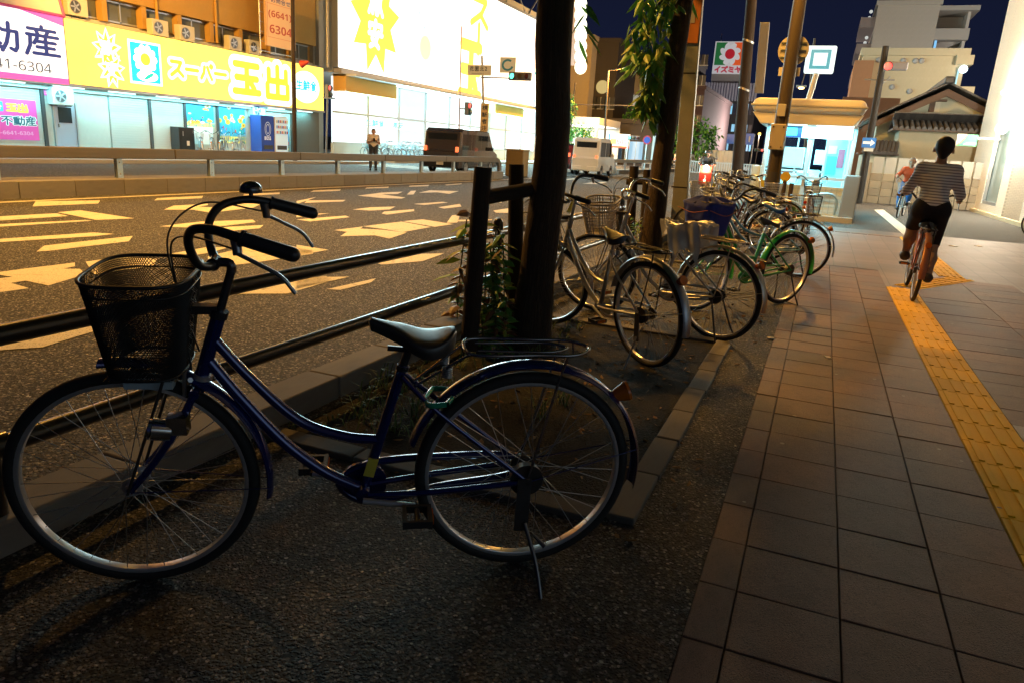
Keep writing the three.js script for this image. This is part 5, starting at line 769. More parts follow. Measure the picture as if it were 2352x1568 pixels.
{
  const b = makeBike({ label: 'green step-through bicycle with dark saddle and green mudguards', rear: [-0.21, -7.22], dir: [-0.6, 0.8], lean: 2, steer: -8, frame: GREEN, guard: GREEN, basket: { mat: M.black, n: 60 }, bar: 'wide', stand: 'centre', noRack: true, crank: 100, chain: GREEN });
}
{
  const b = makeBike({ label: 'light blue bicycle with bright blue saddle cover behind the green bicycle', rear: [-0.13, -9.1], dir: [-0.995, 0.1], lean: 3, steer: 20, frame: SKYBLUE, guard: GREYGUARD, basket: { plain: 7, n: 46, r: 0.0022, mat: M.steel }, bar: 'wide', stand: 'centre', crank: 30, saddle: mat([0.01, 0.1, 0.42], 0.6) });
}
// more parked bicycles between the second tree and the shelter
const parkedRow = [
  [[-0.55, -10.6], [-0.97, -0.22], SILVER, 'silver bicycle with wire basket and yellow tag on its handlebar', 30], [[-0.75, -12.0], [-0.92, 0.38], mat([0.12, 0.02, 0.02], 0.3, 0.3), 'dark red bicycle squeezed among the parked silver bicycles', -20],
  [[-0.5, -13.2], [-0.98, -0.18], mat([0.25, 0.25, 0.27], 0.3, 0.8), 'grey bicycle with tall handlebar near the dark utility pole', 35], [[-0.8, -14.6], [-0.9, 0.42], SILVER, 'silver bicycle beside the dark utility pole with front wheel turned', 10], [[-1.7, -12.9], [0.86, -0.5], M.black, 'black bicycle pointing away from the road among parked bicycles', 0]];
for (const [rear, dir, frame, label, steer] of parkedRow) {
  const b = makeBike({ label, rear, dir, steer, frame, guard: GREYGUARD, far: true, stand: 'centre', basket: { plain: 6, n: 40, r: 0.0024, mat: M.steel }, bar: 'wide', barMat: M.chrome, group: 'bicycles parked along the planting strip' });
  const tg = part('paper_tag', box(0.004, 0.12, 0.07), TAGYELLOW, b); tg.position.set(0.86, 0.93, 0.06); tg.rotation.set(0.1, 0.4, 0.2);
}
{ // bicycle seen from behind with a big rear wire basket
  const b = makeBike({ label: 'brown bicycle with large wire rear basket in front of the lit shelter', rear: [-0.22, -15.1], dir: [0.06, -0.998], lean: 2, frame: mat([0.1, 0.02, 0.015], 0.35, 0.2), guard: GREYGUARD, far: true, stand: 'centre', basket: { plain: 6, n: 40, r: 0.0024, mat: M.black }, bar: 'wide', reflector: REDLENS });
  const q = { x: -0.12, y: 0.36, h: 0.36, l0: 0.36, l1: 0.42, w0: 0.5, w1: 0.58, lean: 0, r: 0.0028, plain: 7, n: 44 };
  const bk = part('rear_basket', meshBasket(q), M.black, b); part('basket_rim', [loop(1, q, 0.007), loop(0, q, 0.006)], M.black, bk);
}
// ---- things lying on or tied to bicycles
{
  const pos = [], idx = [], N = 26, K = 22;
  for (let i = 0; i <= N; i++) for (let k = 0; k <= K; k++) {
    const t = i / N, x = -0.17 + 0.33 * t, a = Math.PI * k / K, w = (t < 0.55 ? 0.125 : 0.125 - (t - 0.55) * 0.17) * (0.92 + 0.08 * Math.sin(9 * t + 5 * a)), drop = 0.13 + 0.05 * Math.sin(t * 11 + (k < K / 2 ? 0 : 2)) + 0.06 * Math.sin(t * 3.1 + 1);
    const c = Math.cos(a), s = Math.sin(a), y = s > 0.5 ? 0.045 + 0.02 * Math.sin(t * 7) : 0.045 - (0.5 - s) * 2 * drop;
    pos.push(x + 0.012 * Math.sin(a * 6 + t * 5), y + 0.008 * Math.sin(a * 9 - t * 17), Math.sign(c) * Math.pow(Math.abs(c), 0.6) * w + 0.01 * Math.sin(t * 23 + k));
  }
  for (let i = 0; i < N; i++) for (let k = 0; k < K; k++) { const a = i * (K + 1) + k, b = a + K + 1; idx.push(a, a + 1, b, b, a + 1, b + 1); }
  const g = new THREE.BufferGeometry(); g.setAttribute('position', new THREE.Float32BufferAttribute(pos, 3)); g.setIndex(idx); g.computeVertexNormals(); g.setAttribute('uv', new THREE.Float32BufferAttribute(new Float32Array(pos.length / 3 * 2), 2));
  const m = solo('plastic_bag', g, mat([0.62, 0.62, 0.63], 0.35, 0, { transmission: 0.25, thickness: 0, side: THREE.DoubleSide }), 'crumpled translucent plastic bag pulled over a bicycle saddle', 'plastic bag');
  m.scale.setScalar(1.18); m.position.set(-0.57 - 0.93 * 0.345, 0.768, -5.37 - 0.37 * 0.345); m.rotation.y = Math.atan2(0.37, -0.93);
  // its saddle and springs under it belong to the bicycle
}
{ // dark blue cover over the green bicycle's basket
  const q = { x: 0, y: 0, h: 0.25, l0: 0.24, l1: 0.34, w0: 0.3, w1: 0.4, lean: 0 }, pos = [], idx = [], N = 48, K = 10;
  for (let j = 0; j <= K; j++) for (let i = 0; i <= N; i++) { const h = Math.min(1, j / (K - 2)), p = basketShape(i / N, h, q), k = j > K - 2 ? 1 - (j - K + 2) / 2 * 0.96 : 1; pos.push(p[0] * k * (1 + 0.03 * Math.sin(i * 1.3 + j)), p[1] + (j > K - 2 ? 0.035 + 0.02 * Math.sin(i * 0.7) : 0.012 * Math.sin(i * 0.5)), p[2] * k * (1 + 0.03 * Math.sin(i * 1.7))); }
  for (let j = 0; j < K; j++) for (let i = 0; i < N; i++) { const a = j * (N + 1) + i, b = a + N + 1; idx.push(a, b, a + 1, b, b + 1, a + 1); }
  const g = new THREE.BufferGeometry(); g.setAttribute('position', new THREE.Float32BufferAttribute(pos, 3)); g.setIndex(idx); g.computeVertexNormals(); g.setAttribute('uv', new THREE.Float32BufferAttribute(new Float32Array(pos.length / 3 * 2), 2));
  const t = thing('basket_cover', 'dark blue fabric cover over a bicycle basket tied with red cord', 'basket cover', [-0.21 - 0.6 * 1.085, 0.685, -7.22 + 0.8 * 1.085], Math.atan2(-0.8, -0.6));
  part('cloth', g, mat([0.02, 0.035, 0.26], 0.75), t); part('cord', [tube([[0.17, 0.2, -0.16], [0.18, 0.17, 0], [0.17, 0.2, 0.19]], 0.004, 12, 5), tube([[-0.16, 0.22, -0.2], [0, 0.16, -0.21], [0.16, 0.2, -0.18]], 0.004, 12, 5)], mat([0.3, 0.08, 0.06], 0.6), t);
}
// ---------- far left side of the street ----------
const fz = (name, r, z, th, tex, k, parent, back = M.white) => { const s = part(name, bx(r.x0, r.x1, r.y0, r.y1, z - th, z), back, parent); part('face', new THREE.PlaneGeometry(Math.abs(r.x1 - r.x0), r.y1 - r.y0).translate((r.x0 + r.x1) / 2, (r.y0 + r.y1) / 2, z + 0.02), tex.isMaterial ? tex : sheet(tex, k), s); return s; };
{ // vertical neon sign at the supermarket's far corner
  const z = -70, r = rz(1308, -40, 1326, 150, z), t = thing('neon_sign', 'tall vertical sign with glowing bulbs beside the first tree trunk', 'sign', [0, 0, 0]);
  part('panel', bx(r.x0, r.x1, r.y0, r.y1, z - 0.5, z), glow([1, 0.5, 0.22], 0.55), t);
  for (let i = 0; i < 7; i++) { const p = zp(1334, 10 + i * 24, z); part('bulb', ball(0.62, p.x, p.y, z, 1, 1.1, 0.8), glow([1, 0.95, 0.72], 2.2), t); }
  part('mast', rod([r.x0 - 0.2, 0, z - 0.3], [r.x0 - 0.2, r.y1, z - 0.3], 0.2, 0.2, 10), aluFrame, t);
}
function tower(name, label, r, z, depth, m, wins = {}, extra) {          // a far building: walls, roof edge, windows one by one
  const t = thing(name, label, 'building', [0, 0, 0]);
  part('wall', bx(r.x0, r.x1, -0.05, r.y1, z - depth, z), m, t); part('parapet', bx(r.x0 - 0.2, r.x1 + 0.2, r.y1, r.y1 + 0.5, z - depth - 0.2, z + 0.2), m, t);
  const { rows = 0, cols = 0, y0 = 3, dy = 3, lit = [], w = 1.2, h = 1.3 } = wins;
  for (let j = 0; j < rows; j++) for (let i = 0; i < cols; i++) { const x = r.x0 + (i + 0.5) * (r.x1 - r.x0) / cols, y = y0 + j * dy, on = lit.includes(j * cols + i); const q = part('window', bx(x - w / 2, x + w / 2, y, y + h, z - 0.1, z + 0.04), on ? glow(wins.col || [0.5, 0.85, 1], 0.8) : dim, t); part('frame', [bx(x - w / 2 - 0.08, x + w / 2 + 0.08, y - 0.1, y, z, z + 0.12), bx(x - 0.04, x + 0.04, y, y + h, z + 0.04, z + 0.08)], aluFrame, q); }
  extra?.(t); return t;
}
const beige = mat([0.58, 0.5, 0.36], 0.85, 0, { map: wallTex }), mauve = mat([0.2, 0.14, 0.15], 0.85, 0, { map: wallTex }), darkWall = mat([0.07, 0.065, 0.068], 0.85, 0, { map: wallTex }), greyWall = mat([0.4, 0.4, 0.42], 0.8, 0, { map: wallTex });
{
  const z = -84; tower('beige_building', 'tall beige building with a blank lit wall behind the neon sign', rz(1296, 90, 1352, 330, z), z, 16, beige);
  const q = -86; const b = tower('dark_building', 'dark building with a small round window behind the street lamp', rz(1352, 98, 1412, 330, q), q, 16, darkWall, { rows: 2, cols: 3, y0: 3, dy: 3.2 }); const p = zp(1384, 200, q); part('round_window', new THREE.CylinderGeometry(0.75, 0.75, 0.1, 24).rotateX(Math.PI / 2).translate(p.x, p.y, q + 0.06), glow([1, 0.78, 0.3], 0.5), b);
  const c = -72, r = rz(1240, 264, 1378, 284, c); const t = thing('filling_station', 'brightly lit flat canopy beyond the supermarket', 'building', [0, 0, 0]); part('canopy', bx(r.x0, r.x1, r.y0, r.y0 + 0.7, c - 8, c), M.white, t); part('canopy_light', bx(r.x0 + 0.3, r.x1 - 0.3, r.y0 - 0.06, r.y0 - 0.01, c - 7.6, c - 0.3), glow([1, 1, 0.86], 2.2), t); rectLight([(r.x0 + r.x1) / 2, r.y0 - 0.12, c - 4], [(r.x0 + r.x1) / 2, 0, c - 4], r.x1 - r.x0 - 0.6, 7, lin(1, 1, 0.9), 9);
  part('back_wall', bx(r.x0, r.x1, 0, r.y0, c - 8.2, c - 8), wallWhite, t); part('column', [cyl(0.15, 0.15, r.y0, r.x1 - 0.5, r.y0 / 2, c - 1)], M.white, t); part('sign_panel', bx(zp(1344, 318, c).x, zp(1358, 318, c).x, 1.6, 3.4, c - 0.2, c), glow([0.9, 1, 1], 1), t);
}
{ // house-shaped building with gable and its neighbours
  const z = -95, t = thing('gabled_building', 'grey gabled building behind the orange street lamp', 'building', [0, 0, 0]), a = rz(1410, 210, 1500, 330, z), ap = zp(1448, 150, z);
  part('wall', slab([[a.x0, 0], [a.x1, 0], [a.x1, a.y1], [ap.x, ap.y], [a.x0, a.y1 + 2]], 14, 0.02).translate(0, 0, z - 14), greyWall, t);
  part('roof_edge', [rod([ap.x, ap.y + 0.1, z + 0.2], [a.x1 + 0.4, a.y1, z + 0.2], 0.25, 0.25, 6), rod([ap.x, ap.y + 0.1, z + 0.2], [a.x0, a.y1 + 2, z + 0.2], 0.25, 0.25, 6)], darkWall, t);
  for (const [u, v] of [[1432, 218], [1452, 235], [1425, 265], [1470, 270]]) { const p = zp(u, v, z); const w = part('window', bx(p.x - 0.9, p.x + 0.9, p.y - 0.9, p.y + 0.9, z - 0.05, z + 0.06), u === 1452 ? glow([0.8, 0.85, 0.7], 0.35) : dim, t); part('frame', bx(p.x - 1, p.x + 1, p.y - 1.05, p.y - 0.9, z, z + 0.2), aluFrame, w); }
  const zz = -82, r = rz(1380, 284, 1500, 352, zz); tower('low_shop', 'low dark shop row behind the price sign', r, zz, 8, darkWall, { rows: 1, cols: 5, y0: 0.4, dy: 3, lit: [1, 3], h: 2.2, w: 1.6, col: [0.5, 0.8, 1] });
  tower('dark_building', 'tall dark block behind the hanging branch', rz(1500, 120, 1562, 330, -110), -110, 20, darkWall, { rows: 4, cols: 3, y0: 4, dy: 3.4, lit: [2] });
  const pr = tower('pink_building', 'mauve apartment block with vertical ribs beside the white sign post', rz(1560, 205, 1612, 330, -105), -105, 30, mauve, { rows: 5, cols: 3, y0: 3, dy: 2.6, lit: [7], w: 0.9 });
}
{ // price sign
  const z = -74, tex = canvasTex(256, 160, (g) => { g.fillStyle = 'rgb(236,250,255)'; g.fillRect(0, 0, 256, 160); g.fillStyle = 'rgb(40,120,200)'; g.fillRect(0, 0, 18, 160); g.fillStyle = 'rgb(250,240,120)'; g.fillRect(24, 60, 74, 60); g.fillStyle = 'rgb(170,40,120)'; g.font = 'bold 76px sans-serif'; g.fillText('500', 100, 118); g.fillStyle = 'rgb(226,90,70)'; g.fillRect(0, 138, 256, 22); }), t = thing('price_sign', 'lit white roadside sign reading 500', 'sign', [0, 0, 0]);
  const r = rz(1398, 308, 1446, 340, z); fz('board', r, z, 0.2, tex, 0.6, t); part('post', [rod([r.x0 + 0.3, 0, z - 0.1], [r.x0 + 0.3, r.y0, z - 0.1], 0.08, 0.08, 8), rod([r.x1 - 0.3, 0, z - 0.1], [r.x1 - 0.3, r.y0, z - 0.1], 0.08, 0.08, 8)][0], M.steel, t); part('post', rod([r.x1 - 0.3, 0, z - 0.1], [r.x1 - 0.3, r.y0, z - 0.1], 0.08, 0.08, 8), M.steel, t);
}
{ // green signal over the road and its mast
  const z = -64, t = thing('traffic_signal', 'green traffic light hung over the far road', 'traffic signal', [0, 0, 0]), p = zp(1456, 317, z), b = zp(1438, 380, z);
  signalHead(t, [p.x, p.y, z], [GRN, AMB, RED], 0, false); part('pole', rod([b.x, 0, z], [b.x, p.y, z], 0.07, 0.07, 8), M.steel, t); part('signal_arm', rod([b.x, p.y, z], [p.x, p.y, z], 0.04, 0.04, 6), M.steel, t);
  const q = -72, m = thing('overhead_mast', 'dark mast with a long thin arm over the crossing', 'mast', [0, 0, 0]), k = zp(1322, 190, q), a = zp(1320, 240, q), e = zp(1500, 244, q); part('pole', rod([a.x - 0.3, 0, q], k.toArray(), 0.1, 0.07, 8), darkWall, m); part('arm', rod(a.toArray(), e.toArray(), 0.05, 0.04, 6), darkWall, m);
  const zz = -58, s = thing('road_sign', 'round red and blue no-parking sign on a post by the far median', 'sign', [0, 0, 0]), c = zp(1487, 322, zz); part('plate', new THREE.CylinderGeometry(0.34, 0.34, 0.03, 24).rotateX(Math.PI / 2).translate(c.x, c.y, zz + 0.06), mat([0.55, 0.04, 0.06], 0.5), s); part('centre', new THREE.CylinderGeometry(0.25, 0.25, 0.03, 24).rotateX(Math.PI / 2).translate(c.x, c.y, zz + 0.07), mat([0.04, 0.1, 0.5], 0.5), s); part('post', rod([c.x, 0, zz], [c.x, c.y + 0.3, zz], 0.05, 0.05, 8), M.steel, s);
  const w = thing('sign_board', 'white upright board standing beside the far road sign', 'sign', [0, 0, 0]), r = rz(1496, 312, 1510, 395, zz); part('board', bx(r.x0, r.x1, 0.9, r.y1, zz - 0.1, zz), mat([0.66, 0.72, 0.74], 0.5), w); part('post', bx((r.x0 + r.x1) / 2 - 0.05, (r.x0 + r.x1) / 2 + 0.05, 0, 0.9, zz - 0.08, zz - 0.02), M.steel, w);
}
function roundTree(label, u, v, z, r, n) { const p = zp(u, v, z), t = thing('street_tree', label, 'tree', [0, 0, 0]); part('trunk', rod([p.x, 0, z], [p.x, p.y, z], 0.18, 0.1, 8), bark, t); const s = [[], []]; for (let i = 0; i < n; i++) { const d = V(rnd(-1, 1), rnd(-1, 1), rnd(-1, 1)).normalize().multiplyScalar(r * Math.cbrt(rnd(0.25, 1)) * (1 + 0.18 * Math.sin(i))); leafInto(s[i % 2], V(p.x, p.y, z).add(d), V(rnd(-1, 1), rnd(-1, 0.5), rnd(-1, 1)), r * 0.2, r * 0.1, 0.2); } const c = part('crown', leafGeo(s[0]), leafMats[0], t); part('leaves', leafGeo(s[1]), leafMats[1], c); }
roundTree('leafy tree half hidden by the first trunk near the canopy', 1286, 245, -66, 1.5, 900);
roundTree('small rounded tree in front of the lit canopy', 1330, 325, -66, 1.5, 900);
roundTree('bushy green tree between the green traffic light and the leaning tree', 1490, 290, -88, 3, 1300);
roundTree('dark tree under the mauve apartment block', 1598, 330, -85, 2.6, 1000);
// far median continuing beyond the crossing
{
  const t = thing('guardrail', 'box-beam guardrail that starts again beyond the crossing', 'guardrail', [-12.5, 0, -46]); for (let i = 0; i < 9; i++) part('beam', rbox(0.14, 0.22, 3.95, 0.02, 0, 0.78, -i * 4 - 2), mat([0.5, 0.46, 0.38], 0.5, 0.3), t); for (let i = 0; i < 14; i++) part('post', box(0.1, 0.8, 0.12, 0, 0.4, -i * 2.6 - 0.3), M.steel, t);
  struct('median', bx(-12.9, -12.1, -0.05, 0.22, -46, -140), M.concrete);
  const u = thing('median_marker', 'white and blue striped marker drum at the start of the far median', 'marker', [-12.5, 0.0, -44.6]); part('drum', [cyl(0.36, 0.32, 0.9, 0, 0.75, 0, 20)], mat([0.2, 0.32, 0.42], 0.5), u); part('chevron', slab([[-0.25, 0.6], [0, 0.85], [0.25, 0.6], [0.25, 0.8], [0, 1.05], [-0.25, 0.8]], 0.02).translate(0, 0, 0.36), M.white, u); part('foot', rbox(0.95, 0.3, 0.95, 0.06, 0, 0.15, 0), mat([0.6, 0.66, 0.66], 0.6), u);
}
{ // white fence along the road beyond the bicycles
  const z = -62, t = thing('road_fence', 'white picket guard fence crossing behind the motor scooter', 'fence', [0, 0, 0]), a = zp(1556, 368, z), b = zp(1745, 378, z); const n = 34;
  for (let i = 0; i <= n; i++) { const x = a.x + (b.x - a.x) * i / n; part('picket', box(0.08, 0.9, 0.05, x, 0.5, z), M.white, t); } part('top_rail', box(b.x - a.x, 0.08, 0.08, (a.x + b.x) / 2, 0.98, z), M.white, t); part('foot_rail', box(b.x - a.x, 0.06, 0.06, (a.x + b.x) / 2, 0.12, z), M.white, t);
  const w = thing('site_hoarding', 'pale panel hoarding far down the street', 'fence', [0, 0, 0]), zz = -84, c = zp(1610, 360, zz), d = zp(1690, 366, zz); for (let i = 0; i < 9; i++) part('panel', bx(c.x + i * (d.x - c.x) / 9, c.x + (i + 0.94) * (d.x - c.x) / 9, 0, 2.2, zz - 0.1, zz), mat([0.6, 0.56, 0.48], 0.7), w);
}
// department store with flower logo
{
  const z = -150, r = rz(1604, 190, 1732, 360, z), t = tower('department_store', 'dark store building with corrugated parapet and a rooftop flower sign', { ...r, y1: rz(1604, 232, 1732, 360, z).y1 }, z, 30, darkWall, {});
  const yb = rz(1604, 232, 1732, 250, z).y1, yt = rz(1604, 190, 1732, 250, z).y1, n = 20;
  for (let i = 0; i < n; i++) { const x = r.x0 + (i + 0.5) * (r.x1 - r.x0) / n; part('parapet_rib', rbox((r.x1 - r.x0) / n - 0.12, yt - yb, 0.7, 0.2, x, (yb + yt) / 2, z + 0.4), mat([0.42, 0.42, 0.5], 0.8), t); }
  const bands = [[238, 262, 8, 1], [285, 302, 6, 3], [308, 345, 9, 1]];
  for (const [v0, v1, n2, k] of bands) { const q = rz(1612, v0, 1728, v1, z); for (let i = 0; i < n2 * 2; i++) { const x0 = q.x0 + i * (q.x1 - q.x0) / (n2 * 2); const on = rnd() < 0.5; const w = part('window', bx(x0 + 0.1, x0 + (q.x1 - q.x0) / (n2 * 2) - 0.1, q.y0, q.y1, z - 0.1, z + 0.05), on ? glow([0.25 + rnd(0.2), 0.72, 1], rnd(0.5, 1.2)) : mat([0.04, 0.05, 0.09], 0.3), t); } }
  const s = rz(1640, 95, 1712, 165, z), tex = canvasTex(256, 256, (g) => { g.fillStyle = 'rgb(196,198,204)'; g.fillRect(0, 0, 256, 256); g.fillStyle = 'rgb(30,110,60)'; g.fillRect(10, 8, 90, 178); g.fillStyle = 'rgb(226,92,40)'; g.fillRect(160, 8, 88, 178); g.fillStyle = 'rgb(196,198,204)'; g.fillRect(100, 8, 60, 178);
    for (let i = 0; i < 8; i++) { const a = i * 0.785 + 0.3; g.fillStyle = 'rgb(206,208,214)'; g.beginPath(); g.ellipse(130 + Math.cos(a) * 58, 98 + Math.sin(a) * 58, 34, 22, a + 0.6, 0, 7); g.fill(); } g.fillStyle = 'rgb(180,28,48)'; g.beginPath(); g.arc(130, 98, 40, 0, 7); g.fill(); word(g, 'イズミヤ', 18, 196, 48, 11, 'rgb(176,40,70)', { sx: 1.1 }); });
  part('sign_box', bx(s.x0, s.x1, yt, s.y1, z - 6, z - 0.2), greyWall, t); fz('flower_sign', { ...s, y0: s.y0 - 0.4 }, z - 0.05, 0.1, tex, 0.42, t, greyWall); for (const u of [1654, 1704]) { const p = zp(u, 72, z); part('antenna', rod([p.x, s.y1, z - 3], [p.x, p.y, z - 3], 0.1, 0.06, 6), M.steel, t); }
}
{ // small far lights and blue direction signs
  for (const [u, v, w, h, lab] of [[1690, 320, 40, 22, 'wide blue direction sign hung before the department store'], [1722, 320, 18, 26, 'narrow blue direction sign beyond the dark lamp post']]) { const z = -95, r = rz(u - w / 2, v - h / 2, u + w / 2, v + h / 2, z), t = thing('direction_sign', lab, 'sign', [0, 0, 0]); part('plate', bx(r.x0, r.x1, r.y0, r.y1, z - 0.1, z), glow([0.03, 0.2, 0.7], 0.35), t); part('arrow', [bx((r.x0 + r.x1) / 2 - 0.1, (r.x0 + r.x1) / 2 + 0.1, r.y0 + 0.3, r.y1 - 0.3, z, z + 0.03)], M.white, t); part('post', rod([r.x1, 0, z - 0.2], [r.x1, r.y1, z - 0.2], 0.1, 0.1, 6), M.steel, t); }
  for (const [u, v, c, lab] of [[1745, 308, AMB, 'small orange street lamp far beyond the dark lamp post'], [1658, 276, [1, 0.7, 0.3], 'orange street lamp before the dark store windows']]) { const z = -128, p = zp(u, v, z), t = thing('lamp_post', lab, 'lamp post', [0, 0, 0]); part('pole', rod([p.x, 0, z - 0.2], [p.x, p.y, z - 0.2], 0.09, 0.07, 6), poleOchre, t); part('lamp_bulb', ball(0.24, p.x, p.y, z), glow(c, 4), t); pointLight([p.x, p.y, z], lin(1, 0.88, 0.8), 800, 6); }
  const z = -90, p = zp(1744, 345, z), t = thing('traffic_signal', 'red traffic light far down the street beyond the shelter', 'traffic signal', [0, 0, 0]); signalHead(t, [p.x, p.y, z], [GRN, AMB, RED], 2, false); part('pole', rod([p.x + 0.8, 0, z], [p.x + 0.8, p.y, z], 0.07, 0.07, 6), poleOchre, t);
}
// ---------- lit shelter (station entrance) ----------
{
  const z0 = -19.2, z1 = -25.2, xa = -1.42, xb = 0.56, t = thing('station_shelter', 'glass station entrance shelter glowing blue-white under a thick rounded roof', 'shelter', [0, 0, 0]);
  const cream = mat([0.74, 0.7, 0.64], 0.5), post = mat([0.7, 0.74, 0.76], 0.4, 0.2);
  const roof = part('roof', [rbox(2.5, 0.34, 6.9, 0.16, -0.6, 2.6, -22.2)], cream, t); part('roof_band', rbox(2.54, 0.05, 6.94, 0.02, -0.6, 2.6, -22.2), mat([0.5, 0.47, 0.42], 0.5), roof);
  part('soffit', slab([[-1.8, 2.43], [0.6, 2.43], [0.42, 2.2], [-1.6, 2.2]], 6.6, 0.02).translate(0, 0, -25.5), cream, roof);
  for (const [x, z] of [[xa, z0], [xb - 0.04, z0], [xa, z1], [xb - 0.04, z1], [-0.45, z0], [xa, -22.2], [xb - 0.04, -22.2]]) part('post', rbox(0.09, 2.2, 0.09, 0.015, x, 1.1, z), post, t);
  for (const [x, z, w, d] of [[-0.95, z0, 0.88, 0.012], [0.02, z0, 0.86, 0.012]]) part('glass_pane', bx(x - w / 2, x + w / 2, 0.82, 1.86, z - d, z), M.glass, t);
  for (const x of [xa, xb - 0.04]) for (const [a, b] of [[z0 - 0.06, -22.14], [-22.26, z1 + 0.06]]) part('glass_pane', bx(x - 0.006, x + 0.006, 0.82, 1.95, a, b), M.glass, t);
  part('cross_rail', box(xb - xa, 0.07, 0.06, (xa + xb) / 2, 0.98, z0 + 0.05), post, t);
  part('lower_panel', [bx(xa + 0.05, xb - 0.09, 0.12, 0.8, z0 - 0.04, z0)], mat([0.66, 0.74, 0.75], 0.4), t);
  { const grid = []; for (let i = 0; i < 15; i++) grid.push(bx(xa + 0.12 + i * 0.125, xa + 0.128 + i * 0.125, 0.16, 0.76, z0 + 0.004, z0 + 0.012)); for (let i = 0; i < 5; i++) grid.push(bx(xa + 0.08, xb - 0.12, 0.2 + i * 0.13, 0.206 + i * 0.13, z0 + 0.004, z0 + 0.012)); const q = part('panel_grid', grid, mat([0.4, 0.5, 0.52], 0.4, 0.4), t); q.userData.kind = 'stuff'; }
  part('handrail', tube([[-0.2, 0.15, z0 + 0.12], [-0.2, 0.55, z0 + 0.12], [-0.05, 0.62, z0 + 0.12], [0.25, 0.62, z0 + 0.12], [0.36, 0.5, z0 + 0.12], [0.36, 0.15, z0 + 0.12]], 0.025, 30, 8), mat([0.4, 0.55, 0.6], 0.3, 0.7), t);
  part('side_wall', [bx(xa - 0.02, xa + 0.02, 0.1, 0.8, z0, z1), bx(xb - 0.06, xb - 0.02, 0.1, 0.8, z0, z1)], mat([0.66, 0.74, 0.75], 0.4), t); part('floor', bx(xa - 0.25, xb + 0.2, -0.05, 0.12, z1 - 0.2, z0 + 0.3), mat([0.6, 0.62, 0.62], 0.6, 0, { map: wallTex }), t);
  for (const x of [xb - 0.02]) part('grey_plinth', rbox(0.34, 1.1, 0.8, 0.03, x + 0.08, 0.55, z0 - 0.3), mat([0.3, 0.32, 0.33], 0.5, 0.3), t);
  part('side_box', rbox(0.22, 0.7, 0.3, 0.03, xa - 0.16, 0.85, z0 - 0.2), mat([0.6, 0.7, 0.72], 0.4), t);
  const hd = canvasTex(512, 96, (g) => { g.fillStyle = 'rgb(10,26,64)'; g.fillRect(0, 0, 512, 96); g.fillStyle = 'rgb(240,252,255)'; g.fillRect(196, 0, 316, 96); g.fillStyle = 'rgb(60,190,235)'; g.fillRect(54, 16, 110, 64); g.fillStyle = 'rgb(10,60,130)'; g.fillRect(20, 8, 36, 80); g.fillStyle = 'rgb(230,252,255)'; g.fillRect(28, 22, 20, 52); });
  fz('header_sign', { x0: xa + 0.08, x1: xb - 0.1, y0: 1.9, y1: 2.16 }, z0 + 0.06, 0.1, hd, 1.3, t);
  part('ceiling_light', bx(xa + 0.4, xb - 0.4, 2.16, 2.19, z1 + 0.3, z0 - 0.3), glow([0.45, 0.95, 1], 1.6), t); rectLight([-0.43, 2.13, -22.2], [-0.43, 0, -22.2], 1.2, 5.2, lin(0.2, 0.84, 1), 20);
  for (const x of [-0.95, 0.05]) part('tube_light', rod([x - 0.4, 2.185, z0 + 0.3], [x + 0.4, 2.185, z0 + 0.3], 0.018, 0.018, 8), glow([0.7, 1, 1], 3), t); rectLight([-0.43, 2.15, z0 + 0.3], [-0.43, 0, z0 + 0.25], 1.8, 0.12, lin(0.2, 0.84, 1), 130);
  part('cross_rail', box(xb - xa - 0.1, 0.05, 0.05, (xa + xb) / 2, 1.08, z1), post, t);
  part('lit_poster', bx(-1.3, -0.72, 1.2, 1.75, z1 + 0.12, z1 + 0.18), glow([0.5, 0.9, 1], 1.1), t); part('poster_frame', bx(-1.34, -0.68, 1.16, 1.79, z1 + 0.08, z1 + 0.12), post, t); part('back_panel', bx(xa + 0.06, -0.3, 0.12, 1.0, z1, z1 + 0.06), mat([0.6, 0.72, 0.74], 0.5), t); for (let i = 0; i < 3; i++) part('mullion', rbox(0.05, 2.1, 0.05, 0.01, xa + 0.5 + i * 0.42, 1.1, z1), post, t);
  part('gate_machine', rbox(0.3, 1.0, 0.9, 0.04, -0.55, 0.6, -21.4), mat([0.5, 0.6, 0.64], 0.4, 0.4), t); part('gate_screen', bx(-0.68, -0.42, 0.9, 1.06, -20.94, -20.93), glow([0.3, 0.8, 1], 1), t);
  // notices and a ticket gate wall inside
  const nt = (x, y, w, h, c) => part('notice', bx(x - w / 2, x + w / 2, y - h / 2, y + h / 2, -22.62, -22.6), mat(c, 0.6), t); part('inner_wall', bx(-0.05, xb - 0.1, 0.1, 2.1, -22.75, -22.64), mat([0.4, 0.62, 0.68], 0.5), t);
  nt(-0.2, 1.5, 0.28, 0.4, [0.75, 0.75, 0.72]); nt(0.12, 1.3, 0.26, 0.5, [0.1, 0.45, 0.6]); nt(0.34, 1.5, 0.16, 0.5, [0.5, 0.1, 0.16]); nt(-0.3, 1.05, 0.3, 0.2, [0.6, 0.68, 0.7]); nt(0.1, 1.72, 0.22, 0.22, [0.75, 0.78, 0.75]); part('orange_notice', bx(-1.3, -1.05, 0.84, 1.0, z0 + 0.01, z0 + 0.02), mat([0.6, 0.26, 0.12], 0.6), t);
  // emblem sign on its mast
  const e = rz(1851, 106, 1919, 169, -21), s = thing('emblem_sign', 'lit square emblem sign with blue-green frame on a mast above the shelter', 'sign', [0, 0, 0]), cx = (e.x0 + e.x1) / 2, cy = (e.y0 + e.y1) / 2, w = (e.x1 - e.x0) / 2;
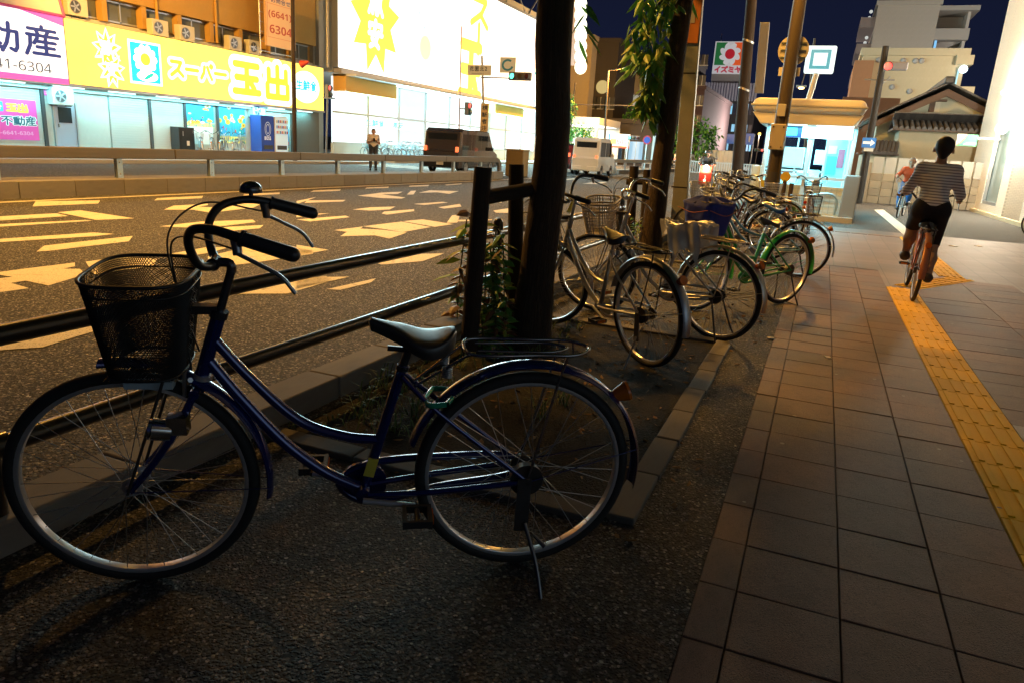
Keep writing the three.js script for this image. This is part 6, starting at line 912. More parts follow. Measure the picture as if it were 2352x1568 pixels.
  part('box', rbox(w * 2, e.y1 - e.y0, 0.22, 0.04, cx, cy, -21), glow([0.82, 1, 1], 1.25), s); part('frame', [slab([[-w * 0.68, -w * 0.66], [w * 0.68, -w * 0.66], [w * 0.68, w * 0.66], [-w * 0.68, w * 0.66], [-w * 0.68, w * 0.44], [w * 0.46, w * 0.44], [w * 0.46, -w * 0.44], [-w * 0.46, -w * 0.44], [-w * 0.46, w * 0.44], [-w * 0.68, w * 0.44]], 0.01).translate(cx, cy, -20.885)], glow([0.02, 0.42, 0.5], 1), s); rectLight([cx, cy, -20.85], [cx, cy - 1, 0], w * 2, w * 2, COOL, 5);
  part('mast', rod([cx - 0.16, 2.7, -21], [cx - 0.04, e.y0, -21], 0.07, 0.07, 12), post, s);
}
// planter with clipped shrub and yellow-topped bollards before the shelter
{
  const p = gp(1806, 522), t = thing('bollard', 'brown twin-post bollard with a round yellow top before the shelter', 'bollard', [p.x - 0.1, 0, p.z]); part('post', cyl(0.045, 0.045, 0.95, -0.06, 0.475, 0, 14), poleOchre, t); part('post', cyl(0.045, 0.045, 0.9, 0.08, 0.45, 0, 14), poleOchre, t); part('yellow_disc', new THREE.CylinderGeometry(0.1, 0.1, 0.04, 20).rotateX(Math.PI / 2).translate(-0.06, 1.02, 0.02), mat([0.7, 0.48, 0.05], 0.5), t);
  const l = [], q = gp(1800, 512), c = thing('shrub', 'low clipped green shrub at the foot of the shelter', 'shrub', [0, 0, 0]); for (let i = 0; i < 900; i++) leafInto(l, V(q.x + rnd(-0.35, 0.35), rnd(0.05, 0.35), q.z + rnd(-0.2, 0.2)), V(rnd(-1, 1), rnd(-0.2, 1), rnd(-1, 1)), 0.08, 0.05, 0.1); part('foliage', leafGeo(l), leafMats[1], c);
}
// signal pole with one-way plate
{
  const z = -30, t = thing('signal_pole', 'dark leaning signal pole with a red light and blue one-way arrow plate', 'signal pole', [0, 0, 0]), b = zp(1972, 468, z), k = zp(2036, 106, z);
  part('pole', rod([b.x, -0.05, z], k.toArray(), 0.13, 0.11, 16), mat([0.012, 0.011, 0.011], 0.85), t);
  const a = zp(2016, 168, z), c = zp(2050, 155, z); part('signal_arm', [rod(a.toArray(), [c.x, c.y, z + 0.2], 0.03), rod(zp(1986, 182, z).toArray(), zp(2056, 184, z).toArray(), 0.03), rod(zp(2014, 205, z).toArray(), zp(2046, 176, z).toArray(), 0.02)], mat([0.2, 0.2, 0.2], 0.5, 0.4), t); const h = part('signal_housing', rbox(0.75, 0.28, 0.25, 0.05, c.x + 0.1, c.y + 0.02, z + 0.2), mat([0.14, 0.14, 0.16], 0.5), t); part('signal_lens', ball(0.13, c.x - 0.15, c.y + 0.0, z + 0.33, 1, 1, 0.5), glow(RED, 3), h); part('visor', new THREE.CylinderGeometry(0.14, 0.14, 0.2, 14, 1, true, 0, 3.14).rotateX(Math.PI / 2).translate(c.x - 0.15, c.y, z + 0.4), M.black, h);
  const tx = canvasTex(192, 80, (g) => { g.fillStyle = 'rgb(44,110,190)'; g.fillRect(0, 0, 192, 80); g.fillStyle = 'rgb(225,238,245)'; g.beginPath(); g.moveTo(14, 30); g.lineTo(120, 30); g.lineTo(120, 12); g.lineTo(180, 40); g.lineTo(120, 68); g.lineTo(120, 50); g.lineTo(14, 50); g.fill(); });
  fz('one_way_plate', rz(1980, 317, 2012, 340, z), z + 0.18, 0.02, tx, 0.12, t); const r = rz(1984, 340, 2006, 348, z); part('small_plate', bx(r.x0, r.x1, r.y0, r.y1, z + 0.15, z + 0.17), mat([0.6, 0.6, 0.56], 0.6), t);
  const g = zp(1985, 292, z), pd = part('pedestrian_lamp', rbox(0.3, 0.6, 0.24, 0.04, g.x - 0.35, g.y, z), mat([0.14, 0.14, 0.16], 0.5), t); part('signal_lens', ball(0.09, g.x - 0.3, g.y + 0.14, z + 0.12, 1, 1, 0.4), glow(RED, 1.6), pd);
  const pc = gp(1944, 478), cone = thing('traffic_bollard', 'orange and white striped bollard at the corner of the garden wall', 'bollard', [pc.x, 0, pc.z]); for (let i = 0; i < 8; i++) part('band', cyl(0.06, 0.06, 0.115, 0, 0.06 + i * 0.115, 0, 14), i % 2 ? M.white : mat([0.6, 0.14, 0.02], 0.5), cone);
}
// ---------- houses on the right ----------
{
  const z = -37, plaster = mat([0.56, 0.62, 0.56], 0.85, 0, { map: wallTex }), tileM = [mat([0.06, 0.06, 0.065], 0.5), mat([0.075, 0.075, 0.08], 0.5)], wood = mat([0.1, 0.07, 0.06], 0.8);
  const t = thing('tiled_house', 'old plaster house with dark tiled gable roof behind the garden wall', 'house', [0, 0, 0]);
  const ap = zp(2174, 200, z), el = zp(2000, 278, z), er = zp(2275, 268, z), xr = er.x + 0.6;
  part('wall', slab([[el.x + 0.3, 0], [xr, 0], [xr, er.y], [ap.x, ap.y - 0.3], [el.x + 0.3, el.y]], 9, 0.01).translate(0, 0, z - 9), plaster, t);
  const slopeTiles = (x0, y0, x1, y1) => { const n = 12, L = Math.hypot(x1 - x0, y1 - y0), a = Math.atan2(y1 - y0, x1 - x0); const rf = part('roof', rod([x0, y0 + 0.02, z - 4], [x1, y1 + 0.02, z - 4], 0.05).scale(1, 1, 1), wood, t); for (let i = 0; i < n; i++) { const k = (i + 0.5) / n; part('roof_tile', rbox(L / n + 0.05, 0.09, 10, 0.03).rotateZ(a + 0.05).translate(x0 + (x1 - x0) * k, y0 + (y1 - y0) * k + 0.1, z - 4.2), tileM[i % 2], rf); } };
  slopeTiles(ap.x, ap.y, el.x - 0.3, el.y - 0.15); slopeTiles(ap.x, ap.y, xr + 0.3, er.y - 0.15); part('ridge', rbox(0.4, 0.3, 10.2, 0.1, ap.x, ap.y + 0.2, z - 4.2), tileM[0], t);
  part('barge_board', [slab([[el.x - 0.3, el.y - 0.3], [ap.x, ap.y - 0.15], [xr + 0.3, er.y - 0.3], [xr + 0.3, er.y - 0.55], [ap.x, ap.y - 0.45], [el.x - 0.3, el.y - 0.55]], 0.08).translate(0, 0, z + 0.8)], wood, t);
  const w = rz(2135, 234, 2172, 258, z); const win = part('window', bx(w.x0 + 0.15, w.x1 - 0.2, w.y0, w.y1, z, z + 0.06), mat([0.5, 0.5, 0.44], 0.6), t); part('window_hood', [bx(w.x0, w.x1, w.y1, w.y1 + 0.08, z, z + 0.3), bx(w.x0, w.x0 + 0.2, w.y0, w.y1, z, z + 0.15)], wood, win);
  // lower wing with a lean-to roof of ribbed tiles
  const zz = -34.6, r = rz(2058, 304, 2268, 400, zz), rt = rz(2050, 270, 2262, 303, zz);
  part('front_wing', bx(r.x0, xr + 1, 0, r.y1, z, zz), mat([0.36, 0.36, 0.29], 0.85, 0, { map: wallTex }), t); const lr = part('lean_to_roof', bx(r.x0 - 0.3, xr + 1, r.y1, r.y1 + 0.08, z, zz + 0.3), wood, t); const n = 26; for (let i = 0; i < n; i++) { const x = r.x0 - 0.3 + (i + 0.5) * (xr + 1.3 - r.x0) / n; part('roof_tile', rod([x, r.y1 + 0.1, zz + 0.35], [x, rt.y1 + 0.25, z + 0.1], 0.085, 0.085, 7), tileM[i % 2], lr); part('roof_tile', slab([[-0.1, 0], [0.1, 0], [0.1, 0.05], [-0.1, 0.05]], 2.2).rotateX(-Math.atan2(rt.y1 + 0.15 - r.y1, 2.2)).translate(0, 0, 0).translate(x, r.y1 + 0.02, z + 0.2), tileM[(i + 1) % 2], lr); }
  const lo = rz(1985, 328, 2050, 356, -33); const ps = part('porch_wall', bx(lo.x0, r.x0, 0, lo.y0, z, -33.2), plaster, t); const pr = part('porch_roof', bx(lo.x0 - 0.2, r.x0, lo.y0, lo.y0 + 0.06, -34.8, -32.9), wood, t); for (let i = 0; i < 9; i++) part('roof_tile', rod([lo.x0 + i * (r.x0 - lo.x0) / 9, lo.y0 + 0.08, -32.8], [lo.x0 + 0.15 + i * (r.x0 - lo.x0) / 9, lo.y1 + 0.1, -34.7], 0.08, 0.08, 7), tileM[i % 2], pr);
  // garden wall of concrete blocks
  const gz = -31.2, a = gp(1992, 462), gw = thing('garden_wall', 'block garden wall with grey screen on top before the tiled house', 'wall', [0, 0, 0]); const x0 = zp(1990, 455, gz).x, x1 = zp(2262, 480, gz).x + 1.5, cols = 13, bw = (x1 - x0) / cols, bmats = [mat([0.3, 0.27, 0.21], 0.85, 0, { map: wallTex }), mat([0.25, 0.225, 0.18], 0.85, 0, { map: wallTex })];
  for (let j = 0; j < 4; j++) for (let i = 0; i < cols; i++) part('block', rbox(bw - 0.02, 0.27, 0.15, 0.015, x0 + (i + 0.5) * bw, 0.14 + j * 0.28, gz), bmats[(i * 7 + j * 3) % 2], gw);
  for (let i = 0; i < cols; i++) part('screen_panel', bx(x0 + i * bw + 0.03, x0 + (i + 1) * bw - 0.03, 1.13, 1.72, gz - 0.03, gz + 0.01), mat([0.3, 0.3, 0.28], 0.6, 0.2), gw); part('side_wing', bx(x0 - 0.1, x0, 0, 1.5, gz - 5, gz + 0.1), bmats[0], gw);
  const gs = canvasTex(192, 112, (g) => { g.fillStyle = 'rgb(24,130,92)'; g.fillRect(0, 0, 192, 112); g.fillStyle = 'rgb(232,236,228)'; g.beginPath(); g.moveTo(0, 0); g.lineTo(84, 0); g.quadraticCurveTo(60, 70, 0, 104); g.fill(); g.strokeStyle = 'rgb(226,110,40)'; g.lineWidth = 9; g.beginPath(); g.moveTo(84, 0); g.quadraticCurveTo(60, 66, 0, 104); g.stroke(); g.fillStyle = 'rgb(190,230,210)'; g.font = 'bold 20px sans-serif'; g.fillRect(92, 78, 84, 8); g.fillRect(70, 92, 106, 6); });
  const gr = rz(2199, 309, 2246, 336, -29.5), sg = thing('hanging_sign', 'green and white sign hung from the white tiled building', 'sign', [0, 0, 0]); fz('board', gr, -29.5, 0.12, gs, 0.08, sg); part('bracket', box(5.2 - gr.x1 + 0.1, 0.06, 0.06, (gr.x1 + 5.2) / 2, gr.y1 - 0.1, -29.56), M.steel, sg);
}
{ // beige block and tower behind
  const z = -62, r = rz(1966, 128, 2200, 330, z); tower('beige_block', 'beige apartment block with a blank end wall behind the tiled house', r, z, 14, beige, {}, (t) => {
    const o = rz(1948, 140, 1992, 330, z); part('brown_side', bx(o.x0, o.x1, 0, o.y1, z - 10, z + 0.4), mat([0.42, 0.2, 0.1], 0.8, 0, { map: wallTex }), t);
    for (const [v0, v1] of [[128, 150], [200, 225]]) { const b = rz(2196, v0, 2236, v1, z); part('balcony', bx(b.x0, b.x1, b.y0, b.y1, z - 5, z + 0.4), beige, t); }
    const s = rz(2186, 160, 2200, 196, z); part('stair_light', bx(s.x0 + 0.3, s.x1, s.y0, s.y1, z + 0.02, z + 0.2), glow([0.3, 0.8, 1], 0.9), t); part('lamp', ball(0.28, s.x0 + 0.6, s.y1, z + 0.3), glow([0.8, 1, 1], 3), t);
    for (const [u, v] of [[2020, 138], [2076, 140], [2104, 140], [2118, 140], [2050, 200], [2090, 210]]) { const p = zp(u, v, z); part('vent_cap', ball(0.2, p.x, p.y, z + 0.05, 1, 1, 0.6, 8), greyWall, t); }
    const br = rz(1928, 224, 2060, 330, -50); part('rear_annex', bx(br.x0, br.x1, 0, br.y1, -58, -50), mat([0.3, 0.16, 0.1], 0.8, 0, { map: wallTex }), t); });
  const q = -100, a = rz(1990, 12, 2130, 330, q); tower('apartment_tower', 'grey apartment tower with side balconies and an outside stair', a, q, 16, mat([0.62, 0.6, 0.58], 0.85, 0, { map: wallTex }), {}, (t) => {
    for (let i = 0; i < 7; i++) { const y = a.y1 - 1.2 - i * 2.9; part('balcony', bx(a.x0 - 1.6, a.x0, y - 1.1, y, q - 12, q - 0.3), mat([0.26, 0.22, 0.22], 0.8), t); for (let k = 0; k < 2; k++) part('balcony_lamp', ball(0.2, a.x0 - 0.6, y + 0.9, q - 2 - k * 4, 1, 1, 1, 8), glow([0.9, 0.95, 0.9], 0.6), t); }
    for (let i = 0; i < 6; i++) { const y = a.y1 - 2.5 - i * 2.9; part('stair_landing', bx(a.x1, a.x1 + 3.4, y - 1.2, y, q - 5, q), mat([0.42, 0.4, 0.38], 0.8), t); part('stair_flight', slab([[a.x1 + 0.4, y - 1.4], [a.x1 + 3, y - 0.2], [a.x1 + 3, y - 1.2], [a.x1 + 0.4, y - 2.4]], 1.2).translate(0, 0, q - 3), mat([0.36, 0.34, 0.33], 0.8), t); part('stair_light', bx(a.x1 + 0.1, a.x1 + 0.35, y - 2.2, y - 1.3, q + 0.02, q + 0.1), glow([0.2, 0.6, 1], 0.9), t); }
    part('stair_wall', [bx(a.x1 + 0.3, a.x1 + 3.2, 0, a.y1 - 0.6, q - 5, q - 4.4), bx(a.x1 + 3.0, a.x1 + 3.3, 0, a.y1 - 0.6, q - 4.4, q - 1)], mat([0.5, 0.48, 0.46], 0.8), t); part('top_slab', bx(a.x1, a.x1 + 4, a.y1 - 0.6, a.y1 - 0.1, q - 6, q), mat([0.42, 0.4, 0.38], 0.8), t); });
}
// ---------- white tiled building on the right ----------
{
  const tileTex = canvasTex(512, 512, (g, w, h) => { g.fillStyle = 'rgb(208,204,196)'; g.fillRect(0, 0, w, h); for (let j = 0; j < 32; j++) for (let i = 0; i < 16; i++) { const v = rnd(232, 240); g.fillStyle = `rgb(${v | 0},${v * 0.98 | 0},${v * 0.94 | 0})`; g.fillRect(i * 32 + (j % 2) * 16 + 1, j * 16 + 1, 30, 14); } }, { repeat: [1 / 1.6, 1 / 1.6] });
  const wt = mat([0.96, 0.96, 0.95], 0.28, 0, { map: tileTex }), t = thing('white_building', 'white tiled building with slit window and round wall lamps', 'building', [0, 0, 0]), X = 5.2, zE = -33.2;
  const s = rx(2272, 300, 2308, 472, X); // slit window, then a recessed entrance nearer
  const zs0 = Math.max(s.z0, s.z1), zs1 = Math.min(s.z0, s.z1), rec = xp(2318, 420, X).z;
  part('wall', [bx(X, X + 9, 0, 16, zE, zs1), bx(X, X + 9, 0, s.y0 - 0.05, zs1, zs0), bx(X, X + 9, s.y1, 16, zs1, zs0), bx(X, X + 9, 0, 16, zs0, rec), bx(X, X + 9, 3.2, 16, rec, -14)], wt, t);
  const w = part('slit_window', bx(X + 0.12, X + 0.16, s.y0 - 0.05, s.y1, zs1, zs0), mat([0.2, 0.3, 0.32], 0.05, 0, {}), t); part('window_frame', [bx(X + 0.02, X + 0.1, s.y0 - 0.05, s.y1, zs1, zs1 + 0.1), bx(X + 0.02, X + 0.1, s.y0 - 0.05, s.y1, zs0 - 0.1, zs0), bx(X + 0.02, X + 0.1, s.y0 - 0.05, s.y0 + 0.05, zs1 + 0.1, zs0 - 0.1)], aluFrame, w);
  part('entrance_recess', bx(X + 1.2, X + 1.4, 0, 3.2, rec, -14), mat([0.4, 0.4, 0.42], 0.5, 0.2), t); part('recess_pier', bx(X + 0.02, X + 0.6, 0, 3.2, rec + 2.2, rec + 2.9), wt, t); part('base_course', bx(X - 0.12, X - 0.002, -0.02, 0.1, zE, -14), mat([0.5, 0.45, 0.3], 0.7), t);
  for (const [u, v, cd] of [[2302, 296, 42], [2330, 284, 42]]) { const p = xp(u, v, X - 0.28); const lp = part('wall_lamp', ball(0.19, p.x, p.y, p.z), glow([1, 0.95, 0.8], 2.2), t); part('lamp_arm', rod([X, p.y + 0.1, p.z], [p.x, p.y, p.z], 0.02, 0.02, 8), M.steel, lp); pointLight([p.x, p.y, p.z], WARM, cd, 6); }
  { const p = xp(2310, 212, X - 0.2); const lp = part('wall_lamp', rbox(0.2, 0.16, 0.3, 0.04, p.x, p.y, p.z), glow([1, 0.88, 0.6], 2.4), t); pointLight([p.x - 0.05, p.y, p.z], WARM, 60, 4); }
}

{ // side-street lamp hidden behind the white building
  const t = thing('lamp_post', 'street lamp of the side street standing behind the white building', 'lamp post', [0, 0, 0]), L = [11.6, 8.2, -53];
  part('pole', rod([13, 0, -53], [13, 8.5, -53], 0.1, 0.07, 12), poleOchre, t); part('lamp_arm', rod([13, 8.4, -53], [11.6, 8.5, -53], 0.04, 0.04, 8), poleOchre, t); lampHead(t, L, [1, 0], 0); pointLight(L, lin(1, 0.84, 0.6), 620, 8);
}
{ // shop on the near side, behind the viewer's right shoulder: its window gives the cool sheen on the parked bicycles
  const t = thing('near_shop', 'shop with a softly lit window facing the paved sidewalk', 'building', [0, 0, 0]);
  part('wall', [bx(5.2, 12, 0, 8, 6, 3.2), bx(5.2, 12, 0, 8, -3.2, -8), bx(5.2, 12, 2.7, 8, -3.2, 3.2), bx(5.2, 12, 0, 0.5, -3.2, 3.2)], wallWhite, t);
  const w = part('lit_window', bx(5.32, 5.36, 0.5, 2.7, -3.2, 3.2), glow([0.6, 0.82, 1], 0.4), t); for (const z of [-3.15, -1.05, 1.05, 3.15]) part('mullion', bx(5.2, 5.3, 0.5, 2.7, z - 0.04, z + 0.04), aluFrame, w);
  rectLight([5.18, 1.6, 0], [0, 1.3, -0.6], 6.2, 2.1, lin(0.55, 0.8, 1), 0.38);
}

{ // lamp further down the side street, out of sight behind the white building
  const t = thing('lamp_post', 'farther lamp of the side street beyond the white building', 'lamp post', [0, 0, 0]), L = [30, 9, -82];
  part('pole', rod([31, 0, -82], [31, 9.3, -82], 0.1, 0.07, 12), poleOchre, t); part('lamp_arm', rod([31, 9.2, -82], [30, 9.3, -82], 0.04, 0.04, 8), poleOchre, t); lampHead(t, L, [1, 0], 0); pointLight(L, lin(1, 0.88, 0.75), 2000, 8);
}
// ---------- vehicles ----------
function makeVan(o) {                                                     // x forward, origin on the road at the middle
  const t = thing(o.name, o.label, o.cat, o.p, o.turn); const L = o.L, W = o.W, Hh = o.H;
  const prof = [[-L / 2, 0.32], [-L / 2 - 0.02, 0.9], [-L / 2 + 0.08, 1.0], [-L / 2 + 0.2, Hh - 0.12], [-L / 2 + 0.36, Hh], [L / 2 - 1.35, Hh], [L / 2 - 1.15, Hh - 0.06], [L / 2 - 0.55, 1.02], [L / 2 - 0.06, 0.86], [L / 2, 0.5], [L / 2 - 0.04, 0.32]];
  const rail = prof.map(([x, y]) => [x, y]);
  part('body', slab(rail, W - 0.1, 0.05).translate(0, 0, -W / 2 + 0.05), o.paint, t);
  for (const s of [-1, 1]) {
    const y0 = 1.04, y1 = Hh - 0.16; for (const [a, b] of [[-L / 2 + 0.32, -L / 2 + 1.25], [-L / 2 + 1.32, -L / 2 + 2.35], [-L / 2 + 2.42, L / 2 - 1.3]]) part('side_window', bx(a, b, y0, y1, s * (W / 2 + 0.004), s * (W / 2 - 0.02)), o.glass || M.tintGlass, t);
    for (const x of [-L / 2 + 0.75, L / 2 - 0.8]) { const w = part('wheel', new THREE.TorusGeometry(0.24, 0.085, 10, 28).translate(x, 0.325, s * (W / 2 - 0.08)), M.rubber, t); part('rim', new THREE.CylinderGeometry(0.19, 0.19, 0.1, 20).rotateX(Math.PI / 2).translate(x, 0.325, s * (W / 2 - 0.05)), ALU, w); }
    part('tail_light', rbox(0.06, o.tailH || 0.34, 0.14, 0.02, -L / 2 - 0.02, 0.98, s * (W / 2 - 0.11)), glow([1, 0.14, 0.04], o.tail || 2.2), t);
    part('mirror', rbox(0.08, 0.16, 0.2, 0.03, L / 2 - 1.05, 1.12, s * (W / 2 + 0.1)), o.paint, t);
    part('headlight', rbox(0.08, 0.16, 0.3, 0.03, L / 2 - 0.02, 0.68, s * (W / 2 - 0.25)), M.chrome, t);
  }
  part('rear_window', box(0.03, Hh - 1.3, W - 0.36, -L / 2 + 0.115, (Hh + 1.0) / 2 - 0.02, 0).applyMatrix4(new THREE.Matrix4()), o.glass || M.tintGlass, t).rotation.z = 0;
  part('rear_bumper', rbox(0.12, 0.22, W - 0.06, 0.04, -L / 2 - 0.04, 0.42, 0), o.bumper || M.black, t);
  part('number_plate', box(0.01, 0.16, 0.33, -L / 2 - 0.105, 0.46, 0), mat([0.7, 0.7, 0.66], 0.5), t); part('windscreen', box(0.02, 0.72, W - 0.3, 0, 0, 0).rotateZ(-0.55).translate(L / 2 - 0.82, 1.36, 0), M.tintGlass, t);
  return t;
}
{
  const p = gp(1042, 402, -0.02); makeVan({ name: 'minivan', label: 'dark grey minivan driving past the huge white sign', cat: 'van', p: [p.x - 0.75, -0.02, p.z - 2.2], turn: Math.PI / 2 + 0.05, L: 4.4, W: 1.7, H: 1.85, paint: mat([0.09, 0.085, 0.09], 0.25, 0.5, { clearcoat: 1 }) });
  const q = gp(1343, 396, -0.02); const d = Math.min(1, 40 / Math.hypot(q.x, q.z)); makeVan({ name: 'kei_van', label: 'white boxy van with red tail lights heading down the far lane', cat: 'van', p: [q.x * d, -0.02, q.z * d - 1.6], turn: Math.PI / 2, L: 3.4, W: 1.48, H: 1.95, paint: mat([0.75, 0.75, 0.74], 0.3, 0.05, { clearcoat: 1 }), bumper: M.white, tailH: 0.22 });
  const r = gp(1278, 392, -0.02); makeVan({ name: 'parked_car', label: 'dark red car half hidden behind the first tree trunk', cat: 'car', p: [r.x * 0.9, -0.02, r.z * 0.9 - 2], turn: Math.PI / 2, L: 3.9, W: 1.6, H: 1.5, paint: mat([0.25, 0.03, 0.03], 0.3, 0.3, { clearcoat: 1 }) });
  const e = gp(1568, 400, -0.02); makeVan({ name: 'distant_car', label: 'small silver car waiting far down the street behind the scooter', cat: 'car', p: [zp(1572, 380, -78).x, -0.02, -78], turn: Math.PI / 2, L: 3.9, W: 1.6, H: 1.55, paint: mat([0.5, 0.5, 0.5], 0.3, 0.6) });
}
// ---------- figures: a smooth skin over a posed skeleton ----------
function skin(prims, cell, k = 0.03) {
  const lo = V(1e9, 1e9, 1e9), hi = V(-1e9, -1e9, -1e9); for (const p of prims) for (const [q, r] of [[p.a, p.ra], [p.b, p.rb]]) { lo.min(V(q[0] - r, q[1] - r, q[2] - r)); hi.max(V(q[0] + r, q[1] + r, q[2] + r)); }
  lo.subScalar(cell * 3); hi.addScalar(cell * 3); const n = [0, 1, 2].map((i) => Math.ceil((hi.getComponent(i) - lo.getComponent(i)) / cell) + 1), F = new Float32Array(n[0] * n[1] * n[2]).fill(1), at = (i, j, l) => i + n[0] * (j + n[1] * l);
  for (let l = 0; l < n[2]; l++) for (let j = 0; j < n[1]; j++) for (let i = 0; i < n[0]; i++) {
    const x = lo.x + i * cell, y = lo.y + j * cell, z = lo.z + l * cell; let d = 1;
    for (const p of prims) {
      const bx0 = p.b[0] - p.a[0], by = p.b[1] - p.a[1], bz = p.b[2] - p.a[2], fl = p.flat || 1, L2 = bx0 * bx0 + by * by + bz * bz || 1e-9; let t = ((x - p.a[0]) * bx0 + (y - p.a[1]) * by + (z - p.a[2]) * bz) / L2; t = Math.max(0, Math.min(1, t));
      const e = Math.hypot(x - p.a[0] - bx0 * t, y - p.a[1] - by * t, (z - p.a[2] - bz * t) * fl) - (p.ra + (p.rb - p.ra) * t), h = Math.max(k - Math.abs(d - e), 0) / k; d = Math.min(d, e) - h * h * k * 0.25;
    }
    F[at(i, j, l)] = d;
  }
  const vid = new Int32Array(F.length).fill(-1), pos = [], idx = [], C = [[0, 0, 0], [1, 0, 0], [0, 1, 0], [1, 1, 0], [0, 0, 1], [1, 0, 1], [0, 1, 1], [1, 1, 1]], E = [[0, 1], [2, 3], [4, 5], [6, 7], [0, 2], [1, 3], [4, 6], [5, 7], [0, 4], [1, 5], [2, 6], [3, 7]];
  for (let l = 0; l < n[2] - 1; l++) for (let j = 0; j < n[1] - 1; j++) for (let i = 0; i < n[0] - 1; i++) {
    const v = C.map(([a, b, c]) => F[at(i + a, j + b, l + c)]); let m = 0, sx = 0, sy = 0, sz = 0;
    for (const [a, b] of E) if ((v[a] < 0) !== (v[b] < 0)) { const t = v[a] / (v[a] - v[b]); m++; sx += C[a][0] + (C[b][0] - C[a][0]) * t; sy += C[a][1] + (C[b][1] - C[a][1]) * t; sz += C[a][2] + (C[b][2] - C[a][2]) * t; }
    if (m) { vid[at(i, j, l)] = pos.length / 3; pos.push(lo.x + (i + sx / m) * cell, lo.y + (j + sy / m) * cell, lo.z + (l + sz / m) * cell); }
  }
  for (let l = 1; l < n[2] - 1; l++) for (let j = 1; j < n[1] - 1; j++) for (let i = 1; i < n[0] - 1; i++) {
    const a = F[at(i, j, l)] < 0, quad = (p, q, r, s, f) => f ? idx.push(p, q, r, p, r, s) : idx.push(p, r, q, p, s, r);
    if (a !== F[at(i + 1, j, l)] < 0) quad(vid[at(i, j - 1, l - 1)], vid[at(i, j, l - 1)], vid[at(i, j, l)], vid[at(i, j - 1, l)], a);
    if (a !== F[at(i, j + 1, l)] < 0) quad(vid[at(i - 1, j, l - 1)], vid[at(i - 1, j, l)], vid[at(i, j, l)], vid[at(i, j, l - 1)], a);
    if (a !== F[at(i, j, l + 1)] < 0) quad(vid[at(i - 1, j - 1, l)], vid[at(i, j - 1, l)], vid[at(i, j, l)], vid[at(i - 1, j, l)], a);
  }
  const g = new THREE.BufferGeometry(); g.setAttribute('position', new THREE.Float32BufferAttribute(pos, 3)); g.setIndex(idx); g.computeVertexNormals();
  const uv = new Float32Array(pos.length / 3 * 2); for (let i = 0; i < uv.length / 2; i++) { uv[i * 2] = pos[i * 3 + 2]; uv[i * 2 + 1] = pos[i * 3 + 1]; } g.setAttribute('uv', new THREE.BufferAttribute(uv, 2)); return g;
}
const bone = (a, b, ra, rb = ra, flat = 1) => ({ a, b, ra, rb, flat });
const grow = (ps, d) => ps.map((p) => ({ ...p, ra: p.ra + d, rb: p.rb + d }));
function hand(w, dir, side, cell = 0.005) {                               // palm, four unequal curled fingers, thumb; dir = along the palm, fingers curl down
  const D = V(...dir).normalize(), S2 = V(...side).normalize(), U = D.clone().cross(S2).normalize(), W = V(...w), P = (f, s, u) => W.clone().addScaledVector(D, f).addScaledVector(S2, s).addScaledVector(U, u).toArray(), l = [];
  l.push(bone(P(0.02, -0.022, 0), P(0.075, -0.026, 0), 0.016, 0.013), bone(P(0.02, 0, 0), P(0.08, 0, 0), 0.018, 0.014), bone(P(0.02, 0.022, 0), P(0.075, 0.026, 0), 0.016, 0.013), bone(P(-0.02, 0, 0), P(0.03, 0, 0), 0.022, 0.02));
  [[-0.03, 0.036], [-0.01, 0.042], [0.011, 0.039], [0.031, 0.03]].forEach(([s, f]) => l.push(bone(P(0.076, s, 0), P(0.076 + f * 0.8, s, -0.012), 0.0088, 0.0082), bone(P(0.076 + f * 0.8, s, -0.012), P(0.076 + f * 0.75, s, -0.04), 0.0082, 0.007)));
  l.push(bone(P(0.015, -0.03, -0.004), P(0.05, -0.05, -0.018), 0.012, 0.0095), bone(P(0.05, -0.05, -0.018), P(0.075, -0.046, -0.034), 0.0095, 0.0078));
  return skin(l, cell, 0.008);
}
function headGeo(c, face, hs = 1, cell = 0.006) {                         // c: centre; face: forward direction in the x-z plane (x component, z component)
  const f = V(face[0], 0, face[1]).normalize(), r = V(0, 1, 0).cross(f), P = (a, b, u) => V(...c).addScaledVector(f, a * hs).addScaledVector(r, b * hs).add(V(0, u * hs, 0)).toArray();
  return skin([bone(P(-0.01, 0, 0.03), P(0.01, 0, 0.03), 0.09 * hs, 0.088 * hs), bone(P(0.025, 0, -0.03), P(0.035, 0, -0.075), 0.062 * hs, 0.042 * hs), bone(P(0.088, 0, 0.005), P(0.104, 0, -0.022), 0.01 * hs, 0.014 * hs), bone(P(0.075, -0.02, -0.052), P(0.075, 0.02, -0.052), 0.011 * hs, 0.011 * hs), bone(P(0.0, 0.086, 0.0), P(-0.004, 0.09, -0.028), 0.014 * hs, 0.01 * hs), bone(P(0.0, -0.086, 0.0), P(-0.004, -0.09, -0.028), 0.014 * hs, 0.01 * hs), bone(P(0.078, -0.035, 0.028), P(0.078, 0.035, 0.028), 0.012 * hs, 0.012 * hs)], cell, 0.02 * hs);
}
const eyesOf = (c, face) => { const f = V(face[0], 0, face[1]).normalize(), r = V(0, 1, 0).cross(f); return [-1, 1].map((s) => { const p = V(...c).addScaledVector(f, 0.083).addScaledVector(r, 0.031 * s).add(V(0, 0.008, 0)); return ball(0.011, p.x, p.y, p.z, 1, 0.7, 1, 8); }); };
const hairOf = (c, face, m, t, len = 0) => { const f = V(face[0], 0, face[1]).normalize(), P = (a, u) => V(...c).addScaledVector(f, a).add(V(0, u, 0)).toArray(); const l = [bone(P(-0.03, 0.045), P(0.012, 0.06), 0.09, 0.078), bone(P(-0.045, 0.0), P(-0.05, -0.03), 0.075, 0.06)]; if (len) l.push(bone(P(-0.06, -0.02), P(-0.075, -len), 0.06, 0.035)); return part('hair', skin(l, 0.007, 0.03), m, t); };
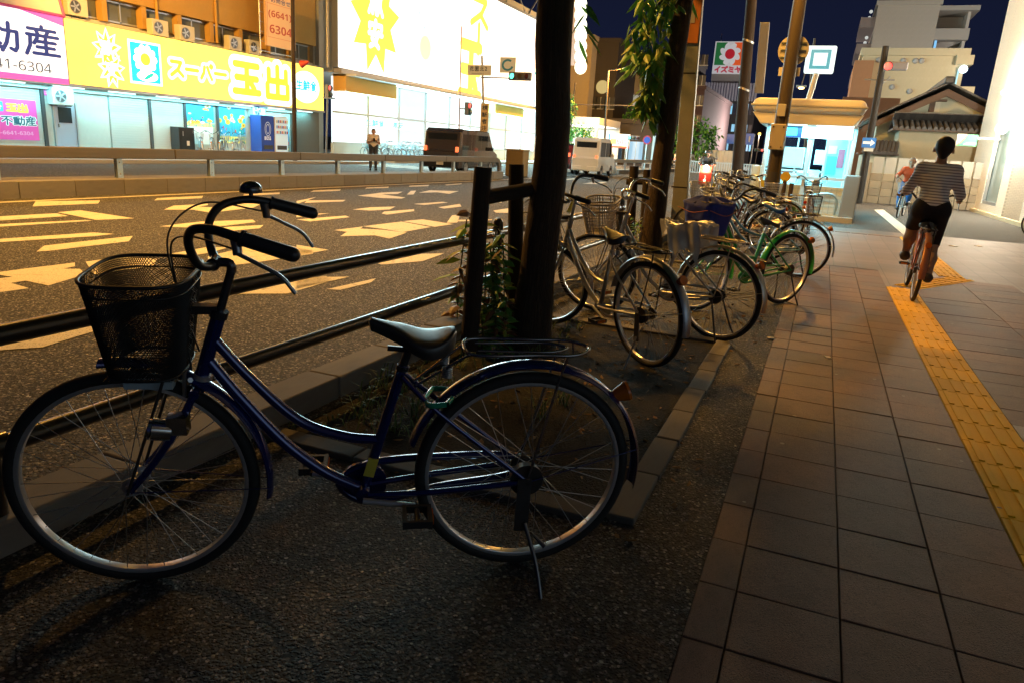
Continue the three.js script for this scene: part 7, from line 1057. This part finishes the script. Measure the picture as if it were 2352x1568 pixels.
// a rider posed on a bicycle built by makeBike: local frame of that bicycle
function rider(t, o) {
  const hip = [0.34, 0.9, 0], ch = o.chest || [0.5, 1.26, 0], nk = o.neck || [0.54, 1.38, 0], hd = o.head || [0.57, 1.53, 0], sh = 0.15, hz = 0.085;
  const knee = o.knee || [[0.62, 0.72], [0.58, 0.56]], foot = o.foot || [[0.63, 0.37], [0.35, 0.2]];
  const torso = [bone([hip[0], hip[1] + 0.04, -0.06], [hip[0], hip[1] + 0.04, 0.06], 0.104, 0.104), bone([hip[0] + 0.02, hip[1] + 0.1, 0], [ch[0] - 0.02, ch[1] - 0.06, 0], 0.105, 0.112, 0.9), bone([ch[0], ch[1] - 0.03, -0.08], [ch[0], ch[1] - 0.03, 0.08], 0.092, 0.092), bone([ch[0] + 0.02, ch[1] + 0.06, -sh], [ch[0] + 0.02, ch[1] + 0.06, sh], 0.06, 0.06)];
  const arms = [], fore = [], thighs = [], calves = [], feet = [], hands = [];
  for (const [i, s] of [[0, -1], [1, 1]]) {
    const S0 = [ch[0] + 0.02, ch[1] + 0.055, s * sh], El = o.elbow ? [o.elbow[0], o.elbow[1], s * o.elbow[2]] : [0.58, 1.12, s * 0.3], Wr = [0.72, 1.1, s * 0.27];
    arms.push(bone(S0, El, 0.046, 0.038)); fore.push(bone(El, Wr, 0.037, 0.027)); hands.push(hand([0.7, 1.115, s * 0.262], [-0.02, -0.2, s * 0.06], [1, 0, 0]));
    const K = [knee[i][0], knee[i][1], s * 0.11], A = [foot[i][0], foot[i][1] + 0.07, s * 0.12];
    thighs.push(bone([hip[0], hip[1] - 0.01, s * hz], K, 0.084, 0.058)); calves.push(bone(K, [(K[0] + A[0]) / 2 - 0.03, (K[1] + A[1]) / 2, s * 0.115], 0.058, 0.056), bone([(K[0] + A[0]) / 2 - 0.03, (K[1] + A[1]) / 2, s * 0.115], A, 0.056, 0.036)); feet.push(bone([A[0] - 0.04, A[1] - 0.05, A[2]], [A[0] + 0.15, A[1] - 0.055, A[2]], 0.04, 0.034));
  }
  const neck = [bone([ch[0] + 0.02, ch[1] + 0.05, 0], [hd[0] - 0.01, hd[1] - 0.05, 0], 0.055, 0.05)];
  const body = skin([...torso, ...arms, ...fore, ...thighs, ...calves, ...neck, ...feet], 0.014, 0.04);
  const b = part('body', merge([body, headGeo(hd, [1, 0]), ...hands]), o.skin || M.skin, t);
  part('shirt', skin(grow([...torso, ...arms, ...(o.long ? fore : [])], 0.014), 0.013, 0.04), o.shirt, b); part('trousers', skin(grow([torso[0], ...thighs, ...(o.shorts ? [] : calves)], 0.016), 0.013, 0.04), o.legs, b); part('shoes', skin(grow(feet, 0.012), 0.011, 0.02), o.shoes || M.black, b);
  hairOf(hd, [1, 0], o.hair || M.black, b, o.hairLen); part('eyes', eyesOf(hd, [1, 0]), M.black, b); return b;
}
function cyclist(bikeOpt, label, o) {
  const bk = makeBike({ ...bikeOpt, lean: bikeOpt.lean ?? 0, stand: 'none' });
  const t = thing('person', label, 'person', [bikeOpt.rear[0], 0, bikeOpt.rear[1]], bk.rotation.y); t.rotation.x = bk.rotation.x; rider(t, o); return t;
}
const stripes = canvasTex(64, 512, (g, w, h) => { g.fillStyle = 'rgb(238,236,242)'; g.fillRect(0, 0, w, h); g.fillStyle = 'rgb(130,126,142)'; for (let i = 0; i < 16; i++) g.fillRect(0, i * 32, w, 11); }, { repeat: [1, 2.2] });
{
  const w = gp(2100, 692); // rear wheel of the passing rider
  cyclist({ label: 'orange-brown bicycle ridden away by a person in a striped shirt', rear: [w.x - 0.02, w.z], dir: [0.04, -0.999], lean: -2, frame: mat([0.5, 0.14, 0.05], 0.35, 0.2), guard: mat([0.4, 0.16, 0.09], 0.4, 0.2), basket: { plain: 6, n: 40, r: 0.0024, mat: M.steel }, bar: 'wide', rackMat: M.black },
    'person in a striped shirt and dark shorts cycling away past the tactile strip', { shirt: mat(0xffffff, 0.8, 0, { map: stripes }), legs: mat([0.012, 0.012, 0.02], 0.8), shorts: true, hair: mat([0.012, 0.01, 0.012], 0.6), hairLen: 0.06, shoes: mat([0.05, 0.04, 0.04], 0.6), elbow: [0.54, 1.08, 0.25], neck: [0.5, 1.36, 0] });
  const v = gp(2058, 500);
  cyclist({ label: 'silver bicycle ridden by a person in an orange vest', rear: [v.x + 0.25, v.z - 1.0], dir: [-0.2, 0.98], lean: 2, frame: SILVER, guard: GREYGUARD, far: true, basket: { plain: 6, n: 36, r: 0.003, mat: M.steel }, bar: 'wide' },
    'person in an orange vest and blue sleeves cycling towards the viewer', { shirt: mat([0.62, 0.08, 0.015], 0.7), legs: mat([0.03, 0.14, 0.42], 0.8), hair: mat([0.25, 0.24, 0.23], 0.7) });
}
{ // person standing with a phone on the far corner
  const g = gp(857, 391), t = thing('person', 'person in pale top and dark trousers standing with a phone before the huge sign', 'person', [g.x, 0, g.z], -0.9), hd = [0.03, 1.53, 0];
  const torso = [bone([0, 0.98, -0.07], [0, 0.98, 0.07], 0.12, 0.12), bone([0, 1.02, 0], [0, 1.28, 0], 0.115, 0.13, 0.85), bone([0, 1.3, -0.1], [0, 1.3, 0.1], 0.09, 0.09), bone([0, 1.37, -0.17], [0, 1.37, 0.17], 0.06, 0.06)], arms = [bone([0, 1.37, -0.18], [-0.03, 1.1, -0.24], 0.05, 0.042), bone([0, 1.37, 0.18], [-0.03, 1.1, 0.24], 0.05, 0.042)], fore = [bone([-0.03, 1.1, -0.24], [0.2, 1.17, -0.1], 0.04, 0.03), bone([-0.03, 1.1, 0.24], [0.2, 1.17, 0.08], 0.04, 0.03)];
  const legs = [bone([0, 0.94, -0.09], [0.02, 0.5, -0.1], 0.09, 0.06), bone([0.02, 0.5, -0.1], [-0.01, 0.08, -0.1], 0.058, 0.038), bone([0, 0.94, 0.09], [0.02, 0.5, 0.11], 0.09, 0.06), bone([0.02, 0.5, 0.11], [-0.01, 0.08, 0.12], 0.058, 0.038)], feet = [bone([-0.03, 0.04, -0.1], [0.15, 0.035, -0.11], 0.04, 0.034), bone([-0.03, 0.04, 0.12], [0.15, 0.035, 0.13], 0.04, 0.034)];
  const b = part('body', merge([skin([...torso, ...arms, ...fore, ...legs, ...feet, bone([0, 1.38, 0], [0.02, 1.47, 0], 0.055, 0.05)], 0.016, 0.04), headGeo(hd, [1, 0]), hand([0.2, 1.17, -0.1], [1, 0.2, 0.3], [0, 0.2, 1]), hand([0.2, 1.17, 0.08], [1, 0.2, -0.2], [0, 0.2, 1])]), M.skin, t);
  part('shirt', skin(grow([...torso, ...arms], 0.014), 0.015, 0.04), mat([0.66, 0.6, 0.56], 0.8), b); part('trousers', skin(grow([torso[0], ...legs], 0.016), 0.015, 0.04), mat([0.04, 0.05, 0.07], 0.8), b); part('shoes', skin(grow(feet, 0.012), 0.012, 0.02), M.black, b); hairOf(hd, [1, 0], M.black, b); part('eyes', eyesOf(hd, [1, 0]), M.black, b);
  const ph = solo('phone', rbox(0.012, 0.15, 0.075, 0.004), M.black, 'phone held by the person standing before the huge sign', 'phone'); ph.position.set(g.x + Math.cos(0.9) * 0.3, 1.22, g.z + Math.sin(0.9) * 0.3); ph.rotation.set(0, -0.9, 0.5);
}
{ // motor scooter coming down the near lane
  const p = gp(1592, 428, -0.02), k = 34 / Math.hypot(p.x, p.z), x = p.x * k, z = p.z * k; const w = zp(1622, 400, -30), t = thing('motor_scooter', 'red motor scooter with glaring headlight coming down the near lane', 'scooter', [w.x, -0.02, -30], -Math.PI / 2 + 0.1);
  const red = mat([0.55, 0.04, 0.02], 0.3, 0, { clearcoat: 1 });
  for (const x0 of [-0.6, 0.62]) { const q = part('wheel', new THREE.TorusGeometry(0.2, 0.05, 10, 26).translate(x0, 0.25, 0), M.rubber, t); part('rim', new THREE.CylinderGeometry(0.15, 0.15, 0.06, 16).rotateX(Math.PI / 2).translate(x0, 0.25, 0), ALU, q); }
  part('leg_shield', slab([[0.3, 0.3], [0.42, 0.32], [0.5, 0.75], [0.42, 1.0], [0.32, 0.98], [0.38, 0.7]], 0.42, 0.03).translate(0, 0, -0.21), red, t); part('front_fender', ribbon(0.28, 0.3, 2.7, 0.07, 0.03).translate(0.62, 0.25, 0), red, t); part('floorboard', rbox(0.6, 0.12, 0.3, 0.04, 0.05, 0.3, 0), red, t); part('rear_body', rbox(0.8, 0.34, 0.32, 0.12, -0.5, 0.55, 0), mat([0.7, 0.7, 0.7], 0.4), t); part('seat', rbox(0.65, 0.12, 0.28, 0.05, -0.38, 0.77, 0), M.black, t); part('fork', rod([0.62, 0.25, 0], [0.4, 0.95, 0], 0.035, 0.03, 10), M.steel, t); part('handlebar', tube([[0.32, 1.08, -0.32], [0.38, 1.06, -0.1], [0.38, 1.06, 0.1], [0.32, 1.08, 0.32]], 0.018, 16, 8), M.black, t);
  part('headlight', ball(0.12, 0.47, 0.95, 0, 0.7, 1, 1), glow([1, 0.9, 0.8], 6), t); const hp = V(0.58, 0.95, 0).applyAxisAngle(UPV, -Math.PI / 2 + 0.1).add(V(w.x, 0, -30)); pointLight(hp.toArray(), lin(1, 0.9, 0.75), 14, 4); for (const s of [-1, 1]) part('mirror', [rod([0.34, 1.08, s * 0.25], [0.34, 1.28, s * 0.32], 0.008, 0.008, 6), ball(0.06, 0.34, 1.3, s * 0.33, 0.3, 0.8, 1, 10)], M.darkSteel, t);
  const b = thing('person', 'helmeted rider in dark jacket on the red motor scooter', 'person', [w.x, -0.02, -30], -Math.PI / 2 + 0.1), hd = [-0.14, 1.5, 0];
  const torso = [bone([-0.32, 0.9, -0.07], [-0.32, 0.9, 0.07], 0.13, 0.13), bone([-0.3, 0.96, 0], [-0.2, 1.24, 0], 0.125, 0.135, 0.85), bone([-0.19, 1.3, -0.17], [-0.19, 1.3, 0.17], 0.07, 0.07)], arms = [-1, 1].flatMap((s) => [bone([-0.19, 1.3, s * 0.18], [0.04, 1.1, s * 0.27], 0.06, 0.05), bone([0.04, 1.1, s * 0.27], [0.27, 1.1, s * 0.29], 0.048, 0.035)]), legs = [-1, 1].flatMap((s) => [bone([-0.32, 0.88, s * 0.09], [0.12, 0.8, s * 0.14], 0.1, 0.068), bone([0.12, 0.8, s * 0.14], [0.1, 0.44, s * 0.12], 0.064, 0.042)]), feet = [-1, 1].map((s) => bone([0.06, 0.41, s * 0.12], [0.24, 0.4, s * 0.12], 0.042, 0.036));
  const bd = part('body', merge([skin([...torso, ...arms, ...legs, ...feet, bone([-0.18, 1.3, 0], [-0.15, 1.44, 0], 0.06, 0.055)], 0.016, 0.04), headGeo(hd, [1, 0], 1, 0.008), ...[-1, 1].map((s) => hand([0.27, 1.1, s * 0.29], [1, -0.2, 0], [0, 0, s]))]), M.skin, b); part('jacket', skin(grow([...torso, ...arms], 0.014), 0.016, 0.04), mat([0.04, 0.06, 0.09], 0.7), bd); part('trousers', skin(grow([torso[0], ...legs], 0.014), 0.016, 0.04), mat([0.14, 0.24, 0.34], 0.8), bd); part('shoes', skin(grow(feet, 0.012), 0.013, 0.02), M.black, bd); part('helmet', new THREE.SphereGeometry(0.145, 20, 12, 0, 7, 0, 1.75).translate(hd[0] - 0.01, hd[1] + 0.02, 0), mat([0.05, 0.06, 0.07], 0.15, 0.2, { clearcoat: 1 }), bd);
}
// ---------- bicycles across the road and at the right edge ----------
{
  const paints = [[0.12, 0.4, 0.55], [0.4, 0.42, 0.44], [0.1, 0.1, 0.12], [0.3, 0.32, 0.33]].map((c) => mat(c, 0.35, 0.4)), protos = [];
  const far = (label, group, x, z, dir, k) => { if (!protos[k]) { protos[k] = makeBike({ label, group, rear: [x, z], dir, frame: paints[k], guard: GREYGUARD, far: true, stand: 'centre', lean: 2, basket: { plain: 5, n: 30, r: 0.004, mat: M.steel }, bar: 'wide' }); protos[k].position.y = 0.1; return; } const c = copy(protos[k], [x, 0.1, z], Math.atan2(-dir[1], dir[0]), label, group); c.rotation.x = protos[k].rotation.x; };
  const g1 = 'bicycles parked before the mural', g2 = 'bicycles parked before the supermarket';
  [[452, 0], [475, 1], [496, 2], [528, 3]].forEach(([u, k], i) => far(['light blue', 'grey', 'black', 'pale silver'][i] + ' bicycle parked on the far sidewalk before the sunflower mural', g1, FX + 1.3, xp(u, 340, FX + 1.0).z, [-0.75 + 0.1 * i, -0.66 - 0.1 * i], k));
  for (let i = 0; i < 13; i++) far('bicycle in the row parked before the supermarket window', g2, FX + 2.2 + (i % 3) * 0.15, -36.2 - i * 0.85, [-0.93, 0.36 * (i % 2 ? 1 : -0.6)], (i * 3) % 4);
  for (const [u, v, l] of [[2345, 545, 'black bicycle with front wheel showing beside the white building'], [2352, 560, 'second black bicycle leaning by the white building entrance']]) { const p = gp(u, v), n = u === 2345 ? 0.2 : 0.75; makeBike({ label: l, rear: [p.x + 1.3 + n * 0.1, p.z + 0.3 + n], dir: [-0.97, -0.2], frame: M.black, guard: mat([0.05, 0.05, 0.06], 0.4, 0.4), far: true, stand: 'centre', bar: 'wide', noFrontGuard: true }); }
}
scene.traverse((o) => { if (o.isMesh) o.castShadow = o.receiveShadow = true; });
renderer.render(scene, camera);
